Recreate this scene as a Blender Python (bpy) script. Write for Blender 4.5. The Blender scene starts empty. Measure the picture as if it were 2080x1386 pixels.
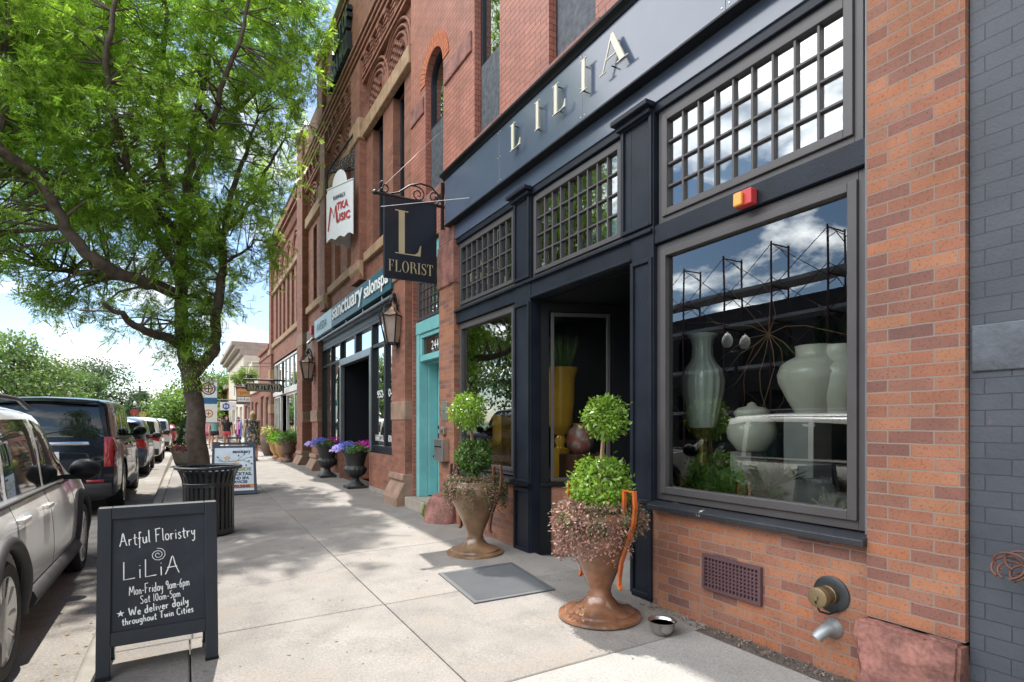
import bpy, bmesh, math, random
import numpy as np
from mathutils import Vector, Matrix
random.seed(7); RNG = np.random.default_rng(11)
S = bpy.context.scene; COL = S.collection
# ---------------- camera
TH = math.radians(30.04); CT = math.cos(TH); ST = math.sin(TH); FPX = 1150.0; HOR = 862.0; CH = 1.45; XF = 3.27
cam = bpy.data.objects.new('camera', bpy.data.cameras.new('camera')); COL.objects.link(cam)
cam.location = (0, 0, CH); cam.rotation_euler = (math.pi/2, 0, -TH)
cam.data.sensor_width = 36; cam.data.lens = FPX/2080*36; cam.data.shift_y = (HOR-693)/2080
cam.data.clip_start = .05; cam.data.clip_end = 3000
S.camera = cam
# ---------------- light
SUN = Vector((.04, .50, 1.0)).normalized()
EL = math.asin(SUN.z); AZ = math.atan2(SUN.x, SUN.y)
w = bpy.data.worlds.new('World'); S.world = w; w.use_nodes = True
nt = w.node_tree; nt.nodes.clear()
def nn(t, ty, **k):
    n = t.nodes.new(ty)
    for a, b in k.items(): setattr(n, a, b)
    return n
out = nn(nt, 'ShaderNodeOutputWorld'); sky = nn(nt, 'ShaderNodeTexSky', sky_type='NISHITA', sun_disc=False)
sky.sun_elevation = EL; sky.sun_rotation = AZ; sky.air_density = 1.0; sky.dust_density = .3; sky.ozone_density = 2.0
SKY_STRENGTH = .055
bg = nn(nt, 'ShaderNodeBackground'); bg.inputs[1].default_value = SKY_STRENGTH
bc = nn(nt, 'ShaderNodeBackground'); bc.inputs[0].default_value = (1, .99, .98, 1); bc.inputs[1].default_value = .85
mx = nn(nt, 'ShaderNodeMixShader'); tc = nn(nt, 'ShaderNodeTexCoord'); sp = nn(nt, 'ShaderNodeSeparateXYZ')
ad = nn(nt, 'ShaderNodeMath', operation='ADD'); ad.inputs[1].default_value = .22
dv = nn(nt, 'ShaderNodeVectorMath', operation='DIVIDE')
cb = nn(nt, 'ShaderNodeCombineXYZ'); noi = nn(nt, 'ShaderNodeTexNoise', noise_dimensions='4D'); noi.inputs['W'].default_value = 1.0; rp = nn(nt, 'ShaderNodeValToRGB')
noi.inputs['Scale'].default_value = 2.1; noi.inputs['Detail'].default_value = 7; noi.inputs['Roughness'].default_value = .56; noi.inputs['Distortion'].default_value = .25
rp.color_ramp.elements[0].position = .485; rp.color_ramp.elements[1].position = .62
lk = nt.links.new
lk(tc.outputs['Generated'], sp.inputs[0]); lk(sp.outputs[2], ad.inputs[0])
for i in range(3): lk(ad.outputs[0], cb.inputs[i])
lk(tc.outputs['Generated'], dv.inputs[0]); lk(cb.outputs[0], dv.inputs[1]); lk(dv.outputs[0], noi.inputs['Vector'])
# cloud bank added out of view (west) as fill light for the shaded facade
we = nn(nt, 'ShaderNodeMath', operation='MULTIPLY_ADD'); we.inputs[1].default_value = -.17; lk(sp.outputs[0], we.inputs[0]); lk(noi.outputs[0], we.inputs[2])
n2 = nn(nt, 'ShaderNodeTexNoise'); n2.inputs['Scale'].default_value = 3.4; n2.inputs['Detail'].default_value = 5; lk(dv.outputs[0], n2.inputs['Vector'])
cr = nn(nt, 'ShaderNodeMapRange'); cr.inputs[1].default_value = .35; cr.inputs[2].default_value = .65; cr.inputs[3].default_value = .62; cr.inputs[4].default_value = 1.0; lk(n2.outputs[0], cr.inputs[0]); lk(cr.outputs[0], bc.inputs[0]); cs = nn(nt, 'ShaderNodeMapRange'); cs.inputs[1].default_value = -.75; cs.inputs[2].default_value = -.05; cs.inputs[3].default_value = 2.0; cs.inputs[4].default_value = .36; lk(sp.outputs[0], cs.inputs[0]); lk(cs.outputs[0], bc.inputs[1])  # cloud strength raised toward the west, so the added bank brightens the facade
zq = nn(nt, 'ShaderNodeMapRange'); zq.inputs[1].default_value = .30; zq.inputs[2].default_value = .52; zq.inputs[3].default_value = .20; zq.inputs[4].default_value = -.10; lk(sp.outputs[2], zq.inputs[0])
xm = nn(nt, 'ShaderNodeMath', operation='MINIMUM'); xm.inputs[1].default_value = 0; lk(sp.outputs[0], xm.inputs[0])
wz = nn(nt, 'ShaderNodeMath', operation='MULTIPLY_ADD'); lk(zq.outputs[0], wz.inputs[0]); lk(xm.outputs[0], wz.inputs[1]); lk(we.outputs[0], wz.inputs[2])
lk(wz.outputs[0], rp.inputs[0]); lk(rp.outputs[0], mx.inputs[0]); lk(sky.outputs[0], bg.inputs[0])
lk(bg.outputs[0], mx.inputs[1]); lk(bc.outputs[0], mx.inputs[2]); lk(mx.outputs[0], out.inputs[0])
sl = bpy.data.lights.new('sun', 'SUN'); sl.energy = 2.0; sl.angle = math.radians(.53); sl.color = (1, .955, .88)
so = bpy.data.objects.new('sun', sl); COL.objects.link(so); so.rotation_euler = SUN.to_track_quat('Z', 'Y').to_euler(); so.location = (0, 0, 30)
S.view_settings.view_transform = 'Standard'; S.view_settings.look = 'None'; S.view_settings.exposure = 2.0; S.view_settings.gamma = 1
S.cycles.max_bounces = 8; S.cycles.transparent_max_bounces = 16; S.cycles.caustics_reflective = False; S.cycles.caustics_refractive = False
S.cycles.sample_clamp_indirect = 6; S.cycles.use_denoising = True
# ---------------- survey: photo pixel -> point on a known real plane
def FY(px, X=XF):
    t = (px-1040)/FPX; return X*(CT-t*ST)/(t*CT+ST)
def FP(px, py, X=XF):
    y = FY(px, X); return y, CH+(HOR-py)*(y*CT+X*ST)/FPX
def PY(px, py, Y):
    t = (px-1040)/FPX; X = Y*(t*CT+ST)/(CT-t*ST); return X, CH+(HOR-py)*(Y*CT+X*ST)/FPX
def GP(px, py, z=0.):
    d = FPX*(CH-z)/(py-HOR); r = (px-1040)/FPX*d; return d*ST+r*CT, d*CT-r*ST
def rise(y): return float(np.interp(y, [3, 8.4, 18.4, 30], [0, .09, .19, .21]))
def gz(x, y=0): return .015*(min(x, XF)-XF)+rise(y)
def curb(y): return -.62+.009*y
STZ = -.17
# ---------------- materials
MT = {}
def mat(name, col, rough=.6, metal=0., var=.12, scale=4., bump=0., bscale=40., spec=.5, coat=0., trans=0., dirt=None, attr=None, em=0, grain=0):
    if name in MT: return MT[name]
    m = bpy.data.materials.new(name); m.use_nodes = True; t = m.node_tree; b = t.nodes['Principled BSDF']; L = t.links.new
    b.inputs['Roughness'].default_value = rough; b.inputs['Metallic'].default_value = metal
    b.inputs['Specular IOR Level'].default_value = spec; b.inputs['Coat Weight'].default_value = coat; b.inputs['Coat Roughness'].default_value = .03
    c = nn(t, 'ShaderNodeTexCoord'); n = nn(t, 'ShaderNodeTexNoise'); n.inputs['Scale'].default_value = scale; n.inputs['Detail'].default_value = 6
    L(c.outputs['Object'], n.inputs['Vector'])
    hs = nn(t, 'ShaderNodeHueSaturation'); hs.inputs['Color'].default_value = (*col, 1)
    mr = nn(t, 'ShaderNodeMapRange'); mr.inputs[1].default_value = .3; mr.inputs[2].default_value = .7; mr.inputs[3].default_value = 1-var; mr.inputs[4].default_value = 1+var
    L(n.outputs[0], mr.inputs[0]); last = mr.outputs[0]
    if attr:
        a = nn(t, 'ShaderNodeAttribute', attribute_name='var'); m2 = nn(t, 'ShaderNodeMapRange'); m2.inputs[3].default_value = 1-attr; m2.inputs[4].default_value = 1+attr
        L(a.outputs['Fac'], m2.inputs[0]); mm = nn(t, 'ShaderNodeMath', operation='MULTIPLY'); L(last, mm.inputs[0]); L(m2.outputs[0], mm.inputs[1]); last = mm.outputs[0]
    if grain:
        ng = nn(t, 'ShaderNodeTexNoise'); ng.inputs['Scale'].default_value = grain; ng.inputs['Detail'].default_value = 2; L(c.outputs['Object'], ng.inputs['Vector']); mg = nn(t, 'ShaderNodeMapRange'); mg.inputs[1].default_value = .3; mg.inputs[2].default_value = .7; mg.inputs[3].default_value = .80; mg.inputs[4].default_value = 1.20; L(ng.outputs[0], mg.inputs[0]); mq_ = nn(t, 'ShaderNodeMath', operation='MULTIPLY'); L(last, mq_.inputs[0]); L(mg.outputs[0], mq_.inputs[1]); last = mq_.outputs[0]
    L(last, hs.inputs['Value']); colout = hs.outputs[0]
    if dirt:
        n2 = nn(t, 'ShaderNodeTexNoise'); n2.inputs['Scale'].default_value = dirt[1]; n2.inputs['Detail'].default_value = 8; n2.inputs['Roughness'].default_value = .65
        L(c.outputs['Object'], n2.inputs['Vector']); r = nn(t, 'ShaderNodeValToRGB'); r.color_ramp.elements[0].position = dirt[2]; r.color_ramp.elements[1].position = dirt[3]
        L(n2.outputs[0], r.inputs[0]); mi = nn(t, 'ShaderNodeMix', data_type='RGBA'); L(r.outputs[0], mi.inputs['Factor']); L(colout, mi.inputs['A']); mi.inputs['B'].default_value = (*dirt[0], 1); colout = mi.outputs['Result']
    L(colout, b.inputs['Base Color'])
    if bump:
        n3 = nn(t, 'ShaderNodeTexNoise'); n3.inputs['Scale'].default_value = bscale; n3.inputs['Detail'].default_value = 5; L(c.outputs['Object'], n3.inputs['Vector'])
        bu = nn(t, 'ShaderNodeBump'); bu.inputs['Strength'].default_value = bump; bu.inputs['Distance'].default_value = .01; L(n3.outputs[0], bu.inputs['Height']); L(bu.outputs[0], b.inputs['Normal'])
    if em:
        b.inputs['Emission Color'].default_value = (*col, 1); b.inputs['Emission Strength'].default_value = em
    if trans:
        tr = nn(t, 'ShaderNodeBsdfTranslucent'); ms = nn(t, 'ShaderNodeMixShader'); ms.inputs[0].default_value = trans; o = t.nodes['Material Output']
        h2 = nn(t, 'ShaderNodeHueSaturation'); h2.inputs['Value'].default_value = 1.7; h2.inputs['Saturation'].default_value = 1.05; h2.inputs['Hue'].default_value = .485
        L(colout, h2.inputs['Color']); L(h2.outputs[0], tr.inputs[0]); L(b.outputs[0], ms.inputs[1]); L(tr.outputs[0], ms.inputs[2]); L(ms.outputs[0], o.inputs[0])
    MT[name] = m; return m
def brickmat(name, pal, mortar, bw=.215, rh=.0677, ms=.009, paint=False, speck=.25, bump=.6, patch=None):
    m = bpy.data.materials.new(name); m.use_nodes = True; t = m.node_tree; b = t.nodes['Principled BSDF']; L = t.links.new
    g = nn(t, 'ShaderNodeNewGeometry'); s1 = nn(t, 'ShaderNodeSeparateXYZ'); s2 = nn(t, 'ShaderNodeSeparateXYZ'); L(g.outputs['Position'], s1.inputs[0]); L(g.outputs['True Normal'], s2.inputs[0])
    ab = nn(t, 'ShaderNodeMath', operation='ABSOLUTE'); L(s2.outputs[1], ab.inputs[0]); gt = nn(t, 'ShaderNodeMath', operation='GREATER_THAN'); gt.inputs[1].default_value = .6; L(ab.outputs[0], gt.inputs[0])
    mi = nn(t, 'ShaderNodeMix', data_type='FLOAT'); L(gt.outputs[0], mi.inputs[0]); L(s1.outputs[1], mi.inputs[2]); L(s1.outputs[0], mi.inputs[3])
    c = nn(t, 'ShaderNodeCombineXYZ'); L(mi.outputs[0], c.inputs[0]); L(s1.outputs[2], c.inputs[1])
    dn = nn(t, 'ShaderNodeTexNoise'); dn.inputs['Scale'].default_value = 9; L(g.outputs['Position'], dn.inputs['Vector'])
    dm = nn(t, 'ShaderNodeVectorMath', operation='MULTIPLY_ADD'); dm.inputs[1].default_value = (.009, .009, 0); L(dn.outputs['Color'], dm.inputs[0]); L(c.outputs[0], dm.inputs[2])
    br = nn(t, 'ShaderNodeTexBrick'); L(dm.outputs[0], br.inputs['Vector']); I = br.inputs
    I['Scale'].default_value = 1; I['Brick Width'].default_value = bw; I['Row Height'].default_value = rh; I['Mortar Size'].default_value = ms/2; I['Mortar Smooth'].default_value = .25
    I['Color1'].default_value = (0, 0, 0, 1); I['Color2'].default_value = (1, 1, 1, 1); I['Mortar'].default_value = (0, 0, 0, 1)
    r = nn(t, 'ShaderNodeValToRGB'); el = r.color_ramp.elements
    while len(el) < len(pal): el.new(.5)
    for i, p in enumerate(pal): el[i].position = i/(len(pal)-1); el[i].color = (*p, 1)
    L(br.outputs['Color'], r.inputs[0])
    n = nn(t, 'ShaderNodeTexNoise'); n.inputs['Scale'].default_value = 75; n.inputs['Detail'].default_value = 4; L(g.outputs['Position'], n.inputs['Vector'])
    n0 = nn(t, 'ShaderNodeTexNoise'); n0.inputs['Scale'].default_value = 3.5; n0.inputs['Detail'].default_value = 7; L(g.outputs['Position'], n0.inputs['Vector'])
    mr = nn(t, 'ShaderNodeMapRange'); mr.inputs[1].default_value = .30; mr.inputs[2].default_value = .46; mr.inputs[3].default_value = 1-speck*1.6; mr.inputs[4].default_value = 1.05; L(n.outputs[0], mr.inputs[0])
    m0 = nn(t, 'ShaderNodeMapRange'); m0.inputs[1].default_value = .3; m0.inputs[2].default_value = .7; m0.inputs[3].default_value = .8; m0.inputs[4].default_value = 1.2; L(n0.outputs[0], m0.inputs[0])
    mm = nn(t, 'ShaderNodeMath', operation='MULTIPLY'); L(mr.outputs[0], mm.inputs[0]); L(m0.outputs[0], mm.inputs[1])
    hs = nn(t, 'ShaderNodeHueSaturation'); L(r.outputs[0], hs.inputs['Color']); L(mm.outputs[0], hs.inputs['Value'])
    mc = nn(t, 'ShaderNodeMix', data_type='RGBA'); L(br.outputs['Fac'], mc.inputs['Factor']); L(hs.outputs[0], mc.inputs['A']); mc.inputs['B'].default_value = (*mortar, 1); co = mc.outputs['Result']
    if patch:
        n2 = nn(t, 'ShaderNodeTexNoise'); n2.inputs['Scale'].default_value = patch[1]; n2.inputs['Detail'].default_value = 8; n2.inputs['Roughness'].default_value = .7; L(g.outputs['Position'], n2.inputs['Vector'])
        rr = nn(t, 'ShaderNodeValToRGB'); rr.color_ramp.elements[0].position = patch[2]; rr.color_ramp.elements[1].position = patch[3]; L(n2.outputs[0], rr.inputs[0])
        m3 = nn(t, 'ShaderNodeMix', data_type='RGBA'); L(rr.outputs[0], m3.inputs['Factor']); L(co, m3.inputs['A']); m3.inputs['B'].default_value = (*patch[0], 1); co = m3.outputs['Result']
    L(co, b.inputs['Base Color']); b.inputs['Roughness'].default_value = .55 if paint else .8
    sb = nn(t, 'ShaderNodeMath', operation='MULTIPLY_ADD'); sb.inputs[1].default_value = -1; L(br.outputs['Fac'], sb.inputs[0])
    sc = nn(t, 'ShaderNodeMath', operation='MULTIPLY'); sc.inputs[1].default_value = .35; L(n.outputs[0], sc.inputs[0]); L(sc.outputs[0], sb.inputs[2])
    bu = nn(t, 'ShaderNodeBump'); bu.inputs['Strength'].default_value = bump; bu.inputs['Distance'].default_value = .006; L(sb.outputs[0], bu.inputs['Height']); L(bu.outputs[0], b.inputs['Normal'])
    MT[name] = m; return m
def glassmat(name, tint=(.8, .84, .83), boost=1.6, base=.05):
    m = bpy.data.materials.new(name); m.use_nodes = True; t = m.node_tree; L = t.links.new; t.nodes.remove(t.nodes['Principled BSDF'])
    tr = nn(t, 'ShaderNodeBsdfTransparent'); tr.inputs[0].default_value = (*tint, 1); gl = nn(t, 'ShaderNodeBsdfGlossy'); gl.inputs['Roughness'].default_value = 0.0; gl.inputs[0].default_value = (.96, 1, .99, 1)
    fr = nn(t, 'ShaderNodeFresnel'); fr.inputs[0].default_value = 1.5; ma = nn(t, 'ShaderNodeMath', operation='MULTIPLY_ADD', use_clamp=True); ma.inputs[1].default_value = boost; ma.inputs[2].default_value = base
    n = nn(t, 'ShaderNodeTexNoise'); n.inputs['Scale'].default_value = 1.3; n.inputs['Detail'].default_value = 1; c = nn(t, 'ShaderNodeNewGeometry'); L(c.outputs['Position'], n.inputs['Vector'])
    bu = nn(t, 'ShaderNodeBump'); bu.inputs['Strength'].default_value = .06; bu.inputs['Distance'].default_value = .02; L(n.outputs[0], bu.inputs['Height']); L(bu.outputs[0], gl.inputs['Normal'])
    mx = nn(t, 'ShaderNodeMixShader'); L(fr.outputs[0], ma.inputs[0]); L(ma.outputs[0], mx.inputs[0]); L(tr.outputs[0], mx.inputs[1]); L(gl.outputs[0], mx.inputs[2]); L(mx.outputs[0], t.nodes['Material Output'].inputs[0])
    MT[name] = m; return m
# ---------------- mesh builder
class MB:
    def __init__(s): s.v = []; s.f = []
    def add(s, vs, fs):
        o = len(s.v); s.v += [tuple(p) for p in vs]; s.f += [tuple(i+o for i in f) for f in fs]; return s
    def box(s, x0, x1, y0, y1, z0, z1, M=None):
        vs = [(x, y, z) for x in (x0, x1) for y in (y0, y1) for z in (z0, z1)]
        if M is not None: vs = [M @ Vector(p) for p in vs]
        return s.add(vs, [(0, 1, 3, 2), (4, 6, 7, 5), (0, 4, 5, 1), (2, 3, 7, 6), (0, 2, 6, 4), (1, 5, 7, 3)])
    def quad(s, *p): return s.add(p, [tuple(range(len(p)))])
    def tube(s, pts, r, n=8, caps=True):
        pts = [Vector(p) for p in pts]; k = len(pts); rs = r if isinstance(r, (list, tuple)) else [r]*k; vs = []; fs = []; prev = None
        for i, p in enumerate(pts):
            d = (pts[min(i+1, k-1)]-pts[max(i-1, 0)]); d = d.normalized() if d.length > 1e-9 else Vector((0, 0, 1))
            if prev is None: a = d.orthogonal().normalized()
            else:
                a = prev-d*prev.dot(d); a = a.normalized() if a.length > 1e-6 else d.orthogonal().normalized()
            prev = a; b = d.cross(a)
            for j in range(n):
                t = 2*math.pi*j/n; vs.append(p+(a*math.cos(t)+b*math.sin(t))*rs[i])
        for i in range(k-1):
            for j in range(n): fs.append((i*n+j, i*n+(j+1) % n, (i+1)*n+(j+1) % n, (i+1)*n+j))
        if caps: fs += [tuple(reversed(range(n))), tuple(range((k-1)*n, k*n))]
        return s.add(vs, fs)
    def lathe(s, prof, n=32, c=(0, 0, 0), flute=0, fl=None, M=None, sx=1, sy=1):
        vs = []; fs = []; k = len(prof)
        for i, (r, z) in enumerate(prof):
            a = fl(z) if fl else 0
            for j in range(n):
                t = 2*math.pi*j/n; rr = r*(1+a*math.cos(flute*t)) if flute else r
                p = Vector((c[0]+rr*math.cos(t)*sx, c[1]+rr*math.sin(t)*sy, c[2]+z)); vs.append(M @ p if M is not None else p)
        for i in range(k-1):
            for j in range(n): fs.append((i*n+j, i*n+(j+1) % n, (i+1)*n+(j+1) % n, (i+1)*n+j))
        if prof[0][0] > 1e-4: fs.append(tuple(reversed(range(n))))
        if prof[-1][0] > 1e-4: fs.append(tuple(range((k-1)*n, k*n)))
        return s.add(vs, fs)
    def prism(s, poly, f0, f1):   # poly 2D; f0/f1 map 2D->3D for back and front
        n = len(poly); vs = [f0(*p) for p in poly]+[f1(*p) for p in poly]
        return s.add(vs, [tuple(reversed(range(n))), tuple(range(n, 2*n))]+[(i, (i+1) % n, n+(i+1) % n, n+i) for i in range(n)])
    def ribbon(s, pts, wd, f, t=.002):  # 2D stroke -> thin raised ribbon
        k = len(pts); P = [Vector(p) for p in pts]; L = []; R = []
        for i in range(k):
            d = P[min(i+1, k-1)]-P[max(i-1, 0)]; d = d.normalized() if d.length > 1e-9 else Vector((1, 0)); w_ = (wd[i] if isinstance(wd, (list, tuple)) else wd)/2; nrm = Vector((-d.y, d.x))*w_
            L.append(P[i]+nrm); R.append(P[i]-nrm)
        vs = [f(p.x, p.y, t) for p in L]+[f(p.x, p.y, t) for p in R]+[f(p.x, p.y, 0) for p in L]+[f(p.x, p.y, 0) for p in R]; fs = []
        for i in range(k-1): fs += [(i, k+i, k+i+1, i+1), (i, i+1, 2*k+i+1, 2*k+i), (k+i, 3*k+i, 3*k+i+1, k+i+1)]
        fs += [(0, 2*k, 3*k, k), (k-1, 2*k-1, 4*k-1, 3*k-1)]
        return s.add(vs, fs)
    def grid(s, nu, nv, fn, cu=False):
        vs = [fn(i/(nu if cu else nu-1), j/(nv-1)) for i in range(nu) for j in range(nv)]
        fs = [(i*nv+j, ((i+1) % nu)*nv+j, ((i+1) % nu)*nv+j+1, i*nv+j+1) for i in range(nu if cu else nu-1) for j in range(nv-1)]
        return s.add(vs, fs)
    def build_each(s, name, m, parent=None, **k):   # every loose piece an object of its own
        n = len(s.v); p = list(range(n))
        def fd(a):
            while p[a] != a: p[a] = p[p[a]]; a = p[a]
            return a
        for f in s.f:
            for q in f[1:]: p[fd(q)] = fd(f[0])
        G = {}
        for f in s.f: G.setdefault(fd(f[0]), []).append(f)
        R = []
        for fs in G.values():
            ids = sorted({i for f in fs for i in f}); mp = {a: i for i, a in enumerate(ids)}; b = MB(); b.v = [s.v[i] for i in ids]; b.f = [tuple(mp[i] for i in f) for f in fs]; R.append(b.build(name, m, parent, **k))
        return R
    def rough(s, cuts, amp, sc, seed=0):   # hewn stone: subdivide and push the faces in and out
        me = bpy.data.meshes.new('r'); me.from_pydata(s.v, [], s.f); bm = bmesh.new(); bm.from_mesh(me); bmesh.ops.bevel(bm, geom=bm.edges[:], offset=amp*.8, segments=2, affect='EDGES'); bmesh.ops.subdivide_edges(bm, edges=bm.edges[:], cuts=cuts, use_grid_fill=True); bm.normal_update()
        from mathutils import noise as mn
        for v in bm.verts: q = v.co*sc+Vector((seed, 0, 0)); v.co += v.normal*amp*(mn.noise(q)+.5*mn.noise(q*2.7)+.4*mn.noise(q*8))
        bm.verts.index_update(); s.v = [tuple(v.co) for v in bm.verts]; s.f = [tuple(v.index for v in f.verts) for f in bm.faces]; bm.free(); bpy.data.meshes.remove(me); return s
    def build(s, name, m, parent=None, smooth=None, bevel=0, local=False, subsurf=0, wn=True):
        me = bpy.data.meshes.new(name); me.from_pydata([tuple(v) for v in s.v], [], s.f)
        if wn:
            b = bmesh.new(); b.from_mesh(me); bmesh.ops.recalc_face_normals(b, faces=b.faces); b.to_mesh(me); b.free()
        ms = m if isinstance(m, (list, tuple)) else [m]
        for q in ms: me.materials.append(q)
        o = bpy.data.objects.new(name, me); COL.objects.link(o)
        if parent is not None: attach(o, parent, local)
        if smooth is not None: me.shade_smooth() if smooth >= 180 else me.set_sharp_from_angle(angle=math.radians(smooth))
        if smooth is not None and smooth < 180:
            me.polygons.foreach_set('use_smooth', [True]*len(me.polygons))
        if subsurf: q = o.modifiers.new('s', 'SUBSURF'); q.levels = q.render_levels = subsurf
        if bevel: q = o.modifiers.new('b', 'BEVEL'); q.width = bevel; q.segments = 2; q.limit_method = 'ANGLE'; q.angle_limit = .6; q.harden_normals = False
        return o
def rootmat(p):
    M = Matrix.LocRotScale(p.location, p.rotation_euler, p.scale)
    return rootmat(p.parent) @ p.matrix_parent_inverse @ M if p.parent else M
def attach(o, parent, local=False):
    o.parent = parent
    if not local: o.matrix_parent_inverse = rootmat(parent).inverted()
def tag(o, label, cat, group=None):
    o['label'] = label; o['category'] = cat
    if group: o['group'] = group
    return o
def thing(name, label, cat, loc=(0, 0, 0), rz=0, group=None):
    o = bpy.data.objects.new(name, None); COL.objects.link(o); o.location = loc; o.rotation_euler = (0, 0, rz); o.empty_display_size = .1
    return tag(o, label, cat, group)
def struct(o, k='structure'): o['kind'] = k; return o
def copy_tree(o, parent=None):
    c = o.copy(); COL.objects.link(c)
    if parent: c.parent = parent
    for ch in o.children: copy_tree(ch, c)
    return c
FACE = lambda y, z, x: (lambda a, b, t=0: (x-t, y-a, z+b))      # facade frame: right = -Y
FRONT = lambda x, y, z: (lambda a, b, t=0: (x+a, y-t, z+b))     # facing the camera: right = +X
_txt = {}
def text(s, size, f, m, name, parent, depth=.004, align='CENTER', sx=1.0, bold=0, shear=0, w=None, ext=0):
    c = bpy.data.curves.new('t', 'FONT'); c.body = s; c.size = size; c.align_x = align; c.offset = bold; c.shear = shear; c.extrude = ext; c.resolution_u = 4
    o = bpy.data.objects.new('t', c); COL.objects.link(o); dg = bpy.context.evaluated_depsgraph_get(); me = bpy.data.meshes.new_from_object(o.evaluated_get(dg))
    vs = [v.co.copy() for v in me.vertices]; fs = [tuple(p.vertices) for p in me.polygons]
    bpy.data.objects.remove(o); bpy.data.curves.remove(c); bpy.data.meshes.remove(me)
    if w: sx = w/max(1e-6, max(v.x for v in vs)-min(v.x for v in vs))
    b = MB(); n = len(vs); b.add([f(v.x*sx, v.y, depth+v.z) for v in vs], fs)
    return b.build(name, m, parent, wn=False)
# leaves -------------------------------------------------
def leafmesh(name, P, Dr, Nr, ln, wd, m, parent, var=None, local=False, fold=.0):
    n = len(P); Dr = Dr/np.maximum(np.linalg.norm(Dr, axis=1, keepdims=True), 1e-9); W = np.cross(Dr, Nr); W /= np.maximum(np.linalg.norm(W, axis=1, keepdims=True), 1e-9)
    N2 = np.cross(W, Dr); ln = np.broadcast_to(np.asarray(ln, float).reshape(-1, 1), (n, 1)); wd = np.broadcast_to(np.asarray(wd, float).reshape(-1, 1), (n, 1))
    V = np.empty((n, 4, 3)); V[:, 0] = P; V[:, 1] = P+Dr*ln*.5+W*wd*.5+N2*fold*ln; V[:, 2] = P+Dr*ln-N2*fold*ln*.6; V[:, 3] = P+Dr*ln*.5-W*wd*.5+N2*fold*ln
    me = bpy.data.meshes.new(name); me.vertices.add(4*n); me.vertices.foreach_set('co', V.ravel()); me.loops.add(4*n); me.loops.foreach_set('vertex_index', np.arange(4*n, dtype=np.int32))
    me.polygons.add(n); me.polygons.foreach_set('loop_start', np.arange(0, 4*n, 4, dtype=np.int32)); me.update(calc_edges=True)
    a = me.attributes.new('var', 'FLOAT', 'FACE'); a.data.foreach_set('value', (RNG.random(n) if var is None else var).astype(np.float32))
    for q in (m if isinstance(m, list) else [m]): me.materials.append(q)
    o = bpy.data.objects.new(name, me); COL.objects.link(o)
    if parent is not None: attach(o, parent, local)
    return o
def rdir(n): d = RNG.normal(size=(n, 3)); return d/np.linalg.norm(d, axis=1, keepdims=True)
# ---------------- shared materials
BR = brickmat('brick_front', [(.135, .062, .052), (.20, .080, .052), (.245, .098, .058), (.285, .126, .070), (.285, .108, .054), (.235, .108, .070), (.165, .070, .055)], (.21, .165, .14), patch=((.62, .55, .48), 9, .70, .80))
BRU = brickmat('brick_salmon_paint', [(.31, .120, .085), (.34, .132, .096), (.285, .110, .079)], (.15, .05, .033), ms=.010, paint=True, speck=.08, bump=.8)
BRS = brickmat('brick_salon', [(.17, .072, .05), (.25, .10, .062), (.21, .082, .053), (.28, .12, .074)], (.20, .115, .085), speck=.2)
BRB = brickmat('brick_bluegrey_paint', [(.038, .044, .058), (.045, .052, .066), (.041, .048, .061)], (.025, .028, .036), bw=.20, rh=.076, ms=.006, paint=True, speck=.05, patch=((.16, .075, .06), 5, .66, .76))
BRF = brickmat('brick_far', [(.20, .08, .055), (.28, .11, .07)], (.25, .18, .15))
NAVY = mat('navy_paint', (.012, .0155, .024), .42, spec=.22, var=.25, bump=.12, bscale=60, dirt=((.085, .09, .10), 42, .66, .76))
BLK = mat('black_paint', (.006, .007, .009), .45, spec=.25, bump=.1)
PANEL = mat('fascia_panel', (.075, .097, .145), .16, var=.05, spec=.6)
FRAME = mat('window_frame_paint', (.060, .055, .057), .45, var=.1)
GOLD = mat('gold_letter', (.62, .50, .30), .35, metal=.5, var=.05)
CREAM = mat('pale_letter', (.58, .54, .44), .4, var=.04)
STONE = mat('red_stone', (.22, .098, .080), .75, var=.45, scale=5, bump=.8, bscale=22, grain=40, dirt=((.42, .32, .29), 28, .68, .74))
SAND = mat('sandstone', (.33, .215, .13), .85, var=.25, scale=7, bump=.7, bscale=18)
BROWNST = mat('brownstone', (.27, .175, .125), .85, var=.25, scale=5, bump=.5, bscale=22)
TEAL = mat('teal_paint', (.17, .44, .45), .45, var=.08, bump=.08)
GL = glassmat('shop_glass', tint=(.84, .90, .88), boost=3.3, base=.03); GLD = glassmat('upper_glass', tint=(.45, .5, .5), boost=2.2, base=.10); GLT = glassmat('transom_glass', tint=(.7, .74, .74), boost=2.6, base=.16)
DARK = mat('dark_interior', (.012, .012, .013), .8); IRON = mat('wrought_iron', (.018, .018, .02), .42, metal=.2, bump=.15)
WHITE = mat('white_vinyl', (.78, .79, .78), .5, var=.03); CHALK = mat('chalk', (.80, .82, .82), .9, var=.1, scale=60)
STEEL = mat('steel', (.55, .54, .52), .28, metal=1, var=.08); ALU = mat('aluminium_frame', (.42, .43, .43), .4, metal=.6)
CONC = mat('sidewalk_concrete', (.222, .206, .190), .9, var=.16, scale=3.2, bump=.35, bscale=160, attr=.06, grain=75, dirt=((.20, .165, .13), 1.6, .52, .80))
CONC2 = mat('new_concrete', (.272, .262, .246), .9, var=.08, scale=3, bump=.2, bscale=160, attr=.03, grain=80)
CURBM = mat('curb_concrete', (.27, .25, .22), .9, var=.18, scale=5, bump=.4, bscale=90, dirt=((.14, .12, .10), 4, .56, .8))
ROADM = mat('gutter_concrete', (.26, .24, .215), .95, var=.15, scale=3, bump=.5, bscale=120, grain=60, dirt=((.17, .15, .13), 1.4, .5, .75))
ASPH = mat('asphalt', (.10, .098, .095), .95, var=.2, scale=2, bump=.5, bscale=150)
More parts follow.
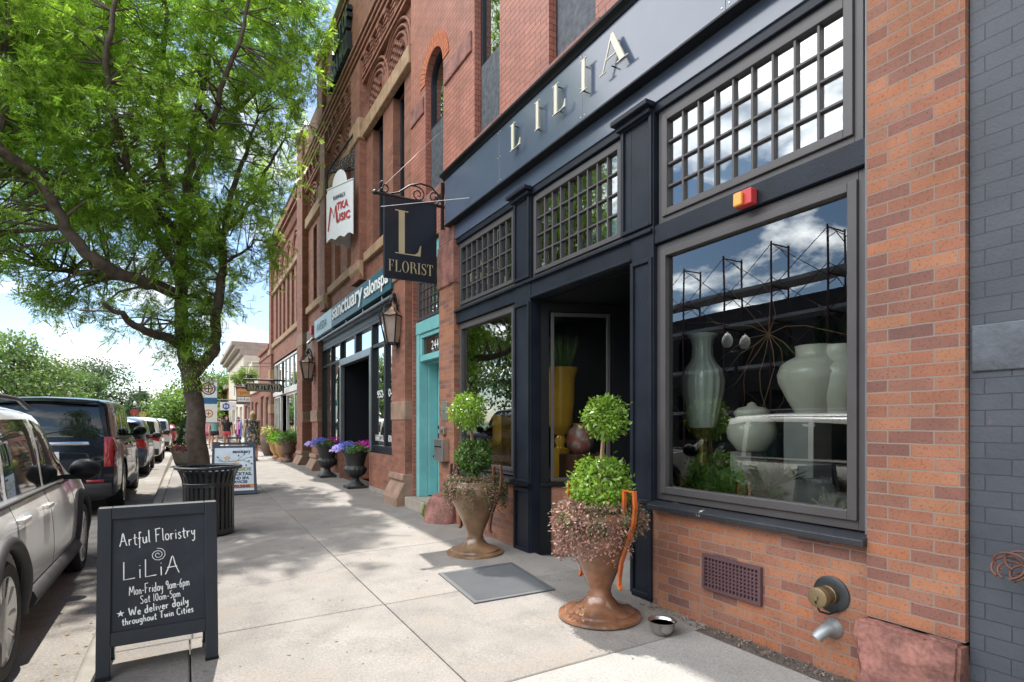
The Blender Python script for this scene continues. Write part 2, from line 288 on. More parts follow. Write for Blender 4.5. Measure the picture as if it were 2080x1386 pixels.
SOIL = mat('soil', (.05, .035, .025), .95, bump=.8); GRASSM = mat('lawn', (.07, .12, .03), .95, var=.3, bump=.6)
# ---------------- ground
b = MB(); b.add([(-900, -300, STZ-.28), (900, -300, STZ-.28), (900, 1500, STZ-.28), (-900, 1500, STZ-.28)], [(0, 1, 2, 3)]); struct(b.build('ground', GRASSM))
b = MB(); b.grid(2, 60, lambda u, v: (curb(-20+v*220)-.0-u*2.4, -20+v*220, STZ-.02*u+rise(-20+v*220))); struct(b.build('gutter', ROADM, smooth=180))
b = MB(); b.grid(4, 60, lambda u, v: (curb(-20+v*220)-2.4-u*11.5, -20+v*220, STZ-.016+.12*math.sin(u*math.pi)+rise(-20+v*220))); struct(b.build('road', ASPH))
b = MB(); b.grid(3, 30, lambda u, v: (-14.2-u*4, -20+v*220, STZ+.12+rise(-20+v*220))); struct(b.build('far_pavement', CONC))
# kerb: rounded profile
prof = [(-.02, STZ-.05), (0, STZ+.0), (.015, STZ+.085), (.04, STZ+.108), (.06, STZ+.112), (.16, STZ+.115), (.168, STZ+.09)]
b = MB()
for k in range(40):
    y0 = -12+k*3; y1 = y0+2.988
    b.grid(2, len(prof), lambda u, v: (lambda q: (curb(y0+u*(y1-y0))+q[0], y0+u*(y1-y0), q[1]+rise(y0+u*(y1-y0))))(prof[round(v*(len(prof)-1))]))
struct(b.build('kerb', CURBM, smooth=40))
# sidewalk slabs with real open joints
b = MB(); att = []
ys = [-8, -6.2, -4.4, -2.6, -.8, 1.0, 2.82, 4.47, 6.27, 7.85, 9.6, 11.4, 13.2, 15, 16.8, 18.6, 20.4, 22.2, 24, 26, 28, 30, 33, 36, 40, 45, 50, 60, 75, 95, 130]
def slab(x0, x1, y0, y1, skip=False):
    g = .0045; r = .008; e = .006
    def P(x, y, d): return (x, y, gz(x, y)-d)
    q = [P(x0+g, y0+g, .05), P(x1-g, y0+g, .05), P(x1-g, y1-g, .05), P(x0+g, y1-g, .05), P(x0+g, y0+g, e), P(x1-g, y0+g, e), P(x1-g, y1-g, e), P(x0+g, y1-g, e), P(x0+g+r, y0+g+r, 0), P(x1-g-r, y0+g+r, 0), P(x1-g-r, y1-g-r, 0), P(x0+g+r, y1-g-r, 0)]
    b.add(q, [(0, 1, 5, 4), (1, 2, 6, 5), (2, 3, 7, 6), (3, 0, 4, 7), (4, 5, 9, 8), (5, 6, 10, 9), (6, 7, 11, 10), (7, 4, 8, 11), (8, 9, 10, 11)])
    att.extend([random.random()]*9)
for i in range(len(ys)-1):
    y0, y1 = ys[i], ys[i+1]; c0 = curb((y0+y1)/2)+.168; xj = 1.40
    slab(c0, .10 if y0 > 6 else c0+.45, y0, y1); slab(.10 if y0 > 6 else c0+.45, xj, y0, y1)
    if y1 > 2.9: slab(xj, 3.34, y0, y1)
    else: pass
o = b.build('sidewalk', CONC); a = o.data.attributes.new('var', 'FLOAT', 'FACE'); a.data.foreach_set('value', att); struct(o)
b = MB(); att = []
for i in range(6): slab(1.40, 3.12, ys[i], ys[i+1])
o = b.build('new_sidewalk', CONC2); a = o.data.attributes.new('var', 'FLOAT', 'FACE'); a.data.foreach_set('value', att); struct(o)
b = MB(); b.grid(2, 80, lambda u, v: (-.5+u*(4.1+v*.9), -8+v*138, -.03+gz(-.5+u*4.1, -8+v*138))); struct(b.build('joint_bed', mat('joint_dirt', (.09, .075, .06), .95, bump=.6)))
# dark grit along the foot of the wall
b = MB(); b.grid(50, 3, lambda u, v: (3.12+.14*v+.012*math.sin(u*71)*(1-v), -2+u*5.4, gz(3.2, -2+u*5.4)-.012+.014*v+.004*math.sin(u*190+v*9))); struct(b.build('gravel_strip', mat('grit', (.10, .085, .075), .95, var=.5, scale=90, bump=1, bscale=200)), 'stuff')
# ---------------- facade helpers
def wall(b, y0, y1, z0, z1, holes, x, depth, t=.0):
    """brick face at X=x with openings; reveals run back by depth. holes: (y0,y1,z0,z1[,arch])"""
    Y = sorted({y0, y1, *[q for h in holes for q in h[:2]]}); Zs = sorted({z0, z1, *[q for h in holes for q in h[2:4]]})
    for i in range(len(Y)-1):
        for j in range(len(Zs)-1):
            cy, cz = (Y[i]+Y[i+1])/2, (Zs[j]+Zs[j+1])/2
            if any(h[0] < cy < h[1] and h[2] < cz < h[3] for h in holes): continue
            b.quad((x, Y[i+1], Zs[j]), (x, Y[i], Zs[j]), (x, Y[i], Zs[j+1]), (x, Y[i+1], Zs[j+1]))
    for h in holes:
        a, c, d, e = h[:4]; X2 = x+depth
        if len(h) > 4 and h[4]:
            r = (c-a)/2; m = (a+c)/2; zs = e-r; N = 14
            A = [(m-r*math.cos(math.pi*k/N), zs+r*math.sin(math.pi*k/N)) for k in range(N+1)]
            for k in range(N):
                (ya, za), (yb, zb) = A[k], A[k+1]
                b.quad((x, yb, zb), (x, ya, za), (x, ya, e), (x, yb, e)); b.quad((x, ya, za), (x, yb, zb), (X2, yb, zb), (X2, ya, za))
            e2 = zs
        else:
            e2 = e; b.quad((x, a, e), (x, c, e), (X2, c, e), (X2, a, e))
        b.quad((x, a, d), (x, a, e2), (X2, a, e2), (X2, a, d)); b.quad((x, c, e2), (x, c, d), (X2, c, d), (X2, c, e2)); b.quad((x, c, d), (x, a, d), (X2, a, d), (X2, c, d))
def frame_bars(b, y0, y1, z0, z1, x, w, d, cols=1, rows=1, mw=.022, bot=None):
    bt = bot or w
    b.box(x, x+d, y0, y0+w, z0, z1); b.box(x, x+d, y1-w, y1, z0, z1); b.box(x, x+d, y0+w, y1-w, z0, z0+bt); b.box(x, x+d, y0+w, y1-w, z1-w, z1)
    for i in range(1, cols):
        y = y0+w+(y1-y0-2*w)*i/cols; b.box(x+.012, x+d-.012, y-mw/2, y+mw/2, z0+bt, z1-w)
    for j in range(1, rows):
        z = z0+bt+(z1-z0-w-bt)*j/rows; b.box(x+.015, x+d-.015, y0+w, y1-w, z-mw/2, z+mw/2)
def window(parent, y0, y1, z0, z1, x, w=.06, d=.07, cols=1, rows=1, fm=None, gm=None, mw=.018, name='window', label=None, outer=0, bev=.004):
    b = MB()
    if outer: frame_bars(b, y0-outer, y1+outer, z0-outer, z1+outer, x+.02, outer, d-.02)
    frame_bars(b, y0, y1, z0, z1, x, w, d, cols, rows, mw); fo = b.build(name, fm or FRAME, parent, bevel=bev)
    if label: fo['label'] = label
    g = MB(); xg = x+d*.55; g.quad((xg, y1-w*.5, z0+w*.5), (xg, y0+w*.5, z0+w*.5), (xg, y0+w*.5, z1-w*.5), (xg, y1-w*.5, z1-w*.5)); g.build('pane', gm or GL, fo)
    return fo
def archwindow(parent, y0, y1, z0, z1, x, fm, gm, panel_z=None):
    r = (y1-y0)/2; m = (y0+y1)/2; zs = z1-r; N = 14; w = .05
    def ring(rr): return [(m-rr*math.cos(math.pi*k/N), zs+rr*math.sin(math.pi*k/N)) for k in range(N+1)]
    b = MB()
    O, I = ring(r), ring(r-w)
    for k in range(N):
        P = [O[k], O[k+1], I[k+1], I[k]]
        b.prism(P, lambda a, c: (x+.06, a, c), lambda a, c: (x, a, c))
    b.box(x, x+.06, y0, y0+w, z0, zs); b.box(x, x+.06, y1-w, y1, z0, zs); b.box(x, x+.06, y0+w, y1-w, z0, z0+w)
    if panel_z: b.box(x-.01, x+.05, y0+.03, y1-.03, panel_z-.03, panel_z+.03)
    fo = b.build('window', fm, parent)
    g = MB(); P = [(y0+.01, z0+.01), (y1-.01, z0+.01)]+[(a, c) for a, c in reversed(ring(r-.01))]
    g.prism(P, lambda a, c: (x+.045, a, c), lambda a, c: (x+.04, a, c)); g.build('pane', gm, fo)
    return fo
# ================= florist building
FB = thing('brick_building', 'two-storey brick florist building with dark navy shopfront and salmon painted upper storey', 'building', (XF, 4.5, 0))
b = MB()
uw = [(7.66, 8.36, 4.98, 7.12, 1), (5.95, 6.63, 5.13, 7.75), (4.12, 4.89, 5.13, 7.75), (2.3, 3.05, 5.13, 7.75)]
wall(b, 1.26, 9.02, 4.3, 10.6, uw, XF, .16)
b.quad((XF, 1.26, 4.3), (14, 1.26, 4.3), (14, 1.26, 10.6), (XF, 1.26, 10.6)); b.build('upper_wall', BRU, FB, wn=False)
b = MB(); b.box(XF+.02, 14, 1.28, 9.0, 10.55, 10.6); b.box(13.9, 14, 1.28, 9.0, 0, 10.5); b.build('roof', mat('roof_tar', (.05, .05, .05)), FB)
b = MB(); b.box(XF-.25, XF+.3, 1.26, 9.0, 10.6, 10.95); b.box(XF-.12, XF+.3, 1.26, 9.0, 10.25, 10.6); b.build('cornice', SAND, FB)
# upper windows with dark weathered lower panels
PANW = mat('weathered_panel', (.050, .058, .072), .6, var=.5, scale=14, bump=.3, bscale=30)
for h in uw:
    if len(h) > 4: archwindow(FB, h[0], h[1], h[2], h[3], XF+.09, NAVY, GLD, 6.05)
    else: window(FB, h[0], h[1], h[2], h[3], XF+.09, .05, .06, fm=NAVY, gm=GLD)
    b = MB(); zt = 6.05 if len(h) > 4 else 6.1
    b.box(XF+.075, XF+.11, h[0]+.05, h[1]-.05, h[2]+.03, zt); b.build('lower_panel', PANW, FB)
b = MB()
for h in uw: b.box(XF-.045, XF+.14, h[0]-.10, h[1]+.10, h[2]-.17, h[2]-.002)
b.build_each('window_sill', STONE, FB, bevel=.012)
b = MB(); b.box(XF-.03, XF+.05, 6.70, 7.60, 6.35, 6.62); b.box(XF-.03, XF+.05, 8.42, 9.0, 6.35, 6.62); b.build_each('impost_stone', STONE, FB, bevel=.012)
# arch brick ring
b = MB(); m_, r_, zs_ = 8.01, .35, 6.77
for k in range(22):
    a0, a1 = math.pi*k/22+.012, math.pi*(k+1)/22-.012
    P = [(m_-math.cos(a)*q, zs_+math.sin(a)*q) for a, q in ((a0, r_), (a1, r_), (a1, r_+.21), (a0, r_+.21))]
    b.prism(P, lambda a, c: (XF+.05, a, c), lambda a, c: (XF-.012, a, c))
b.build('arch_ring', mat('arch_brick', (.42, .13, .06), .8, var=.25, scale=20), FB)
# interiors
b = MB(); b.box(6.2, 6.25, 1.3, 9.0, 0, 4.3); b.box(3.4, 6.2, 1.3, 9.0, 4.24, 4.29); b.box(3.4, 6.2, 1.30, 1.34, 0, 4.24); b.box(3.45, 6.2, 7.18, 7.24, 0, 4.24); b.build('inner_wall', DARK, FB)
b = MB(); b.box(XF+.5, XF+.55, 1.3, 9.0, 4.95, 8.2); b.build('blind', mat('upper_dark', (.03, .032, .035)), FB)
b = MB(); b.box(3.37, 6.2, 1.3, 3.55, .74, .80); b.box(3.37, 6.2, 5.36, 7.18, .74, .80); b.box(3.37, 6.2, 1.3, 9, -.06, .0); b.build('display_floor', mat('oak_floor', (.30, .17, .08), .4, var=.25, scale=9), FB)
# right pier
b = MB(); b.box(XF-.03, XF+.5, 1.262, 1.715, .40, 4.3); b.build_each('pier', BR, FB)
b = MB(); b.box(XF-.10, XF+.45, 1.262, 1.74, -.05, .395); b.rough(12, .022, 5, 3); o = b.build('base_stone', STONE, FB, smooth=40)
b = MB(); b.box(XF, XF+.2, 1.715, 3.40, -.05, .775); b.box(XF, XF+.2, 5.60, 7.24, -.05, .775); b.build_each('bulkhead', BR, FB)
# left pier
b = MB(); b.box(XF-.02, XF+.5, 7.235, 7.77, .42, 3.42); b.build_each('pier', BR, FB)
b = MB(); b.box(XF-.05, XF+.5, 7.225, 7.78, 3.42, 4.03); b.box(XF-.03, XF+.5, 7.23, 7.775, 4.03, 4.3); b.build('pier_cap', STONE, FB, bevel=.02)
b = MB(); b.grid(20, 14, lambda u, v: (3.12+.0-.17*math.sin(math.pi*min(1, v*1.1))*(.6+.4*math.sin(u*6.28))-.05*math.sin(v*9+u*5)+.12*v, 7.52+math.cos(u*6.283)*(.36-.1*v+.03*math.sin(u*21+v*8)), -.04+v*.46) if False else (3.20+math.sin(u*6.283)*(.27-.12*v*v+.02*math.sin(u*25+v*9)), 7.52+math.cos(u*6.283)*(.33-.1*v*v+.02*math.sin(u*21+v*7)), -.04+v*.47+.015*math.sin(u*19)), cu=True)
b.f.append(tuple(13+14*i for i in range(20))); b.build('base_stone', STONE, FB, smooth=50)
# navy timber framework
b = MB()
b.box(XF-.0, XF+.14, 3.38, 3.64, 0, 4.03); b.box(XF, XF+.14, 5.26, 5.60, 0, 4.03)            # posts
b.box(XF+.01, XF+.13, 1.715, 3.38, 2.90, 3.05); b.box(XF+.01, XF+.13, 3.64, 5.26, 2.82, 3.03); b.box(XF+.01, XF+.13, 5.60, 7.235, 2.85, 3.04)
b.box(XF+.0, XF+.13, 3.64, 3.76, 3.03, 4.03)
b.box(XF+.01, XF+.13, 1.70, 7.235, 3.96, 4.03)
b.build_each('timber_frame', NAVY, FB, bevel=.006)
b = MB()   # raised stiles round the recessed panels
def panel(y0, y1, z0, z1, w=.035, x=XF-.0):
    for q in ((y0, y0+w, z0, z1), (y1-w, y1, z0, z1), (y0+w, y1-w, z0, z0+w), (y0+w, y1-w, z1-w, z1)): b.box(x-.022, x, *q)
panel(3.385, 3.635, .80, 2.80); panel(3.385, 3.755, 3.06, 3.98); panel(5.265, 5.595, .80, 2.80); panel(5.265, 5.595, 3.06, 3.98); panel(3.385, 3.635, .04, .74); panel(5.265, 5.595, .04, .74)
b.box(XF-.03, XF, 3.385, 7.23, 3.0, 3.03); b.box(XF-.02, XF, 3.64, 5.26, 2.822, 2.85); b.build('panel_moulding', NAVY, FB, bevel=.006)
b = MB()
for y0, y1 in ((3.36, 3.80), (5.22, 5.64)):
    b.box(XF-.10, XF, y0, y1, 4.0, 4.045); b.box(XF-.055, XF, y0+.02, y1-.02, 3.955, 4.0)
b.build_each('post_capital', NAVY, FB, bevel=.008)
# sills
CHIP = mat('chipped_sill_paint', (.020, .022, .028), .4, var=.2, bump=.4, bscale=50, dirt=((.62, .58, .52), 11, .655, .675))
for y0, y1 in ((1.712, 3.38), (5.60, 7.23)):
    b = MB(); b.prism([(-.075, 0), (.13, 0), (.13, .062), (-.0, .062), (-.075, .04)], lambda a, c: (XF+a, y0, .775+c), lambda a, c: (XF+a, y1, .775+c)); b.build('sill', CHIP, FB, bevel=.006)
b = MB(); b.box(XF-.06, XF, 5.22, 5.60, .77, .80); b.build('sill', BLK, FB, bevel=.005)
# display windows and transoms
window(FB, 1.80, 3.33, .90, 2.84, XF+.025, .055, .08, outer=.055, label='largest display window of the florist, beside the entrance'); window(FB, 5.67, 7.14, .90, 2.80, XF+.025, .045, .08, outer=.045, label='narrower display window at the far side of the entrance')
window(FB, 1.82, 3.31, 3.10, 3.91, XF+.02, .055, .07, 9, 4, gm=GLT, outer=.05, name='transom_window'); window(FB, 3.80, 5.22, 3.08, 3.91, XF+.02, .045, .07, 9, 4, gm=GLT, outer=.04, name='transom_window'); window(FB, 5.66, 7.14, 3.09, 3.91, XF+.02, .045, .07, 9, 4, gm=GLD, outer=.045, name='transom_window')
b = MB(); b.box(XF-.01, XF+.12, 1.70, 1.735, .84, 4.03); b.build('jamb_trim', mat('grey_trim', (.125, .13, .14), .45), FB)
# pale blind behind near transoms
b = MB(); b.box(XF+.42, XF+.44, 1.4, 3.6, 3.02, 4.1); b.build('transom_blind', mat('blind_white', (.55, .60, .60), .8), FB)
# fascia
b = MB(); b.box(XF-.005, XF+.12, 1.70, 7.24, 4.03, 4.24); b.build('frieze', PANEL, FB, bevel=.003)
b = MB()
for k in range(4):
    y0 = 1.0+k*1.59; b.box(XF-.105, XF+.0, y0+.0015, min(7.36, y0+1.5885), 4.245, 4.87)
b.build_each('fascia_board', PANEL, FB, bevel=.002)
b = MB(); b.prism([(.02, 0), (-.115, 0), (-.13, .03), (-.17, .05), (-.175, .075), (.02, .1)], lambda a, c: (XF+a, .95, 4.87+c), lambda a, c: (XF+a, 7.40, 4.87+c)); b.box(XF-.112, XF-.005, .95, 7.37, 4.225, 4.245); b.build('fascia_cap', BLK, FB, bevel=.003)
b = MB()
for k in range(4):
    for y in (1.0+k*1.59+.03, 1.0+(k+1)*1.59-.03):
        for z in (4.28, 4.55, 4.84): b.lathe([(.007, 0), (.006, .004), (0, .005)], 8, M=Matrix.Translation((XF-.105, y, z)) @ Matrix.Rotation(-math.pi/2, 4, 'Y'))
b.build('panel_screw', STEEL, FB)
# ---- didone letters
def circ(cx, cy, rx, ry, a0, a1, n=28): return [(cx+rx*math.cos(math.radians(a0+(a1-a0)*i/n)), cy+ry*math.sin(math.radians(a0+(a1-a0)*i/n))) for i in range(n+1)]
HAIR = [.022]
def didone(ch):
    """list of polygons, cap height 1"""
    T, h = .15, HAIR[0]
    def R(x0, y0, x1, y1): return [(x0, y0), (x1, y0), (x1, y1), (x0, y1)]
    def stem(x, s=.09): return [R(x, 0, x+T, 1), R(x-s, 0, x+T+s, h), R(x-s, 1-h, x+T+s, 1)]
    def arc(cx, cy, rx, ry, irx, iry, a0, a1):
        O = circ(cx, cy, rx, ry, a0, a1, 20); I = circ(cx, cy, irx, iry, a0, a1, 20); return [[O[i], O[i+1], I[i+1], I[i]] for i in range(20)]
    if ch == 'I': return stem(.09), .33
    if ch == 'L': return stem(.09)+[R(.24, 0, .62, h), [(.40, 0), (.64, 0), (.66, .25), (.635, .25), (.58, .09), (.50, .03), (.40, h)]], .70
    if ch == 'A': return [[(.40, 1), (.47, 1), (.84, 0), (.68, 0), (.37, .86)], [(.40, 1), (.42, .93), (.12, 0), (.09, 0)], R(.0, 0, .22, h), R(.58, 0, .93, h), [(.2, .33), (.6, .33), (.6, .36), (.21, .36)]], .93
    if ch == 'F': return stem(.09)+[R(.24, 1-h, .58, 1), [(.36, 1), (.60, 1), (.61, .76), (.59, .76), (.54, .90), (.46, .965), (.36, 1-h)], R(.24, .50, .44, .50+h), R(.43, .38, .45, .64)], .66
    if ch == 'E': return stem(.09)+[R(.24, 1-h, .58, 1), [(.36, 1), (.60, 1), (.61, .76), (.59, .76), (.54, .90), (.46, .965), (.36, 1-h)], R(.24, .50, .44, .50+h), R(.43, .38, .45, .64), R(.24, 0, .6, h), [(.38, 0), (.62, 0), (.64, .26), (.62, .26), (.56, .1), (.48, .035), (.38, h)]], .69
    if ch == 'O': return arc(.42, .5, .40, .515, .25, .49, 0, 360), .84
    if ch == 'T': return [R(.28, 0, .43, 1), R(.19, 0, .52, h), R(.02, 1-h, .69, 1), [(.02, 1), (.14, 1-h), (.06, .92), (.03, .74), (.0, .74)], [(.69, 1), (.57, 1-h), (.65, .92), (.68, .74), (.71, .74)]], .72
    if ch == 'R': return stem(.09)+arc(.36, .755, .27, .245, .13, .22, -90, 90)+[R(.24, 1-h, .37, 1), R(.24, .51, .37, .51+h), [(.36, .52), (.50, .47), (.60, .30), (.63, .10), (.70, .0), (.82, .03), (.80, .05), (.76, .06), (.76, .28), (.68, .44), (.52, .53)]], .82
    if ch == 'B': return stem(.09)+arc(.36, .76, .24, .24, .11, .215, -90, 90)+arc(.37, .265, .29, .265, .15, .24, -90, 90)+[R(.24, 1-h, .37, 1), R(.24, .52, .37, .52+h), R(.24, 0, .37, h)], .69
    if ch == 'G': return arc(.44, .5, .42, .515, .27, .49, 60, 300)+[R(.60, .05, .75, .42), R(.50, .40, .84, .42), R(.63, .70, .66, 1)], .84
    if ch == 'H': return stem(.09)+stem(.60)+[R(.24, .5, .60, .5+h)], .86
    if ch == 'W': return [[(.10, 1), (.25, 1), (.42, .25), (.36, 0)], [(.36, 0), (.40, .12), (.58, 1), (.55, 1)], [(.48, 1), (.63, 1), (.78, .25), (.72, 0)], [(.72, 0), (.76, .12), (.97, 1), (.94, 1)], R(.0, 1-h, .35, 1), R(.84, 1-h, 1.06, 1)], 1.06
    if ch == 'S':
        P = [(.54, .78), (.50, .92), (.36, .99), (.20, .96), (.11, .84), (.13, .68), (.28, .56), (.44, .46), (.55, .33), (.53, .13), (.40, .03), (.24, .02), (.12, .10), (.07, .26)]; W = [.02, .03, .05, .06, .09, .12, .15, .16, .14, .10, .06, .05, .03, .02]
        out = []
        for i in range(len(P)-1):
            a, c = Vector(P[i]), Vector(P[i+1]); d = (c-a).normalized(); n = Vector((-d.y, d.x)); out.append([tuple(a+n*W[i]/2), tuple(a-n*W[i]/2), tuple(c-n*W[i+1]/2), tuple(c+n*W[i+1]/2)])
        return out+[R(.53, .70, .55, 1), R(.06, 0, .08, .30)], .62
    return [], .3
def didtext(s, hgt, f, depth, width=None, gap=.12, sxs=1.0):
    """returns list of (char, MB) ; f(a,b,t)"""
    adv = 0; L = []
    for ch in s:
        p, w_ = didone(ch); L.append((ch, p, adv)); adv += w_+gap
    tot = adv-gap; sx = (width/tot) if width else hgt*sxs; res = []
    for ch, polys, ox in L:
        m = MB()
        for q, P in enumerate(polys):
            P = [((x+ox-tot/2)*sx, y*hgt) for x, y in P]; e = q*.00012
            m.prism(P, lambda a, c: f(a, c, 0), lambda a, c: f(a, c, depth+e))
        res.append((ch, m))
    return res
# LILIA standoff letters
for ch, yc in (('L', 5.30), ('I', 4.86), ('L', 4.47), ('I', 4.09), ('A', 3.68)):
    polys, w_ = didone(ch); m = MB(); sx = {'L': .33, 'I': .30, 'A': .39}[ch]
    for q, P in enumerate(polys):
        P = [((x-w_/2)*sx, y*.285) for x, y in P]; f = FACE(yc, 4.45, XF-.155); m.prism(P, lambda a, c: f(a, c, 0), lambda a, c: f(a, c, .012+q*.0002))
    lo = m.build('letter', CREAM if ch != 'L' or yc < 5 else mat('goldish_letter', (.60, .57, .42), .4), FB)
    m = MB()
    for z in (4.47, 4.70):
        if ch == 'A' and z > 4.6: m.tube([(XF-.155, yc+.02, z), (XF-.104, yc+.02, z)], .006, 6)
        else: m.tube([(XF-.155, yc+.03, z), (XF-.104, yc+.03, z)], .006, 6)
    m.build('standoff', IRON, lo)
# ---- recessed entrance
b = MB(); b.box(3.41, 4.7, 3.45, 5.3, 2.80, 2.83); b.build('porch_ceiling', BLK, FB)
b = MB(); b.quad((3.28, 5.30, .003), (3.28, 3.60, .003), (4.62, 4.05, .003), (4.62, 4.80, .003)); b.build('porch_floor', CONC2, FB)
A0, A1 = Vector((3.41, 5.27, 0)), Vector((4.62, 4.78, 0)); dA = (A1-A0); Ln = dA.length; dA.normalize(); nA = Vector((-dA.y, dA.x, 0))*-1   # faces the porch
def SP(u, z, o=0): p = A0+dA*u+nA*o; return (p.x, p.y, z)
def sbox(b, u0, u1, z0, z1, o0, o1): b.add([SP(u, z, o) for u in (u0, u1) for o in (o0, o1) for z in (z0, z1)], [(0, 1, 3, 2), (4, 6, 7, 5), (0, 4, 5, 1), (2, 3, 7, 6), (0, 2, 6, 4), (1, 5, 7, 3)])
b = MB(); sbox(b, 0, .10, .80, 2.8, -.06, .0); sbox(b, .82, Ln, .80, 2.8, -.06, .0); sbox(b, .10, .82, 2.70, 2.8, -.06, 0); sbox(b, 0, Ln, .76, .80, -.06, .03); sbox(b, 0, .12, 0, .76, -.06, .012); b.build('porch_panelling', BLK, FB, bevel=.004)
b = MB(); sbox(b, .12, Ln, 0, .76, -.06, 0); b.build('porch_bulkhead', BR, FB)
b = MB(); sbox(b, .12, .155, .82, 2.69, -.03, .012); sbox(b, .76, .80, .82, 2.69, -.03, .012); sbox(b, .155, .76, 2.65, 2.69, -.03, .012); sbox(b, .155, .76, .82, .855, -.03, .012); fo = b.build('porch_window', FRAME, FB, bevel=.003)
b = MB(); b.quad(SP(.14, .84, -.01), SP(.78, .84, -.01), SP(.78, 2.67, -.01), SP(.14, 2.67, -.01)); b.build('pane', GL, fo)
b = MB(); b.add([(3.41, 3.62, 0), (4.62, 4.06, 0), (4.62, 4.06, 2.8), (3.41, 3.62, 2.8)], [(0, 1, 2, 3)]); b.build('porch_side', BLK, FB)
b = MB(); frame_bars(b, 4.06, 4.78, .01, 2.15, 4.60, .10, .05); b.box(4.60, 4.65, 4.06, 4.78, 2.15, 2.3); frame_bars(b, 4.06, 4.78, 2.3, 2.8, 4.60, .05, .05); d = b.build('shop_door', BLK, FB, bevel=.003)
b = MB(); b.quad((4.62, 4.75, .1), (4.62, 4.1, .1), (4.62, 4.1, 2.75), (4.62, 4.75, 2.75)); b.build('pane', GLD, d)
b = MB(); b.tube([(4.56, 4.18, .9), (4.53, 4.18, .95), (4.53, 4.18, 1.25), (4.56, 4.18, 1.3)], .012, 8); b.build('handle', mat('brass', (.5, .36, .14), .3, metal=1), d)
# ---- door bay 244
XD = XF+.10
b = MB(); b.box(XD-.02, XD+.14, 8.86, 8.99, .25, 3.10); b.box(XD-.02, XD+.14, 7.772, 7.86, .25, 3.10); b.box(XD-.03, XD+.14, 7.772, 8.99, 2.93, 3.13); b.box(XD, XD+.12, 7.86, 8.86, 2.48, 2.58); b.box(XD, XD+.06, 7.86, 8.86, 2.86, 2.93); b.box(XD, XD+.06, 8.79, 8.86, 2.58, 2.86); b.box(XD-.04, XD+.12, 7.772, 9.0, 4.0, 4.28); b.build('door_surround', TEAL, FB, bevel=.008)
b = MB(); XR = XD+.30; b.box(XD+.14, XR, 8.83, 8.86, .27, 2.48); b.box(XD+.12, XR, 7.8, 8.86, 2.45, 2.48); frame_bars(b, 7.86, 8.83, .27, 2.45, XR, .14, .05, bot=.42); d = b.build('street_door', TEAL, FB, bevel=.006)
b = MB(); b.quad((XR+.03, 8.7, .6), (XR+.03, 7.95, .6), (XR+.03, 7.95, 2.35), (XR+.03, 8.7, 2.35)); b.build('pane', GL, d)
b = MB(); b.box(XR+.02, XR+.022, 8.15, 8.42, 1.15, 1.75); b.build('notice', WHITE, d)
b = MB(); b.tube([(XR-.01, 8.76, 1.18), (XR-.06, 8.76, 1.14), (XR-.075, 8.77, 1.03), (XR-.05, 8.77, .96), (XR-.01, 8.76, .95)], .012, 8); b.box(XR-.015, XR, 8.735, 8.785, 1.1, 1.3); b.lathe([(.03, 0), (.03, .02), (.012, .03)], 12, M=Matrix.Translation((XR, 8.76, 1.4)) @ Matrix.Rotation(-math.pi/2, 4, 'Y')); b.build('handle', IRON, d)
b = MB(); b.tube([(XR-.03, 8.72, .97), (XR-.09, 8.86, .90), (XR-.10, 8.90, .82)], [.012, .014, .02], 8); b.tube([(XR-.10, 8.88, .84), (XR-.14, 9.0, .74)], .035, 10); b.build('lock_box', IRON, d)
b = MB(); b.quad((XD+.04, 8.79, 2.58), (XD+.04, 7.86, 2.58), (XD+.04, 7.86, 2.86), (XD+.04, 8.79, 2.86)); b.build('pane', mat('dark_glass', (.03, .025, .02), .08, spec=.8), FB)
text('244', .20, FACE(8.30, 2.64, XD+.036), WHITE, 'house_number', FB)
b = MB(); b.box(XF-.12, XF+.5, 7.78, 9.0, -.05, .25); b.build('door_step', mat('step_stone', (.30, .26, .22), .9, var=.2, bump=.5), FB, bevel=.012)
window(FB, 7.80, 8.97, 3.16, 3.98, XD, .05, .06, 7, 5, gm=GLD, name='transom_window')
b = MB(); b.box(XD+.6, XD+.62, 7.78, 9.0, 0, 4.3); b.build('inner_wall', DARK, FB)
b = MB(); b.box(XF+.02, 13.9, 8.99, 9.02, -.3, 4.3); b.build('party_wall', BRU, FB)
# ================= blue grey neighbour on the right
NB = thing('brick_building', 'blue-grey painted brick building at the right edge of the picture', 'building', (XF, -3, 0))
b = MB(); b.quad((XF-.0, 1.255, -.3), (XF-.0, -9, -.3), (XF-.0, -9, 8.5), (XF-.0, 1.255, 8.5)); b.quad((XF, 1.255, -.3), (14, 1.255, -.3), (14, 1.255, 8.5), (XF, 1.255, 8.5)); b.quad((XF, 1.255, 8.5), (14, 1.255, 8.5), (14, -9, 8.5), (XF, -9, 8.5)); b.build('wall', BRB, NB, wn=False)
b = MB(); b.box(XF-.04, XF+.1, -9, 1.25, 8.45, 8.7); b.build('coping', SAND, NB)
b = MB(); b.box(XF-.012, XF, -9, 1.245, 1.70, 1.92); b.build('stone_band', mat('blue_band', (.075, .085, .105), .6, var=.4, scale=5, bump=.4, dirt=((.11, .10, .085), 3, .5, .75)), NB, bevel=.006)
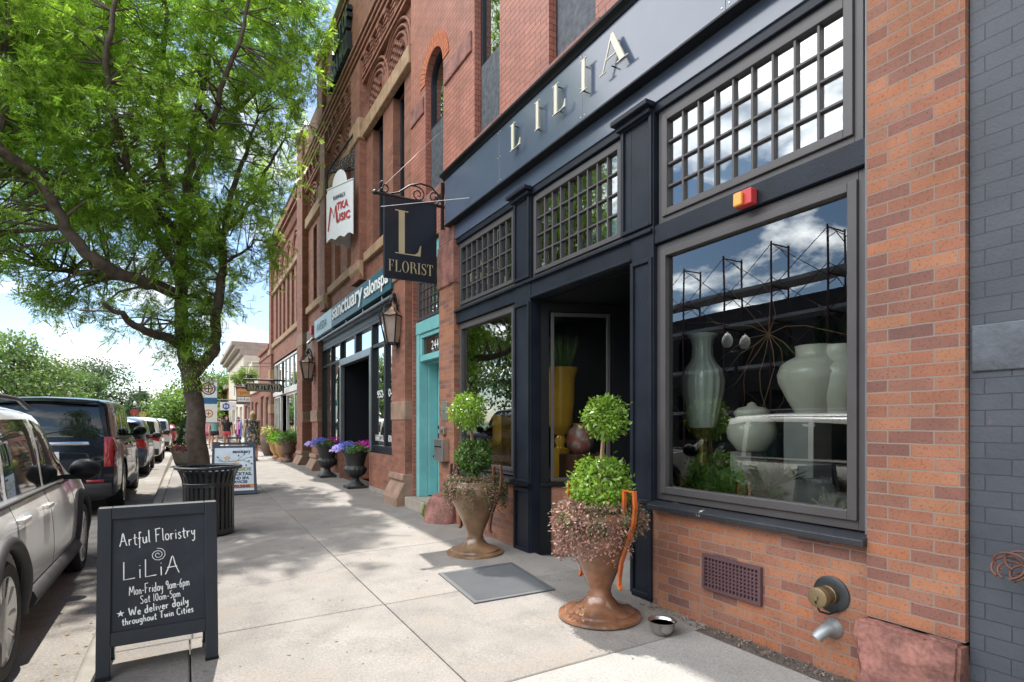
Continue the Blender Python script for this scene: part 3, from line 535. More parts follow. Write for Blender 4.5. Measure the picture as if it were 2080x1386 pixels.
# ================= salon building
SB = thing('brick_building', 'brown brick Victorian salon building with arched windows, corbelled parapet and dark metal lettering', 'building', (XF, 14, 0))
X0 = XF; DK = mat('salon_frame', (.010, .012, .016), .4, bump=.1, spec=.3); SLV = mat('silver_frame', (.24, .26, .28), .3, metal=.7)
uwin = [(9.52, 10.15, 5.05, 7.48), (10.75, 11.45, 5.05, 7.48), (12.95, 13.55, 5.05, 7.48), (14.2, 14.8, 5.05, 7.48), (16.05, 16.5, 5.05, 7.3), (17.1, 17.6, 5.05, 7.3)]
b = MB(); wall(b, 9.02, 19.4, 4.35, 10.4, uwin, X0+.06, .2); b.quad((X0+.06, 9.02, 10.4), (14, 9.02, 10.4), (14, 19.4, 10.4), (X0+.06, 19.4, 10.4)); b.quad((X0+.06, 9.025, 8.5), (14, 9.025, 8.5), (14, 9.025, 10.4), (X0+.06, 9.025, 10.4))
b.quad((X0+.06, 19.4, 9), (14, 19.4, 9), (14, 19.4, 10.4), (X0+.06, 19.4, 10.4)); b.build('upper_wall', BRS, SB, wn=False)
for h in uwin: window(SB, h[0], h[1], h[2], h[3], X0+.20, .06, .07, 1, 2, fm=NAVY, gm=GLD, mw=.06)
b = MB(); b.box(X0+.5, X0+.55, 9.1, 19.3, 4.9, 7.8); b.build('blind', mat('upper_dark', (.03, .032, .035)), SB)
# stone courses
b = MB()
for y0, y1 in ((9.03, 11.85), (12.66, 15.3), (15.95, 18.4)):
    b.box(X0-.03, X0+.2, y0, y1, 4.84, 5.04); b.box(X0-.05, X0+.2, y0, y1, 7.48, 7.78)
b.build_each('stone_course', SAND, SB, bevel=.02)
# pilasters running to the parapet
b = MB()
for y0, y1 in ((11.9, 12.62), (15.34, 15.92)): b.box(X0-.09, X0+.08, y0, y1, 4.5, 9.1)
b.box(X0-.12, X0+.4, 18.42, 19.38, -.0, 10.4); b.build_each('pilaster', BRS, SB)
b = MB()
for y0, y1 in ((11.86, 12.66), (15.3, 15.96)):
    b.box(X0-.13, X0+.05, y0, y1, 7.45, 7.9); b.prism([(0, 0), (-.13, .22), (-.13, .4), (0, .4)], lambda a, c: (X0+a, y0, 4.5+c), lambda a, c: (X0+a, y1, 4.5+c))
b.build_each('corbel_stone', SAND, SB, bevel=.03)
# arches, checker panels
archs = [(9.83, .52), (11.1, .55), (13.25, .55), (14.5, .55), (16.3, .45), (17.4, .45)]
for m_, r in archs:
    b = MB(); ck = MB(); dk = MB(); zs = 7.92
    for rr, dx in ((r+.02, .035), (r+.14, .05), (r+.26, .065)):
        pts = [(X0+.06-dx/2, m_-rr*math.cos(math.pi*k/18), zs+rr*.86*math.sin(math.pi*k/18)) for k in range(19)]; b.tube([(pts[0][0], pts[0][1], 7.8)]+pts+[(pts[-1][0], pts[-1][1], 7.8)], .035, 6)
    P = [(m_-r*.72*math.cos(math.pi*k/14), zs+r*.78*math.sin(math.pi*k/14)) for k in range(15)]; P = [(m_-r*.72, 7.79)]+P+[(m_+r*.72, 7.79)]
    dk.prism(P, lambda a, c: (X0+.06, a, c), lambda a, c: (X0+.052, a, c))
    for i in range(-4, 5):
        for j in range(12):
            if (i+j) % 2: continue
            y, z = m_+i*.10, 7.83+j*.072; 
            if z > zs: ok = ((y-m_)/(r*.66))**2+((z-zs)/(r*.72))**2 < 1
            else: ok = abs(y-m_) < r*.66
            if ok: ck.box(X0+.0, X0+.056, y-.045, y+.045, z, z+.058)
    b.build('arch_moulding', BRS, SB, smooth=60); dk.build('arch_recess', mat('recess_brick', (.09, .04, .03), .9), SB); ck.build('checker_bricks', BRS, SB)
# corbel table + cornice
b = MB()
for y0, y1 in ((9.1, 11.85), (12.66, 15.3), (15.95, 18.4)):
    n = int((y1-y0)/.42)
    for i in range(n):
        yc = y0+(i+.5)*(y1-y0)/n
        for k in range(5): b.box(X0-.0-.018*k, X0+.06, yc-.06+.0, yc+.06, 8.76+k*.075, 8.825+k*.075)
        b.box(X0-.02, X0+.06, yc+.09, yc+.27, 8.79, 8.82); b.box(X0-.02, X0+.06, yc+.09, yc+.27, 8.88, 8.91); b.box(X0-.02, X0+.06, yc+.09, yc+.27, 8.97, 9.0); b.box(X0-.02, X0+.06, yc+.09, yc+.27, 9.06, 9.09)
    b.box(X0-.06, X0+.06, y0, y1, 8.69, 8.74); b.box(X0-.04, X0+.06, y0, y1, 8.60, 8.65)
b.build('corbel_table', BRS, SB)
b = MB()
for k, (z, d) in enumerate(((9.14, .06), (9.25, .09), (9.36, .12), (9.47, .15))): b.box(X0-d, X0+.06, 9.03, 19.4, z, z+.075)
b.build_each('string_course', BRS, SB, bevel=.01)
# parapet gable
b = MB(); b.box(X0-.05, X0+.3, 9.03, 15.3, 9.545, 11.3); b.box(X0-.10, X0+.3, 9.03, 15.32, 11.08, 11.15); b.box(X0-.05, X0+.3, 15.94, 18.42, 9.545, 10.4); b.build_each('parapet', BRS, SB)
b = MB(); b.box(X0-.16, X0+.35, 9.02, 15.4, 11.3, 11.38); b.build('parapet_coping', mat('zinc', (.55, .57, .58), .4, metal=.7), SB)
b = MB(); b.box(X0-.16, X0+.35, 15.3, 16.0, 9.545, 11.1); b.box(X0-.2, X0+.4, 15.25, 16.05, 11.1, 11.25); b.box(X0-.18, X0+.45, 18.38, 19.42, 10.4, 10.55); b.build_each('turret', BRS, SB, bevel=.02)
b = MB(); b.lathe([(.36, 0), (.33, .2), (.2, .42), (.05, .55), (0, .56)], 16, (X0+.05, 15.65, 11.25)); b.lathe([(.42, 0), (.38, .2), (.22, .42), (.05, .55), (0, .56)], 16, (X0+.1, 18.9, 10.55)); b.build_each('turret_cap', mat('zinc', (.55, .57, .58)), SB, smooth=50)
for s, z, yc, w_ in (('PORT OF', 10.28, 13.35, 1.5), ('TONKA HALL', 9.72, 13.6, 2.1)):
    text(s, .60, FACE(yc, z, X0-.06), mat('black_iron_letter', (.012, .02, .022), .5), 'parapet_lettering', SB, .06, bold=.022, w=w_, ext=.06)
# ground floor: piers
b = MB(); b.box(X0-.10, X0+.4, 9.03, 9.72, .58, 4.35); b.box(X0-.08, X0+.4, 16.25, 17.1, .62, 4.35); b.build_each('pier', BRS, SB)
b = MB()
for y0, y1 in ((9.01, 9.76), (16.2, 17.15), (18.38, 19.42)):
    b.prism([(-.10, .62), (-.14, .62), (-.16, .52), (-.12, .48), (-.26, .22), (-.26, -.05), (.3, -.05), (.3, .62)], lambda a, c: (X0+a, y0, c), lambda a, c: (X0+a, y1, c))
    b.box(X0-.115, X0+.35, y0+.01, y1-.01, 1.52, 1.84); b.box(X0-.13, X0+.35, y0, y1, 3.92, 4.3)
b.build_each('pier_stone', BROWNST, SB, bevel=.015)
# storefront 9.72-16.25
b = MB(); b.box(X0+.0, X0+.2, 9.76, 11.40, .10, .88); b.box(X0+.0, X0+.2, 14.1, 16.2, .1, .88); b.box(X0+.9, X0+1.0, 13.1, 14.1, .0, .88); b.box(X0+.0, X0+1.0, 11.38, 11.5, .1, .88); b.box(X0, X0+1, 14.0, 14.12, .1, .88); b.build_each('bulkhead', BRS, SB)
b = MB(); b.box(X0-.03, X0+.3, 9.76, 11.4, -.04, .20); b.box(X0-.03, X0+.3, 14.1, 16.2, -.04, .25); b.build_each('plinth', CURBM, SB)
b = MB()
frame_bars(b, 9.72, 11.42, .88, 3.52, X0+.02, .07, .12, 2, 1, .11, bot=.15); b.box(X0+.03, X0+.12, 9.75, 11.40, 2.98, 3.05)
frame_bars(b, 14.05, 16.22, .88, 3.52, X0+.02, .07, .12, 2, 1, .09, bot=.15); b.box(X0+.03, X0+.12, 14.05, 16.22, 2.98, 3.05)
b.box(X0+.02, X0+.12, 11.42, 14.05, 3.44, 3.52); b.box(X0+.02, X0+.10, 12.6, 12.75, 3.0, 3.44); b.box(X0+.02, X0+.14, 9.72, 16.22, 3.52, 3.8)
b.box(X0+.02, X0+.9, 14.02, 14.10, 0, 3.0); b.box(X0+.02, X0+.9, 11.42, 11.50, .88, 3.0)
fo = b.build('shop_window', DK, SB, bevel=.006)
g = MB()
for y0, y1, z0, z1 in ((9.8, 11.35, 1.0, 3.45), (14.1, 16.15, 1.0, 3.45), (11.5, 14.0, 3.02, 3.44)): g.quad((X0+.09, y1, z0), (X0+.09, y0, z0), (X0+.09, y0, z1), (X0+.09, y1, z1))
g.build('pane', GL, fo)
b = MB(); b.box(X0-.0, X0+.15, 11.40, 14.08, 2.86, 3.02); b.box(X0-.0, X0+.1, 13.96, 14.08, .88, 2.86); b.box(X0, X0+.1, 11.40, 11.52, .9, 2.86); b.build_each('metal_trim', SLV, SB, bevel=.01)
b = MB(); frame_bars(b, 12.0, 13.1, .04, 2.5, X0+.9, .12, .05, bot=.3); frame_bars(b, 12.0, 13.1, 2.55, 2.95, X0+.9, .06, .05); b.box(X0+.9, X0+.95, 13.1, 14.02, .88, 3.0); b.box(X0+.9, X0+.95, 11.5, 12.0, .88, 3.0); d = b.build('shop_door', DK, SB, bevel=.004)
b = MB(); b.quad((X0+.93, 13.0, .3), (X0+.93, 12.1, .3), (X0+.93, 12.1, 2.9), (X0+.93, 13.0, 2.9)); b.build('pane', GL, d)
text('250', .20, FACE(13.5, 1.72, X0+.895), WHITE, 'house_number', SB)
b = MB(); b.box(X0+.1, X0+1, 11.42, 14.05, 3.0, 3.02); b.build('porch_ceiling', BLK, SB)
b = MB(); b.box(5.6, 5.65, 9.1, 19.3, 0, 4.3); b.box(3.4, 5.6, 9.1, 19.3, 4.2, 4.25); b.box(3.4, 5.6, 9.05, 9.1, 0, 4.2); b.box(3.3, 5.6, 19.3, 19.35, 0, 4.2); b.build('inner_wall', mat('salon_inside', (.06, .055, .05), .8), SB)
b = MB(); b.box(3.3, 5.6, 9.1, 19.3, -.02, .02); b.build('shop_floor', mat('salon_floor', (.1, .09, .08), .5), SB)
for s, y, z, h_, w_ in (('952-470-5840', 10.50, 1.98, .2, 1.45), ('HAIR COLOR  SKIN MAKEUP', 10.58, 1.12, .17, 1.55)): text(s, h_, FACE(y, z, X0+.088), WHITE, 'window_lettering', SB, .002, bold=.004, w=w_)
b = MB(); b.box(X0+.082, X0+.086, 9.80, 10.0, 1.7, 2.35); b.build('window_poster', mat('poster_teal', (.25, .55, .55)), SB)
# iron gate recess 17.15-18.4
b = MB(); b.box(X0+.35, X0+.4, 17.1, 18.4, 0, 4.3); b.build('stair_recess', DARK, SB)
b = MB()
for k in range(11): b.tube([(X0+.22, 17.2+k*.115, .3), (X0+.22, 17.2+k*.115, 2.9)], .012, 6)
for z in (.35, 1.1, 2.2, 2.85): b.box(X0+.2, X0+.24, 17.15, 18.38, z, z+.05)
for k in range(5):
    for j in range(9):
        c = (X0+.22, 17.32+k*.23, .55+j*.26); b.tube([(c[0], c[1]+.075*math.cos(t*.55)*(1-t*.05), c[2]+.075*math.sin(t*.55)*(1-t*.05)) for t in range(14)], .009, 5)
b.build('iron_gate', IRON, SB)
b = MB(); b.box(X0-.0, X0+.3, 17.15, 18.38, 2.95, 4.3); b.build('overpanel', mat('grey_board', (.16, .15, .14), .8, var=.3), SB)
# salon sign board (fixed above the shop window)
SG = thing('shop_sign', 'long teal to pale blue salon sign board with white lettering above the salon window', 'sign', (XF-.1, 13, 3.8))
b = MB(); b.box(X0-.15, X0-.04, 9.62, 14.25, 3.82, 4.30); b.build('board', mat('teal_sign', (.018, .085, .11), .42, var=.15, scale=1.2, spec=.25), SG, bevel=.004)
b = MB(); b.box(X0-.15, X0-.04, 14.255, 16.35, 3.82, 4.30); b.build('board', mat('pale_sign', (.34, .50, .58), .4, var=.05), SG, bevel=.004)
text('sanctuary', .50, FACE(12.75, 3.98, X0-.152), WHITE, 'lettering', SG, .02, bold=.008, w=2.7, ext=.003); text('salonspa', .40, FACE(10.50, 3.96, X0-.152), WHITE, 'lettering', SG, .02, bold=.006, w=1.55, ext=.003); text('AVEDA', .30, FACE(15.4, 3.95, X0-.152), mat('blue_black_letter', (.03, .06, .10)), 'lettering', SG, .006, w=1.25)
b = MB(); b.tube([(X0-.1, 9.65, 3.72), (X0-.1, 16.3, 3.72)], .03, 8)
for y in (10.3, 11.6, 13, 14.4, 15.6): b.tube([(X0-.1, y, 3.72), (X0-.1, y, 3.83)], .015, 6)
b.tube([(X0-.1, 9.66, 3.72), (X0-.02, 9.70, 3.5), (X0-.02, 9.70, 1.0)], .02, 8); b.build('rail', SLV, SG, smooth=60)
# ================= shop beyond (Brightwater) 19.42-26.9
BW = thing('brick_building', 'lower brown brick building with a row of tall narrow upper windows beyond the salon', 'building', (XF, 23, 0))
fw = [(19.9+k*1.0, 20.45+k*1.0, 4.9, 6.95) for k in range(6)]
b = MB(); wall(b, 19.4, 26.9, 4.05, 9.2, fw, X0+.04, .2); b.quad((X0+.04, 26.9, -.2), (14, 26.9, -.2), (14, 26.9, 9.2), (X0+.04, 26.9, 9.2)); b.quad((X0+.04, 19.4, 9.2), (14, 19.4, 9.2), (14, 26.9, 9.2), (X0+.04, 26.9, 9.2)); b.build('upper_wall', BRS, BW, wn=False)
for h in fw: window(BW, h[0], h[1], h[2], h[3], X0+.14, .05, .06, 1, 1, fm=mat('white_frame', (.6, .6, .58)), gm=GLD)
b = MB(); b.box(X0-.04, X0+.2, 19.42, 26.9, 4.7, 4.89); b.box(X0-.04, X0+.2, 19.42, 26.9, 6.96, 7.12); b.box(X0-.10, X0+.3, 26.2, 26.95, 3.3, 3.8); b.box(X0-.1, X0+.3, 26.2, 26.95, 1.9, 2.3); b.box(X0-.10, X0+.3, 26.2, 26.95, 4.45, 4.7); b.box(X0-.1, X0+.3, 26.2, 26.95, -.1, .5); b.build_each('stone_course', SAND, BW, bevel=.02)
b = MB(); b.box(X0-.06, X0+.3, 26.25, 26.9, .5, 9.2)
for k in range(40): b.box(X0-.05, X0+.04, 19.5+k*.18, 19.58+k*.18, 8.3, 8.62)
for k in range(5):
    m_ = 20.4+k*1.35
    for r in (.5, .62): b.tube([(X0+.02, m_-r*math.cos(math.pi*t/12), 7.35+r*1.2*math.sin(math.pi*t/12)) for t in range(13)], .035, 5)
b.box(X0-.1, X0+.04, 19.42, 26.9, 8.75, 8.82); b.box(X0-.14, X0+.04, 19.42, 26.9, 8.95, 9.2); b.build('brick_ornament', BRS, BW)
b = MB(); b.box(X0-.18, X0+.3, 19.42, 26.95, 9.2, 9.28); b.build('coping', mat('verdigris', (.12, .22, .18)), BW)
window(BW, 19.5, 26.2, 2.78, 4.0, X0+.08, .07, .08, 7, 1, fm=mat('white_frame', (.6, .6, .58)), gm=GLT, mw=.05, name='transom_window'); window(BW, 19.5, 22.9, .95, 2.62, X0+.08, .09, .08, 2, 1, fm=mat('white_frame', (.6, .6, .58)), gm=GL, mw=.09, name='shop_window'); window(BW, 24.4, 26.2, .6, 2.62, X0+.08, .09, .08, 2, 1, fm=mat('white_frame', (.6, .6, .58)), gm=GL, mw=.09, name='shop_window')
b = MB(); b.box(X0+.02, X0+.25, 19.45, 26.2, 2.62, 2.78); b.build('window_head', mat('white_frame', (.6, .6, .58)), BW)
b = MB(); b.box(X0+.03, X0+.2, 19.42, 22.9, -.1, .95); b.box(X0+.03, X0+.2, 24.4, 26.2, -.1, .6); b.build_each('bulkhead', BRS, BW)
b = MB(); frame_bars(b, 23.1, 24.2, .0, 2.6, X0+.7, .12, .06); d = b.build('shop_door', DK, BW); b = MB(); b.quad((X0+.73, 24.1, .1), (X0+.73, 23.2, .1), (X0+.73, 23.2, 2.5), (X0+.73, 24.1, 2.5)); b.build('pane', GLD, d)
b = MB(); b.box(5.4, 5.45, 19.5, 26.8, 0, 4.2); b.box(3.4, 5.4, 19.5, 26.8, 4.0, 4.05); b.box(3.4, 5.4, 26.75, 26.8, 0, 4.0); b.box(X0+.5, X0+.55, 19.6, 26.5, 4.8, 7); b.build('inner_wall', mat('salon_inside', (.06, .055, .05)), BW)
# ================= farther buildings
def farb(label, y0, y1, h, wm, top, tm, wins, x=XF):
    B = thing('brick_building' if wm in (BRF, BRS) else 'rendered_building', label, 'building', (x, (y0+y1)/2, 0))
    b = MB(); wall(b, y0, y1, -.2, h, wins, x, .25); b.quad((x, y0, -.2), (x, y0, h), (14, y0, h), (14, y0, -.2)); b.quad((x, y1, -.2), (14, y1, -.2), (14, y1, h), (x, y1, h)); b.quad((x, y0, h), (14, y0, h), (14, y1, h), (x, y1, h)); b.build('wall', wm, B, wn=False)
    b = MB()
    for d, z0, z1 in top: b.box(x-d, x+.2, y0-.02, y1, h+z0, h+z1); b.box(x+.2, 13.9, y0-.02, y0+.15, h+z0, h+z1)
    b.build('cornice', tm, B, bevel=.02)
    for w_ in wins: window(B, w_[0], w_[1], w_[2], w_[3], x+.12, .07, .06, 2 if w_[1]-w_[0] > 1.2 else 1, 1, fm=mat('white_frame', (.6, .6, .58)), gm=GL)
    b = MB(); b.box(x+.9, x+.95, y0+.2, y1-.2, 0, h-.2); b.build('inner_wall', DARK, B); return B
CRM = mat('cream_render', (.62, .56, .46), .7, var=.08)
farb('single-storey brick shop with stepped parapet just past the tall corner pilaster', 26.98, 31.0, 5.0, BRF, [(.05, -.5, -.35), (.1, -.2, 0)], BRS, [(27.4, 28.6, .7, 2.7), (29.2, 30.6, 0, 2.8)])
farb('low brick shop under a cream cornice farther along the street', 31.02, 40.0, 4.4, BRF, [(.35, -.25, .2), (.25, -.5, -.25), (.1, -1.3, -.5)], CRM, [(31.6, 33.2, .6, 2.6), (34, 35, 0, 2.7), (36, 39, .6, 2.6)])
farb('pale grey rendered building with a bracketed cornice at the end of the row', 40.05, 54, 6.4, CRM, [(.7, .1, .35), (.5, -.15, .1), (.2, -.5, -.15)], mat('taupe_cornice', (.36, .30, .25)), [(41, 43, .6, 2.6), (44.5, 46, 0, 2.7), (47, 50, .6, 2.6), (41, 42, 3.6, 5.2), (44, 45, 3.6, 5.2), (47, 48, 3.6, 5.2)])
farb('small distant brick building under an orange awning', 54.1, 75, 4.6, BRF, [(.3, -.1, .2)], mat('taupe_cornice', (.36, .30, .25)), [(56, 59, .6, 2.6), (62, 66, .6, 2.6)])
# ================= across the street: building under scaffolding (seen reflected in the shop windows)
OB = thing('brick_building', 'dark unfinished building under scaffolding across the street, mirrored in the display window', 'building', (-17, 10, 0))
b = MB(); wall(b, 3, 27.5, STZ, 7.2, [(4+k*3.9, 6.9+k*3.9, .6, 3.0) for k in range(6)]+[(4+k*3.9, 6.9+k*3.9, 4.0, 6.3) for k in range(6)], 17, .4); 
b.v = [(-x, y, z) for x, y, z in b.v]; b.box(-28, -17.02, 3, 27.5, 7.1, 7.2); b.box(-28, -17.02, 2.95, 3, 0, 7.2); b.box(-28, -17.02, 27.5, 27.55, 0, 7.2); b.box(-17.6, -17.5, 3, 27.5, 0, 7.1); b.build('wall', mat('dark_cladding', (.035, .037, .042), .8, var=.3), OB)
SC = thing('scaffold', 'maroon tube scaffolding with plank decks mirrored in the big display window', 'scaffolding', (-15.6, 10, 0))
mrn = mat('maroon_steel', (.085, .022, .026), .5)
b = MB()
for k in range(11):
    y = 3.2+k*2.45
    for x in (-15.1, -16.3): b.tube([(x, y, STZ), (x, y, 9.3)], .045, 6)
    for z in (1.9, 3.9, 5.9, 7.4, 9.2):
        b.tube([(-15.1, y, z), (-16.3, y, z)], .035, 6)
        for q in (1,): b.tube([(-15.1, y, z-.45), (-15.7, y, z-.1), (-16.3, y, z-.45)], .02, 5)
    for j, z in enumerate((STZ, 1.9, 3.9, 5.9, 7.3)):
        if k < 10: b.tube([(-15.1, y, z), (-15.1, y+2.45, z+1.9)], .018, 5); b.tube([(-15.1, y, z+1.9), (-15.1, y+2.45, z)], .018, 5)
b.build('tube_frame', mrn, SC)
b = MB()
for z in (1.95, 3.95, 5.95, 7.45): b.box(-16.25, -15.15, 3.2, 27.7, z, z+.06); b.box(-15.14, -15.10, 3.2, 27.7, z, z+.15)
b.build('plank_deck', mat('plank', (.42, .40, .38), .8), SC)
# ================= cars
def pchip(x, y, q):
    x = np.asarray(x, float); y = np.asarray(y, float); q = np.atleast_1d(np.asarray(q, float)); h = np.diff(x); d = np.diff(y)/h; m = np.zeros(len(x))
    m[1:-1] = np.where(d[:-1]*d[1:] > 0, 2*d[:-1]*d[1:]/np.where(np.abs(d[:-1]+d[1:]) < 1e-9, 1, d[:-1]+d[1:]), 0); m[0] = d[0]; m[-1] = d[-1]
    i = np.clip(np.searchsorted(x, q)-1, 0, len(x)-2); t = (q-x[i])/h[i]
    return (2*t**3-3*t**2+1)*y[i]+(t**3-2*t**2+t)*h[i]*m[i]+(-2*t**3+3*t**2)*y[i+1]+(t**3-t**2)*h[i]*m[i+1]
TYRE = mat('tyre_rubber', (.018, .018, .018), .75, var=.2, bump=.3, bscale=70); RIMM = mat('alloy', (.50, .50, .50), .25, metal=1, var=.03); CLAD = mat('black_cladding', (.03, .03, .032), .65)
CGL = mat('car_glass', (.012, .016, .016), .03, spec=.9, var=0); REDL = mat('tail_lens', (.30, .012, .012), .12, coat=1, var=.05); WHL = mat('clear_lens', (.55, .5, .46), .15, coat=1); CHR = mat('chrome', (.75, .75, .76), .08, metal=1, var=0)
def car(label, col, x_right, y_rear, L=5.05, W=2.0, H=1.78, belt=1.05, style='suv', full=True, boxy=0., clad=True, kind='parked_car', metal=0., rot=0, zg=None):
    hw = W/2; zr = rise(y_rear+L/2)+STZ if zg is None else zg
    C = thing(kind, label, 'car', (x_right-hw, y_rear+L/2, zr), rot, 'vehicles parked along the kerb' if rot == 0 else None)
    pm = mat('paint_%s' % '_'.join(str(c) for c in col), col, .28, metal=metal, var=.02, coat=1 if col[0] > .3 else .55, spec=.5 if col[0] > .3 else .2)
    h = L/2; hs = 1.14-.0*boxy
    if style == 'suv': st = [(-h, .93, belt, H-.10), (-h+.12, .965, belt+.01, H-.05), (-h+.9, 1, belt+.01, H-.01), (-.25*L*.5, 1, belt, H), (.3, 1, belt-.01, H-.03), (.62, 1, belt-.02, H-.16), (1.0, .995, belt-.03, 1.30*H/1.78), (1.28, .99, belt-.03, 1.12*H/1.78), (1.95, .975, belt-.06, 1.06*H/1.78), (h-.16, .93, belt-.16, .98*H/1.78), (h, .84, belt-.36, .74*H/1.78)]
    else: st = [(-h, .88, .85, .98), (-h+.3, .95, .92, 1.06), (-h+.7, .98, .95, 1.12), (-h+1.2, 1, .95, H-.08), (-.1, 1, .94, H), (.3, 1, .93, H-.05), (.75, .99, .92, H-.28), (1.15, .98, .9, 1.0), (1.8, .96, .85, .94), (h-.15, .92, .72, .82), (h, .84, .55, .66)]
    ys = [s[0] for s in st]; sl = .24-.14*boxy
    ctl = []
    for y, wf, zb, zt in st:
        w_ = hw*wf; cab = max(0, min(1, (zt-zb-.06)/.45)); up = zt-zb
        rail = .79+.05*boxy
        ctl.append([(.80*w_, .24), (.955*w_, .30), (1.0*w_, .58), (.978*w_, zb-.16), ((.925)*w_, zb), ((.925-.045*cab)*w_-.00, zb+up*.5), (((rail)*cab+.86*(1-cab))*w_, zt-.055*cab-.012), (.52*w_, zt), (0, zt+.02)])
    ctl = np.array(ctl); NR = 9
    def ring(y): return np.stack([[pchip(ys, ctl[:, j, k], y)[0] for k in (0, 1)] for j in range(NR)])
    jj = np.arange(NR); jq = np.linspace(0, NR-1, 33)
    def dens(y): r = ring(y); return np.stack([pchip(jj, r[:, 0], jq), pchip(jj, r[:, 1], jq)], 1)
    def shift(y, z):
        a = max(0, min(1, (-h+.5-y)/.5)); return a*sl*max(0, (z-.95))/max(.1, H-.95)*1.0+a*.05*max(0, .5-z)
    Y = np.concatenate([np.linspace(-h, -h+.3, 5), np.linspace(-h+.36, h-.3, 44 if full else 22), np.linspace(h-.24, h, 6)])
    D = [dens(y) for y in Y]; b = MB(); n = len(jq)
    for sgn in (1, -1):
        o = len(b.v)
        for y, r in zip(Y, D): b.v += [(sgn*x, y+shift(y, z), z) for x, z in r]
        for i in range(len(Y)-1): b.f += [(o+i*n+j, o+i*n+j+1, o+(i+1)*n+j+1, o+(i+1)*n+j) for j in range(n-1)]
    def rear_y(x, z):
        r = D[0]; w_ = np.interp(z, r[:, 1], r[:, 0]); return -h+shift(-h, z)-.06*(1-min(1, abs(x)/max(w_, .05))**2)
    for end in (0, -1):
        r = D[end]; y = Y[end]; K = 11; o = len(b.v)
        for x, z in r:
            for k in range(K):
                xx = x*(1-2*k/(K-1)); b.v.append((xx, (rear_y(xx, z) if end == 0 else y+.10*(1-(xx/max(x, .01))**2 if x > .01 else 0)), z))
        b.f += [(o+i*K+k, o+i*K+k+1, o+(i+1)*K+k+1, o+(i+1)*K+k) for i in range(n-1) for k in range(K-1)]
    o = len(b.v); b.v += [(s*.80*hw*.9, y, .24) for y in (Y[0], Y[-1]) for s in (1, -1)]
    # floor strip
    b2 = []; m0 = len(Y)
    for i in range(m0-1): b.f.append((i*n, (i+1)*n, m0*n+(i+1)*n, m0*n+i*n))
    me = bpy.data.meshes.new('body'); me.from_pydata(b.v, [], b.f); bm = bmesh.new(); bm.from_mesh(me); bmesh.ops.remove_doubles(bm, verts=bm.verts, dist=.0015); bmesh.ops.delete(bm, geom=[v for v in bm.verts if not v.link_faces], context='VERTS'); bmesh.ops.recalc_face_normals(bm, faces=bm.faces); bm.to_mesh(me); bm.free()
    me.materials.append(pm); body = bpy.data.objects.new('body', me); COL.objects.link(body)
    R = .375*H/1.78; ya, yb = h-.93, -h+1.08
    if full:
        cut = MB()
        for y in (ya, yb): cut.tube([(-hw-.3, y, R+.02), (hw+.3, y, R+.02)], R+.055, 36)
        co = cut.build('c', CLAD); mo = body.modifiers.new('b', 'BOOLEAN'); mo.operation = 'DIFFERENCE'; mo.object = co; mo.solver = 'EXACT'
        dg = bpy.context.evaluated_depsgraph_get(); me2 = bpy.data.meshes.new_from_object(body.evaluated_get(dg)); body.modifiers.clear(); body.data = me2; cm = co.data; bpy.data.objects.remove(co); bpy.data.meshes.remove(cm); bpy.data.meshes.remove(me); me = me2; me.name = 'body'
        me.materials.clear(); me.materials.append(pm)
        for p in me.polygons: p.material_index = 0
    me.polygons.foreach_set('use_smooth', [True]*len(me.polygons)); me.set_sharp_from_angle(angle=math.radians(38)); attach(body, C, True)
    def sx(y, z):
        r = dens(y)[4:29]; o = np.argsort(r[:, 1]); return float(np.interp(z, r[o, 1], r[o, 0]))
    def patch(name, m, c, off=.006, nu=9, nv=6, side=1, par=C, th=0):  # c: bottom-rear, bottom-front, top-front, top-rear in (y,z)
        q = MB(); c = [Vector(p) for p in c]
        def fn(u, v):
            p = (c[0]*(1-u)+c[1]*u)*(1-v)+(c[3]*(1-u)+c[2]*u)*v; e = off if 0 < u < 1 and 0 < v < 1 else off*.3
            return (side*(sx(p.x, p.y)+e), p.x+shift(p.x, p.y), p.y)
        q.grid(nu, nv, fn); return q.build(name, m, par, local=True, smooth=180)
    def rpatch(name, m, c, off=.008, nu=9, nv=6, par=C):
        q = MB(); c = [Vector(p) for p in c]
        def fn(u, v):
            p = (c[0]*(1-u)+c[1]*u)*(1-v)+(c[3]*(1-u)+c[2]*u)*v; e = off if 0 < u < 1 and 0 < v < 1 else off*.2
            return (p.x, rear_y(p.x, p.y)-e, p.y)
        q.grid(nu, nv, fn); return q.build(name, m, par, local=True, smooth=180)
    zt = H-.13; zb = belt+.02; k = H/1.78
    wins = [((-.02, zb), (1.02, zb-.02), (.42, zt-.06), (-.02, zt)), ((-1.12, zb+.01), (-.10, zb), (-.10, zt), (-1.08, zt-.01)), ((-h+.42, zb+.03), (-1.20, zb+.01), (-1.16, zt-.01), (-h+.52, zt-.05))] if style == 'suv' else [((-.02, .96), (.92, .94), (.35, zt+.0), (-.02, zt+.02)), ((-1.2, .97), (-.1, .96), (-.1, zt+.02), (-.95, zt-.02))]
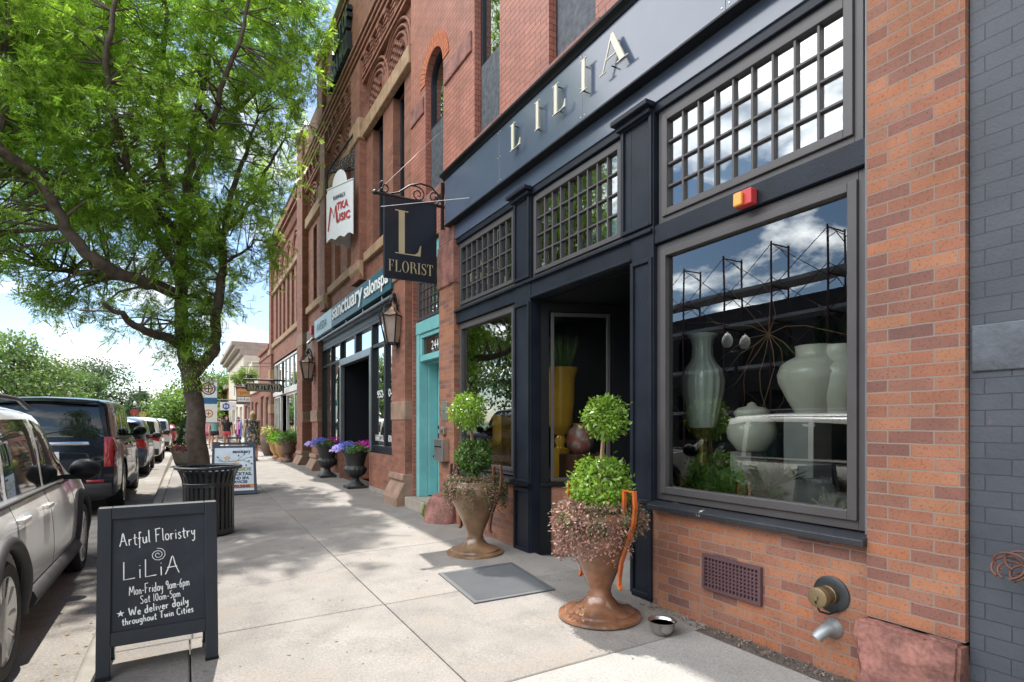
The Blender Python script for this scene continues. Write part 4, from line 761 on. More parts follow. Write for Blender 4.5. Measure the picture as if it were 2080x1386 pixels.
    for side in (1, -1):
        for c in wins: patch('window', CGL, c, side=side)
        # belt moulding, seams, handles
        if full:
            q = MB(); q.tube([(side*(sx(y, zb-.03)+.004), y, zb-.03-(.02 if y > .5 else 0)) for y in np.linspace(-h+.5, 1.1, 16)], .013, 6); q.build('belt_moulding', CLAD, C, local=True, smooth=180)
            for y in (-1.14, -.06):
                q = MB(); q.tube([(side*(sx(y+.12*max(0, .5-z)/.5*(1 if y < -.5 else 0), z)-.0015), y, z) for z in np.linspace(.36, zb-.03, 14)], .004, 5); q.build('door_seam', CLAD, C, local=True)
            q = MB(); q.tube([(side*(sx(1.05, z)-.0015), 1.05-.15*(z-.9), z) for z in np.linspace(.36, zb-.08, 12)], .004, 5); q.build('door_seam', CLAD, C, local=True)
            for y in (-.22, -1.28+.2 if False else -1.02):
                z = belt-.13; q = MB(); xx = sx(y, z); q.box(side*(xx+.012), side*(xx+.04), y-.115, y+.115, z-.018, z+.018); q.box(side*(xx-.01), side*(xx+.02), y-.11, y-.08, z-.014, z+.014); q.box(side*(xx-.01), side*(xx+.02), y+.08, y+.11, z-.014, z+.014); q.build('door_handle', pm, C, local=True, bevel=.008)
            q = MB(); q.tube([(side*(sx(y, .42)-.01), y, .36) for y in np.linspace(yb+.5, ya-.5, 10)], .07, 8); q.build('sill_trim', CLAD, C, local=True, smooth=60)
            q = MB(); q.tube([(side*(sx(y, H-.07)-.02), y, H+.035+.0*y) for y in np.linspace(-h+.7, .1, 12)], .018, 8); q.tube([(side*(sx(.1, H-.07)-.02), .1, H+.035), (side*(sx(.25, H-.09)-.02), .3, H-.03)], .018, 8); q.build('roof_rail', CLAD if metal < .4 and col[0] < .5 else CLAD, C, local=True, smooth=60)
            for y in (ya, yb):
                q = MB(); q.tube([(side*(sx(y+(R+.075)*math.cos(t), max(.34, R+.02+(R+.075)*math.sin(t)))-.005), y+(R+.085)*math.cos(t), R+.02+(R+.085)*math.sin(t)) for t in np.linspace(-.25, math.pi+.25, 26)], .045 if clad else .014, 8); q.build('wheel_arch', CLAD if clad else pm, C, local=True, smooth=60)
        # mirror
        q = MB(); mz = belt+.08*k; my = .92; mxx = sx(.9, belt-.02)
        q.grid(14, 9, lambda u, v: (side*(mxx+.16+.13*math.cos(u*6.283)*math.sin(math.pi*v)), my+.02-.085*math.cos(math.pi*v), mz+.105*math.sin(u*6.283)*math.sin(math.pi*v)), cu=True); q.box(side*(mxx-.03), side*(mxx+.12), my-.03, my+.05, mz-.09, mz-.045); mi = q.build('mirror', BLK if full else CLAD, C, local=True, smooth=60)
        if full:
            q = MB(); q.grid(12, 4, lambda u, v: (side*(mxx+.165+.11*v*math.cos(u*6.283)), my-.07, mz+.085*v*math.sin(u*6.283)), cu=True); q.build('mirror_glass', CHR, mi, local=False) if False else None
    # wheels
    for side in (1, -1):
        for y in (ya, yb):
            q = MB(); M = Matrix.Translation((side*(hw-.135), y, R)) @ Matrix.Rotation(math.pi/2*side, 4, 'Y')
            q.lathe([(R*.70, -.12), (R*.93, -.125), (R*.99, -.10), (R, -.05), (R, .05), (R*.99, .10), (R*.93, .125), (R*.74, .12), (R*.70, .10), (R*.70, -.12)], 40 if full else 20, M=M)
            for gq in (-.06, -.02, .02, .06): q.lathe([(R*1.002, gq-.014), (R*1.006, gq), (R*1.002, gq+.014)], 40, M=M) if full else None
            wl = q.build('wheel', TYRE, C, local=True, smooth=40)
            q = MB(); q.lathe([(0, .02), (R*.66, .0), (R*.70, .02), (R*.72, .105), (R*.70, .11), (R*.67, .09), (R*.65, .03)], 40, M=M); q.build('rim_barrel', BLK, wl, local=False if False else True, smooth=50)
            q = MB(); q.lathe([(R*.685, .105), (R*.725, .118), (R*.70, .09)], 40, M=M); q.lathe([(0, .09), (R*.13, .09), (R*.17, .06)], 16, M=M)
            for s5 in range(5):
                for dv in (-.13, .13):
                    A = Matrix.Rotation(2*math.pi*s5/5, 4, 'Z'); B = M @ A; w0, w1 = .018, .022
                    P = [(R*.12, dv*.5*R), (R*.69, dv*1.6*R)]
                    a, c = Vector((P[0][0], P[0][1], .075)), Vector((P[1][0], P[1][1], .095)); q.tube([B @ a, B @ ((a+c)/2+Vector((0, 0, .008))), B @ c], [w0, w1*.9, w1], 6)
            q.build('rim', RIMM, wl, local=True, smooth=50)
    # rear: window, lamps, bumper, plate
    rw = hw*.80
    if style == 'suv':
        rpatch('rear_window', CGL, [(-rw, belt+.03), (rw, belt+.03), (rw*.90, H-.18), (-rw*.90, H-.18)])
        q = MB(); q.grid(12, 3, lambda u, v: ((u-.5)*2*hw*.74, rear_y(0, H-.12)+.02-.10*v, H-.095+.035*(1-v)-.02*abs(u-.5))); q.grid(12, 3, lambda u, v: ((u-.5)*2*hw*.74, rear_y(0, H-.12)+.04-.12*v, H-.11-.01*v-.02*abs(u-.5))); q.build('spoiler', pm, C, local=True, smooth=180)
        for s in (1, -1):
            z0, z1 = (belt-.42*k, belt+.03) if boxy else (belt-.24, belt+.02)
            if boxy:
                l = patch('taillight', REDL, [(-h+.01, z0), (-h+.17, z0), (-h+.24, z1), (-h+.01, z1)], .014, side=s); rpatch('taillight', REDL, [(s*hw*.80, z0), (s*hw*.915, z0), (s*hw*.915, z1), (s*hw*.80, z1)], .012, 5, 5)
                patch('clear_lamp', WHL, [(-h+.03, z0+.03), (-h+.13, z0+.03), (-h+.15, z0+.27), (-h+.03, z0+.27)], .020, 5, 5, side=s)
            else:
                patch('taillight', REDL, [(-h+.01, z0), (-h+.30, z0+.06), (-h+.34, z1), (-h+.01, z1)], .010, side=s); rpatch('taillight', REDL, [(s*hw*.60, z0+.08), (s*hw*.915, z0), (s*hw*.915, z1), (s*hw*.60, z1)], .010, 5, 5)
        rpatch('rear_bumper', CLAD if clad or boxy else pm, [(-hw*.9, .30), (hw*.9, .30), (hw*.9, .52), (-hw*.9, .52)], .05, 13)
        if full:
            rpatch('chrome_strip', CHR, [(-hw*.62, belt-.10), (hw*.62, belt-.10), (hw*.60, belt-.045), (-hw*.60, belt-.045)], .022, 9, 4)
            rpatch('reflector', REDL, [(hw*.58, .53), (hw*.80, .53), (hw*.80, .575), (hw*.58, .575)], .03, 5, 3)
            q = MB(); q.tube([(hw*.52, -h-.05, .34), (hw*.52, -h+.2, .34)], .05, 16, caps=False); q.build('exhaust_tip', CHR, C, local=True, smooth=60)
            q = MB(); q.box(-.26, .26, rear_y(0, .8)-.02, rear_y(0, .8)-.008, belt-.36, belt-.2); q.build('number_plate', WHITE, C, local=True, bevel=.004)
            q = MB(); y0 = rear_y(0, belt+.1); q.tube([(0, y0-.03, belt+.06), (.25, rear_y(.25, belt+.2)-.03, belt+.12), (.42, rear_y(.42, belt+.3)-.02, belt+.15)], .009, 6); q.build('rear_wiper', CLAD, C, local=True)
        # windscreen
    else:
        for s in (1, -1): rpatch('taillight', REDL, [(s*hw*.55, .70), (s*hw*.85, .70), (s*hw*.85, .86), (s*hw*.55, .86)], .01, 5, 5)
    q = MB()
    def ws(u, v):
        y = .52+v*.70; r = dens(min(y, h)); return ((u-.5)*2*float(r[24, 0])*.92, y, float(np.interp(abs((u-.5)*2*r[24, 0]*.92), r[::-1, 0], r[::-1, 1]))+.008)
    q.grid(9, 7, ws); q.build('windscreen', CGL, C, local=True, smooth=180)
    q = MB()
    for s in (1, -1): q.grid(6, 5, lambda u, v: (s*hw*(.60+.26*u), h-.10-.30*u*u+.02+.06*(1-v)+.015, .72+.13*v))
    q.build_each('headlight', WHL, C, local=True, smooth=180)
    return C
car('white SUV with black wheel-arch cladding, nearest the camera at the left edge', (.88, .87, .84), -.93, 3.47, H=1.74)
car('dark navy full-size SUV with privacy glass parked ahead of the white one', (.004, .006, .014), -.93, 11.3, L=5.35, W=2.06, H=1.93, belt=1.24, boxy=1, clad=False)
car('slate blue wagon parked ahead of the dark navy SUV, mostly hidden by it', (.05, .07, .11), -.86, 18.3, L=4.7, W=1.85, H=1.62, belt=1.0, full=False, metal=.4)
car('white crossover with black lower trim parked between the blue wagon and the silver SUV', (.70, .70, .68), -.72, 24.3, L=4.6, W=1.85, H=1.68, belt=1.02, full=False)
car('silver SUV with red tail lamps parked farther up the kerb', (.50, .48, .44), -.60, 34, L=4.6, W=1.84, H=1.72, belt=1.05, full=False, metal=.5)
car('small dark red car parked beyond the silver SUV', (.20, .015, .02), -.45, 45, L=4.4, W=1.8, H=1.45, style='sedan', full=False)
car('dark grey hatchback parked far up the kerb past the red car', (.03, .03, .035), -.35, 54, L=4.4, W=1.8, H=1.5, full=False)
car('far pale car at the head of the parked row', (.5, .5, .5), -.2, 63, L=4.4, W=1.8, H=1.5, full=False)
for i, (y, c, n) in enumerate(((60, (.6, .6, .6), 'white'), (68, (.05, .08, .16), 'navy'), (76, (.65, .65, .62), 'ivory'), (86, (.3, .3, .3), 'grey'))):
    c_ = car('distant %s car parked on the far side of the street' % n, c, -9.6, y, L=4.5, W=1.8, H=1.55, full=False); c_['group'] = 'vehicles parked across the street'
# ================= street tree (honey locust)
BARK = mat('bark', (.115, .088, .068), .95, var=.35, scale=7, bump=1.0, bscale=26)
LEAF = mat('locust_leaf', (.20, .34, .05), .38, var=.25, scale=.9, attr=.55, trans=.55, spec=.5)
TY = 14.2
TREE = thing('street_tree', 'large honey locust street tree arching over the pavement and parked cars', 'tree', (*PY(405, 985, TY)[:1], TY, .05))
def TP(px, py, dy=0): x, z = PY(px, py, TY); return Vector((x*1.0, TY+dy, z))
limbs = [  # photo polylines (px,py,dy) with radii
 ([(405, 1000, 0), (404, 960, 0), (402, 900, 0), (396, 830, 0), (388, 770, 0), (378, 735, 0)], [.30, .235, .20, .185, .18, .20]),
 ([(380, 745, 0), (372, 690, .1), (366, 620, .15), (368, 540, .2), (372, 450, .2), (382, 350, .3), (396, 240, .3), (420, 130, .2), (440, 40, .2), (450, -60, .2)], [.17, .145, .13, .12, .105, .09, .075, .055, .04, .02]),
 ([(392, 760, 0), (415, 735, -.1), (434, 710, -.2), (437, 670, -.3), (443, 610, -.4), (450, 540, -.3), (455, 470, -.1), (470, 390, .1), (500, 300, .3), (530, 210, .5)], [.14, .125, .115, .105, .095, .085, .075, .06, .045, .02]),
 ([(368, 700, .1), (340, 690, -.3), (300, 682, -.7), (262, 660, -1.0), (225, 640, -1.4)], [.11, .095, .08, .06, .03]),
 ([(365, 600, .15), (310, 585, -.4), (258, 578, -.8), (215, 560, -1.1), (170, 520, -1.3), (135, 455, -1.5), (95, 410, -1.7), (50, 392, -2.0), (-20, 385, -2.4), (-90, 360, -2.8)], [.13, .12, .115, .11, .105, .095, .085, .075, .06, .03]),
 ([(135, 455, -1.5), (120, 420, -1.3), (55, 380, -1.4), (40, 330, -1.4), (60, 270, -1.4), (52, 190, -1.4)], [.07, .065, .055, .05, .04, .02]),
 ([(300, 584, -.5), (200, 545, .6), (100, 520, 1.2), (20, 490, 1.8), (-70, 470, 2.2)], [.08, .07, .055, .04, .02]),
 ([(366, 560, .15), (330, 480, .6), (290, 390, 1.0), (230, 300, 1.4), (190, 200, 1.8), (160, 90, 2.0)], [.10, .09, .075, .06, .045, .02]),
 ([(370, 480, .2), (300, 420, -.7), (250, 330, -1.3), (235, 230, -1.8), (260, 120, -2.1), (270, 20, -2.2)], [.085, .075, .065, .05, .035, .02]),
 ([(375, 400, .25), (420, 330, -.5), (440, 240, -1.2), (480, 150, -1.7), (500, 60, -2)], [.075, .065, .05, .035, .02]),
 ([(385, 320, .3), (430, 250, .9), (500, 150, 1.4), (570, 90, 1.6), (640, 60, 1.8)], [.07, .06, .05, .035, .02]),
 ([(455, 470, -.1), (500, 420, .3), (545, 330, .6), (590, 250, .8)], [.06, .05, .035, .02]),
 ([(372, 450, .2), (330, 330, .2), (330, 200, -.2), (340, 80, -.5), (330, -20, -.5)], [.08, .07, .055, .04, .02]),
 ([(450, 540, -.3), (490, 520, -.2), (530, 490, 0), (570, 500, .1)], [.04, .03, .02, .012]),
]
b = MB(); skel = []
for pts, rs in limbs:
    P = [TP(*p) for p in pts]; n = len(P); tt = np.arange(n); q = np.linspace(0, n-1, (n-1)*4+1)
    X = np.stack([pchip(tt, [p[i] for p in P], q) for i in range(3)], 1); X[1:-1] += RNG.normal(size=(len(q)-2, 3))*.018; r = np.interp(q, tt, rs)
    if pts[0][1] > 990: r = r*(1+.0*q)
    b.tube([tuple(x) for x in X], list(r), 12); skel += [(x, rr) for x, rr in zip(X, r)]
trunk = b
SKX = np.array([s[0] for s in skel[20:]]); SKR = np.array([s[1] for s in skel[20:]])
# crown: sampled inside a real volume whose front outline follows the photographed crown
poly = np.array([(-140, -160), (560, -160), (640, 0), (640, 90), (628, 190), (622, 270), (585, 330), (600, 385), (545, 420), (572, 480), (585, 535), (530, 545), (490, 560), (478, 640), (440, 672), (425, 715), (345, 715), (290, 640), (215, 660), (130, 625), (60, 610), (0, 565), (-140, 560)], float)
def inside(x, y):
    c = np.zeros(len(x), bool); j = len(poly)-1
    for i in range(len(poly)):
        xi, yi = poly[i]; xj, yj = poly[j]; c ^= ((yi > y) != (yj > y)) & (x < (xj-xi)*(y-yi)/(yj-yi+1e-9)+xi); j = i
    return c
N = 4600; px = RNG.uniform(-140, 680, N); py = RNG.uniform(-160, 720, N); k = inside(px, py); px, py = px[k], py[k]
low = np.clip((py-420)/250, 0, 1); keep = RNG.random(len(px)) < (1-.45*low)*np.where((px > 470) & (py > 330), .55, 1); px, py = px[keep], py[keep]
dep = 3.3*np.sqrt(np.clip(1-((px-320)/520)**2*.7, .08, 1))*np.where(py > 520, .5, np.where(py > 380, .8, 1))
dy = RNG.uniform(-.72, 1, len(px))*dep
CC = np.array([tuple(TP(a, c, d)) for a, c, d in zip(px, py, dy)])
# clumping: thin out where low-frequency noise is low
from mathutils import noise as MN
cl = np.array([MN.noise(Vector(c)*.55)+.5*MN.noise(Vector(c)*1.3) for c in CC]); CC = CC[cl > -.20]
cl = None
tw = MB(); FP_, FD_ = [], []
for c in CC:
    dd = np.linalg.norm(SKX-c, axis=1)+np.where(SKX[:, 2] > c[2]+.6, .8, 0); j = int(np.argmin(dd)); a = SKX[j]
    if dd[j] > 2.6 and RNG.random() < .6: continue
    mid = (a+c)/2+RNG.normal(size=3)*.12+np.array([0, 0, .12]); L_ = np.linalg.norm(c-a); r0 = min(.030, .35*SKR[j]+.006)
    if RNG.random() < .55: tw.tube([tuple(a), tuple(mid), tuple(c)], [r0, r0*.65, .006], 4, caps=False)
    d0 = (c-a)/max(L_, .01)*.6+RNG.normal(size=3)*.5; d0[2] -= .05; d0 /= np.linalg.norm(d0)
    for s in range(4):
        e = d0+RNG.normal(size=3)*.55; e /= np.linalg.norm(e); ln = RNG.uniform(.25, .55)
        for u in np.linspace(.1, 1, 6):
            p = c+e*ln*u+np.array([0, 0, -.10*u*u]); f = e*.45+RNG.normal(size=3)*.6; f[2] -= .12; f /= np.linalg.norm(f); FP_.append(p); FD_.append(f)
FP_ = np.array(FP_); FD_ = np.array(FD_); nf = len(FP_)
FN = np.array([0, 0, 1.0])+RNG.normal(size=(nf, 3))*.45; FW = np.cross(FD_, FN); FW /= np.linalg.norm(FW, axis=1, keepdims=True)
PP, DD, NN, VV = [], [], [], []; rv = RNG.random(nf)
for i in range(6):
    for s in (1, -1):
        ln = .17; PP.append(FP_+FD_*(ln*(i+.6)/6)[..., None] if False else FP_+FD_*(ln*(i+.6)/6)); DD.append(FD_*.55+FW*s*.85-np.array([0, 0, .12])); NN.append(FN); VV.append(np.clip(rv+RNG.normal(size=nf)*.12, 0, 1))
PP, DD, NN, VV = map(np.concatenate, (PP, DD, NN, VV))
trunk.build('trunk', BARK, TREE, smooth=180); tw.build('branches', BARK, TREE, wn=False)
leafmesh('crown', PP, DD, NN, RNG.uniform(.048, .072, len(PP)), RNG.uniform(.016, .025, len(PP)), LEAF, TREE, VV)
print('fronds', nf)
# epicormic shoots on trunk
P, D_ = [], []
for i in range(260):
    a = random.random()*6.28; y = random.uniform(660, 790); c = TP(390+random.uniform(-20, 20), y); P.append((c.x+.28*math.cos(a), c.y+.28*math.sin(a)-.05, c.z)); D_.append((math.cos(a)*.5, math.sin(a)*.5, -.8))
P = np.repeat(np.array(P), 8, 0)+RNG.normal(size=(2080, 3))*.07; D_ = np.repeat(np.array(D_), 8, 0)+RNG.normal(size=(2080, 3))*.4
leafmesh('shoots', P, D_, rdir(2080), .07, .026, LEAF, TREE)
# ================= generic distant trees
def tree(label, x, y, z0, h, rx, seed, col, n=5000, name='street_tree', cone=False, group='trees farther along the street', leaf=.22):
    r = np.random.default_rng(seed); T = thing(name, label, 'tree', (x, y, z0), 0, group)
    m = mat('foliage_%d' % seed, col, .6, var=.3, scale=.8, attr=.35, trans=.35)
    b = MB(); b.tube([(x, y, z0), (x+.1, y, z0+h*.25), (x-.1, y+.1, z0+h*.5), (x, y, z0+h*.8)], [.03*h, .022*h, .014*h, .004*h], 8)
    nb = 26; C_ = []
    for i in range(nb):
        u = r.random(); a = r.random()*6.28; zc = z0+h*(.32+.6*u); rr = rx*(1-u if cone else math.sqrt(max(.05, 1-(2*u-.85)**2)))*r.uniform(.3, .8); c = np.array((x+rr*math.cos(a), y+rr*math.sin(a), zc)); C_.append(c)
        b.tube([(x, y, z0+h*(.22+.4*u)), tuple((c+np.array((x, y, zc)))/2), tuple(c)], [.012*h, .007*h, .002*h], 5, caps=False)
    b.build('trunk', BARK, T, smooth=60)
    C_ = np.array(C_); idx = r.integers(0, nb, n); d = r.normal(size=(n, 3)); d /= np.linalg.norm(d, axis=1, keepdims=True); rad = rx*.40*r.random(n)**.4; P = C_[idx]+d*rad[:, None]*np.array([1, 1, .62])
    leafmesh('crown', P, d*.5+r.normal(size=(n, 3))*.5-np.array([0, 0, .3]), d*.4+r.normal(size=(n, 3))*.4+np.array([0, 0, .5]), r.uniform(.7, 1.3, n)*leaf, r.uniform(.5, .8, n)*leaf, m, T)
    return T
def at(px, Y): return PY(px, 800, Y)[0]
LG, MG, DG = (.10, .17, .035), (.065, .125, .03), (.04, .085, .025)
for lab, px, Y, top, rx, sd, col in (('broad yellow-green tree at the left edge beyond the parked SUVs', 25, 62, 678, 5.6, 21, LG), ('medium tree rising behind the navy SUV roof, right of the leftmost tree', 90, 70, 728, 4.4, 22, MG), ('dark rounded tree with an uneven top left of the utility pole', 200, 88, 728, 6.0, 23, DG), ('low pale tree in front of the dark rounded tree', 160, 80, 752, 5.0, 24, MG), ('small dark spruce beside the utility pole', 288, 120, 798, 3.6, 25, DG), ('bushy tree hugging the horizon right of the spruce', 322, 140, 822, 5.5, 26, MG)):
    X = at(px, Y); tree(lab, X, Y, -.2, PY(px, top, Y)[1], rx, sd, col, 6500, leaf=.30 if Y < 100 else .42)
for lab, px, Y, top, rx, sd, col in (('bright light green tree glimpsed just left of the main trunk', 362, 52, 800, 2.9, 27, (.12, .22, .04)), ('bright light green tree right of the main trunk behind the banner', 425, 58, 762, 3.3, 28, (.12, .22, .04)), ('tall soft green tree behind the blue hexagon sign', 462, 74, 755, 3.6, 29, LG)):
    X = at(px, Y); tree(lab, X, Y, .15, PY(px, top, Y)[1], rx, sd, col, 5200, leaf=.24)
# across the street behind the camera's left, mirrored in the salon and side windows
for i, (x, y, h) in enumerate(((-13.2, 33, 9), (-13.5, 41, 10), (-13, 49, 9), (-19, 37, 12))):
    tree(['leafy green tree across the street, nearest of the row mirrored in the salon windows', 'second leafy tree of the mirrored row, taller than its neighbour', 'third leafy tree of the mirrored row, farthest along', 'tallest tree, behind the mirrored row across the street'][i], x, y, -.1, h, 3.8, 40+i, LG if i % 2 else MG, 4200, leaf=.28)
for i, (x, y, h) in enumerate(((-.6, -9, 8.5), (-13, -7, 9.5), (-13.4, -19, 10), (-.4, -20, 9))):
    tree(['street tree behind the camera on the near kerb, mirrored in car paint', 'street tree behind the camera across the road', 'farther street tree behind the camera across the road', 'farther street tree behind the camera on the near kerb'][i], x, y, -.1, h, 3.4, 60+i, MG, 2600, leaf=.34, group='street trees behind the camera')
b = MB(); b.grid(60, 8, lambda u, v: (-200+u*420, 330+v*200+30*math.sin(u*7), -1+v*13*(.6+.4*math.sin(u*11+1)))); struct(b.build('hills', mat('far_wood', (.06, .10, .05), .9, var=.4, scale=.2, bump=1, bscale=.6), smooth=180))
# ================= topiary pots
GLZ = mat('glazed_brown', (.20, .092, .05), .25, var=.45, scale=5, coat=.6, dirt=((.10, .045, .022), 7, .45, .75)); GLO = mat('glazed_orange', (.45, .10, .02), .2, var=.4, scale=8, coat=.6, dirt=((.20, .13, .03), 9, .5, .65))
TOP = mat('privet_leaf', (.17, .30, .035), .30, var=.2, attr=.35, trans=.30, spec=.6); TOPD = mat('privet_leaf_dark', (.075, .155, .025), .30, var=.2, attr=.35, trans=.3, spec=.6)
IVYP = mat('bronze_creeper', (.30, .175, .14), .6, var=.35, scale=12, attr=.5, trans=.25); IVYG = mat('creeper_green', (.10, .125, .05), .5, var=.35, scale=12, attr=.5, trans=.25)
WOOD = mat('stem_wood', (.30, .19, .11), .8, var=.2)
def ball(name, c, r, n, m, par, lw=.045):
    d = rdir(n); rr = r*(.52+.50*RNG.random(n)**.45)*(1+.12*np.sin(d[:, 0]*6+d[:, 2]*5)+.09*np.sin(d[:, 1]*11))*np.where(RNG.random(n) < .05, 1.18, 1); P = np.array(c)+d*rr[:, None]
    return leafmesh(name, P, d*.6+rdir(n)*.8, d*.7+rdir(n)*.5+np.array([0, 0, .3]), RNG.uniform(.75, 1.35, n)*lw, RNG.uniform(.45, .65, n)*lw, m, par, fold=.06)
def topiary(label, loc, balls, rz, pm, hm, leafm, trail, potH, R):
    T = thing('topiary_planter', label, 'planter', loc, rz, 'double-ball topiaries in brown urns flanking the florist entrance'); x, y, z = loc; k = potH/.76; L_ = Matrix.Translation(loc)
    prof = [(0, 0), (.275*R, 0), (.285*R, .012), (.28*R, .03), (.24*R, .045), (.235*R, .06), (.20*R, .07), (.13*R, .10), (.088*R, .15), (.078*R, .19), (.085*R, .23), (.12*R, .32), (.175*R, .44), (.23*R, .56), (.262*R, .64), (.268*R, .69), (.25*R, .735), (.215*R, .755), (.21*R, .765), (.185*R, .76), (.17*R, .70)]
    b = MB(); b.lathe([(r, h*k) for r, h in prof], 56, M=L_); b.build('pot', pm, T, smooth=50)
    b = MB(); b.lathe([(0, 0), (.18*R, -.01)], 24, (0, 0, .72*k), M=L_); b.build('soil', SOIL, T)
    for a in (0, math.pi):
        M = L_ @ Matrix.Rotation(rz+a, 4, 'Z'); b = MB()
        P = [(.24, .66), (.245, .93), (.335, .93), (.345, .82), (.33, .72), (.28, .58), (.22, .44), (.20, .34), (.195, .27), (.215, .245)]
        P = [(p*R*1.0, q*k) for p, q in P]
        for i in range(len(P)-1): pass
        w_ = .032; vs = []
        PV = [Vector(p) for p in P]
        for i, p in enumerate(PV):
            d = (PV[min(i+1, len(PV)-1)]-PV[max(i-1, 0)]).normalized(); nn_ = Vector((-d.y, d.x))*.011
            for s1 in (1, -1):
                for s2 in (1, -1): vs.append(M @ Vector((p.x+nn_.x*s1, s2*w_/2, p.y+nn_.y*s1)))
        fs = []
        for i in range(len(PV)-1):
            o = i*4
            for a_, c_ in ((0, 1), (1, 3), (3, 2), (2, 0)): fs.append((o+a_, o+c_, o+4+c_, o+4+a_))
        fs += [(0, 1, 3, 2), tuple(4*(len(PV)-1)+q for q in (0, 2, 3, 1))]; b.add(vs, fs); b.build('pot_handle', hm, T, bevel=.003)
    b = MB(); zt = balls[0][2]
    for s in (-1, 1): b.tube([(x+s*.012, y, z+.7*k), (x+balls[1][0]*.5+s*.012, y+.005*s, (z+balls[1][2])), (x+balls[0][0]*.9+s*.006, y, zt)], [.014, .012, .009], 8)
    b.tube([(x+balls[0][0]*.8-.02, y-.012, zt-.14*1.5), (x+balls[0][0]*.8+.02, y-.012, zt-.14*1.5)], .012, 6) if False else None
    b.build('stem', WOOD, T, smooth=60)
    for j, (bx, by, bz, br) in enumerate(balls): ball('topiary_ball', (x+bx, y+by, bz), br, 1900 if j == 0 else 2700, leafm[j], T, .036)
    for m, n, a0, a1, dr in trail:
        P, D_ = [], []
        for i in range(n):
            a = RNG.uniform(a0, a1)+rz*0; L0 = RNG.uniform(.10, dr); 
            for u in np.linspace(0, 1, 15):
                rr = R*(.14+.115*min(1, u*3.0))+.02+.035*RNG.random(); zz = z+.775*k+.07*math.sin(min(1, u*3)*math.pi)*.8-max(0, u-.15)*L0*1.15
                for q in range(3): P.append((x+rr*math.cos(a+.12*u)+RNG.normal()*.016, y+rr*math.sin(a+.12*u)+RNG.normal()*.016, zz+RNG.normal()*.016)); D_.append((math.cos(a)*.5, math.sin(a)*.5, -.5))
        P = np.array(P); D_ = np.array(D_)+RNG.normal(size=(len(P), 3))*.7; leafmesh('trailing_foliage', P, D_, rdir(len(P)), RNG.uniform(.016, .034, len(P)), RNG.uniform(.010, .020, len(P)), m, T)
    return T
topiary('nearer double-ball topiary in a glazed brown urn with orange handles', (2.72, 3.38, -.005), [(.06, 0, 1.50, .155), (.0, -.02, .985, .215)], math.radians(-88), GLZ, GLO, [TOP, TOP], [(IVYP, 64, 2.3, 4.7, .36), (IVYP, 14, 4.7, 5.9, .16), (IVYG, 26, -.4, 2.3, .34), (IVYG, 22, 2.4, 5.5, .18)], .80, 1.10)
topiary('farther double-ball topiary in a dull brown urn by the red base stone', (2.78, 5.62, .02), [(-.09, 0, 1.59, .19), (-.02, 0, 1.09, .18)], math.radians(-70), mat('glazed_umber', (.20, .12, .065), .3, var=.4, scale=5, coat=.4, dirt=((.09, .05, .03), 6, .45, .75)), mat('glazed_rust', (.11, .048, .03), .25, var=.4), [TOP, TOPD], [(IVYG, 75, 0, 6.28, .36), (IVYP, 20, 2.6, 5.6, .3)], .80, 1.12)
# ================= black urns with petunias
URN = mat('black_cast_iron', (.022, .022, .023), .5, var=.3, bump=.2)
def urnplant(label, loc, seed):
    T = thing('flower_urn', label, 'urn', loc, 0, 'black fluted urns outside the salon'); L_ = Matrix.Translation(loc)
    b = MB(); b.box(-.2, .2, -.2, .2, 0, .05, L_); b.build('plinth', URN, T, bevel=.01)
    b = MB(); b.lathe([(.185, .05), (.17, .08), (.10, .13), (.075, .18), (.085, .22), (.13, .24), (.20, .30), (.235, .37), (.235, .41), (.20, .45), (.185, .47), (.20, .55), (.225, .65), (.26, .73), (.285, .76), (.285, .785), (.25, .78), (.22, .70)], 64, M=L_, flute=16, fl=lambda z: .035 if .23 < z < .43 else 0); b.build('bowl', URN, T, smooth=45)
    r = np.random.default_rng(seed); x, y, z = loc
    def clump(name, n, cx, cz, rx, rz, m, ln, dn=.1):
        d = r.normal(size=(n, 3)); d /= np.linalg.norm(d, axis=1, keepdims=True); d[:, 2] = np.abs(d[:, 2])*1.0-.25; P = np.array((x+cx, y, z+cz))+d*np.array((rx, rx, rz))*(.6+.4*r.random((n, 1))); return leafmesh(name, P, r.normal(size=(n, 3)), d+r.normal(size=(n, 3))*.4, ln*r.uniform(.7, 1.2, n), ln*.8*r.uniform(.7, 1.2, n), m, T)
    clump('foliage', 700, 0, .80, .32, .17, mat('petunia_leaf', (.09, .17, .035), .6, attr=.3, trans=.3), .06)
    clump('blossom', 420, -.17, .84, .26, .20, mat('lobelia_blue', (.16, .18, .62), .7, attr=.3, var=.2, trans=.2), .035); clump('blossom', 190, .20, .84, .25, .20, mat('petunia_magenta', (.48, .025, .32), .7, attr=.3, trans=.2), .06); clump('blossom', 120, -.38, .80, .15, .13, mat('petunia_lilac', (.48, .40, .72), .7, attr=.25, trans=.2), .05)
    return T
urnplant('nearer black fluted urn full of blue and magenta flowers, at the salon doorway', (3.09, 11.9, .12), 5); urnplant('farther black fluted urn of lilac and magenta flowers, left of the salon door', (3.05, 14.4, .15), 6)
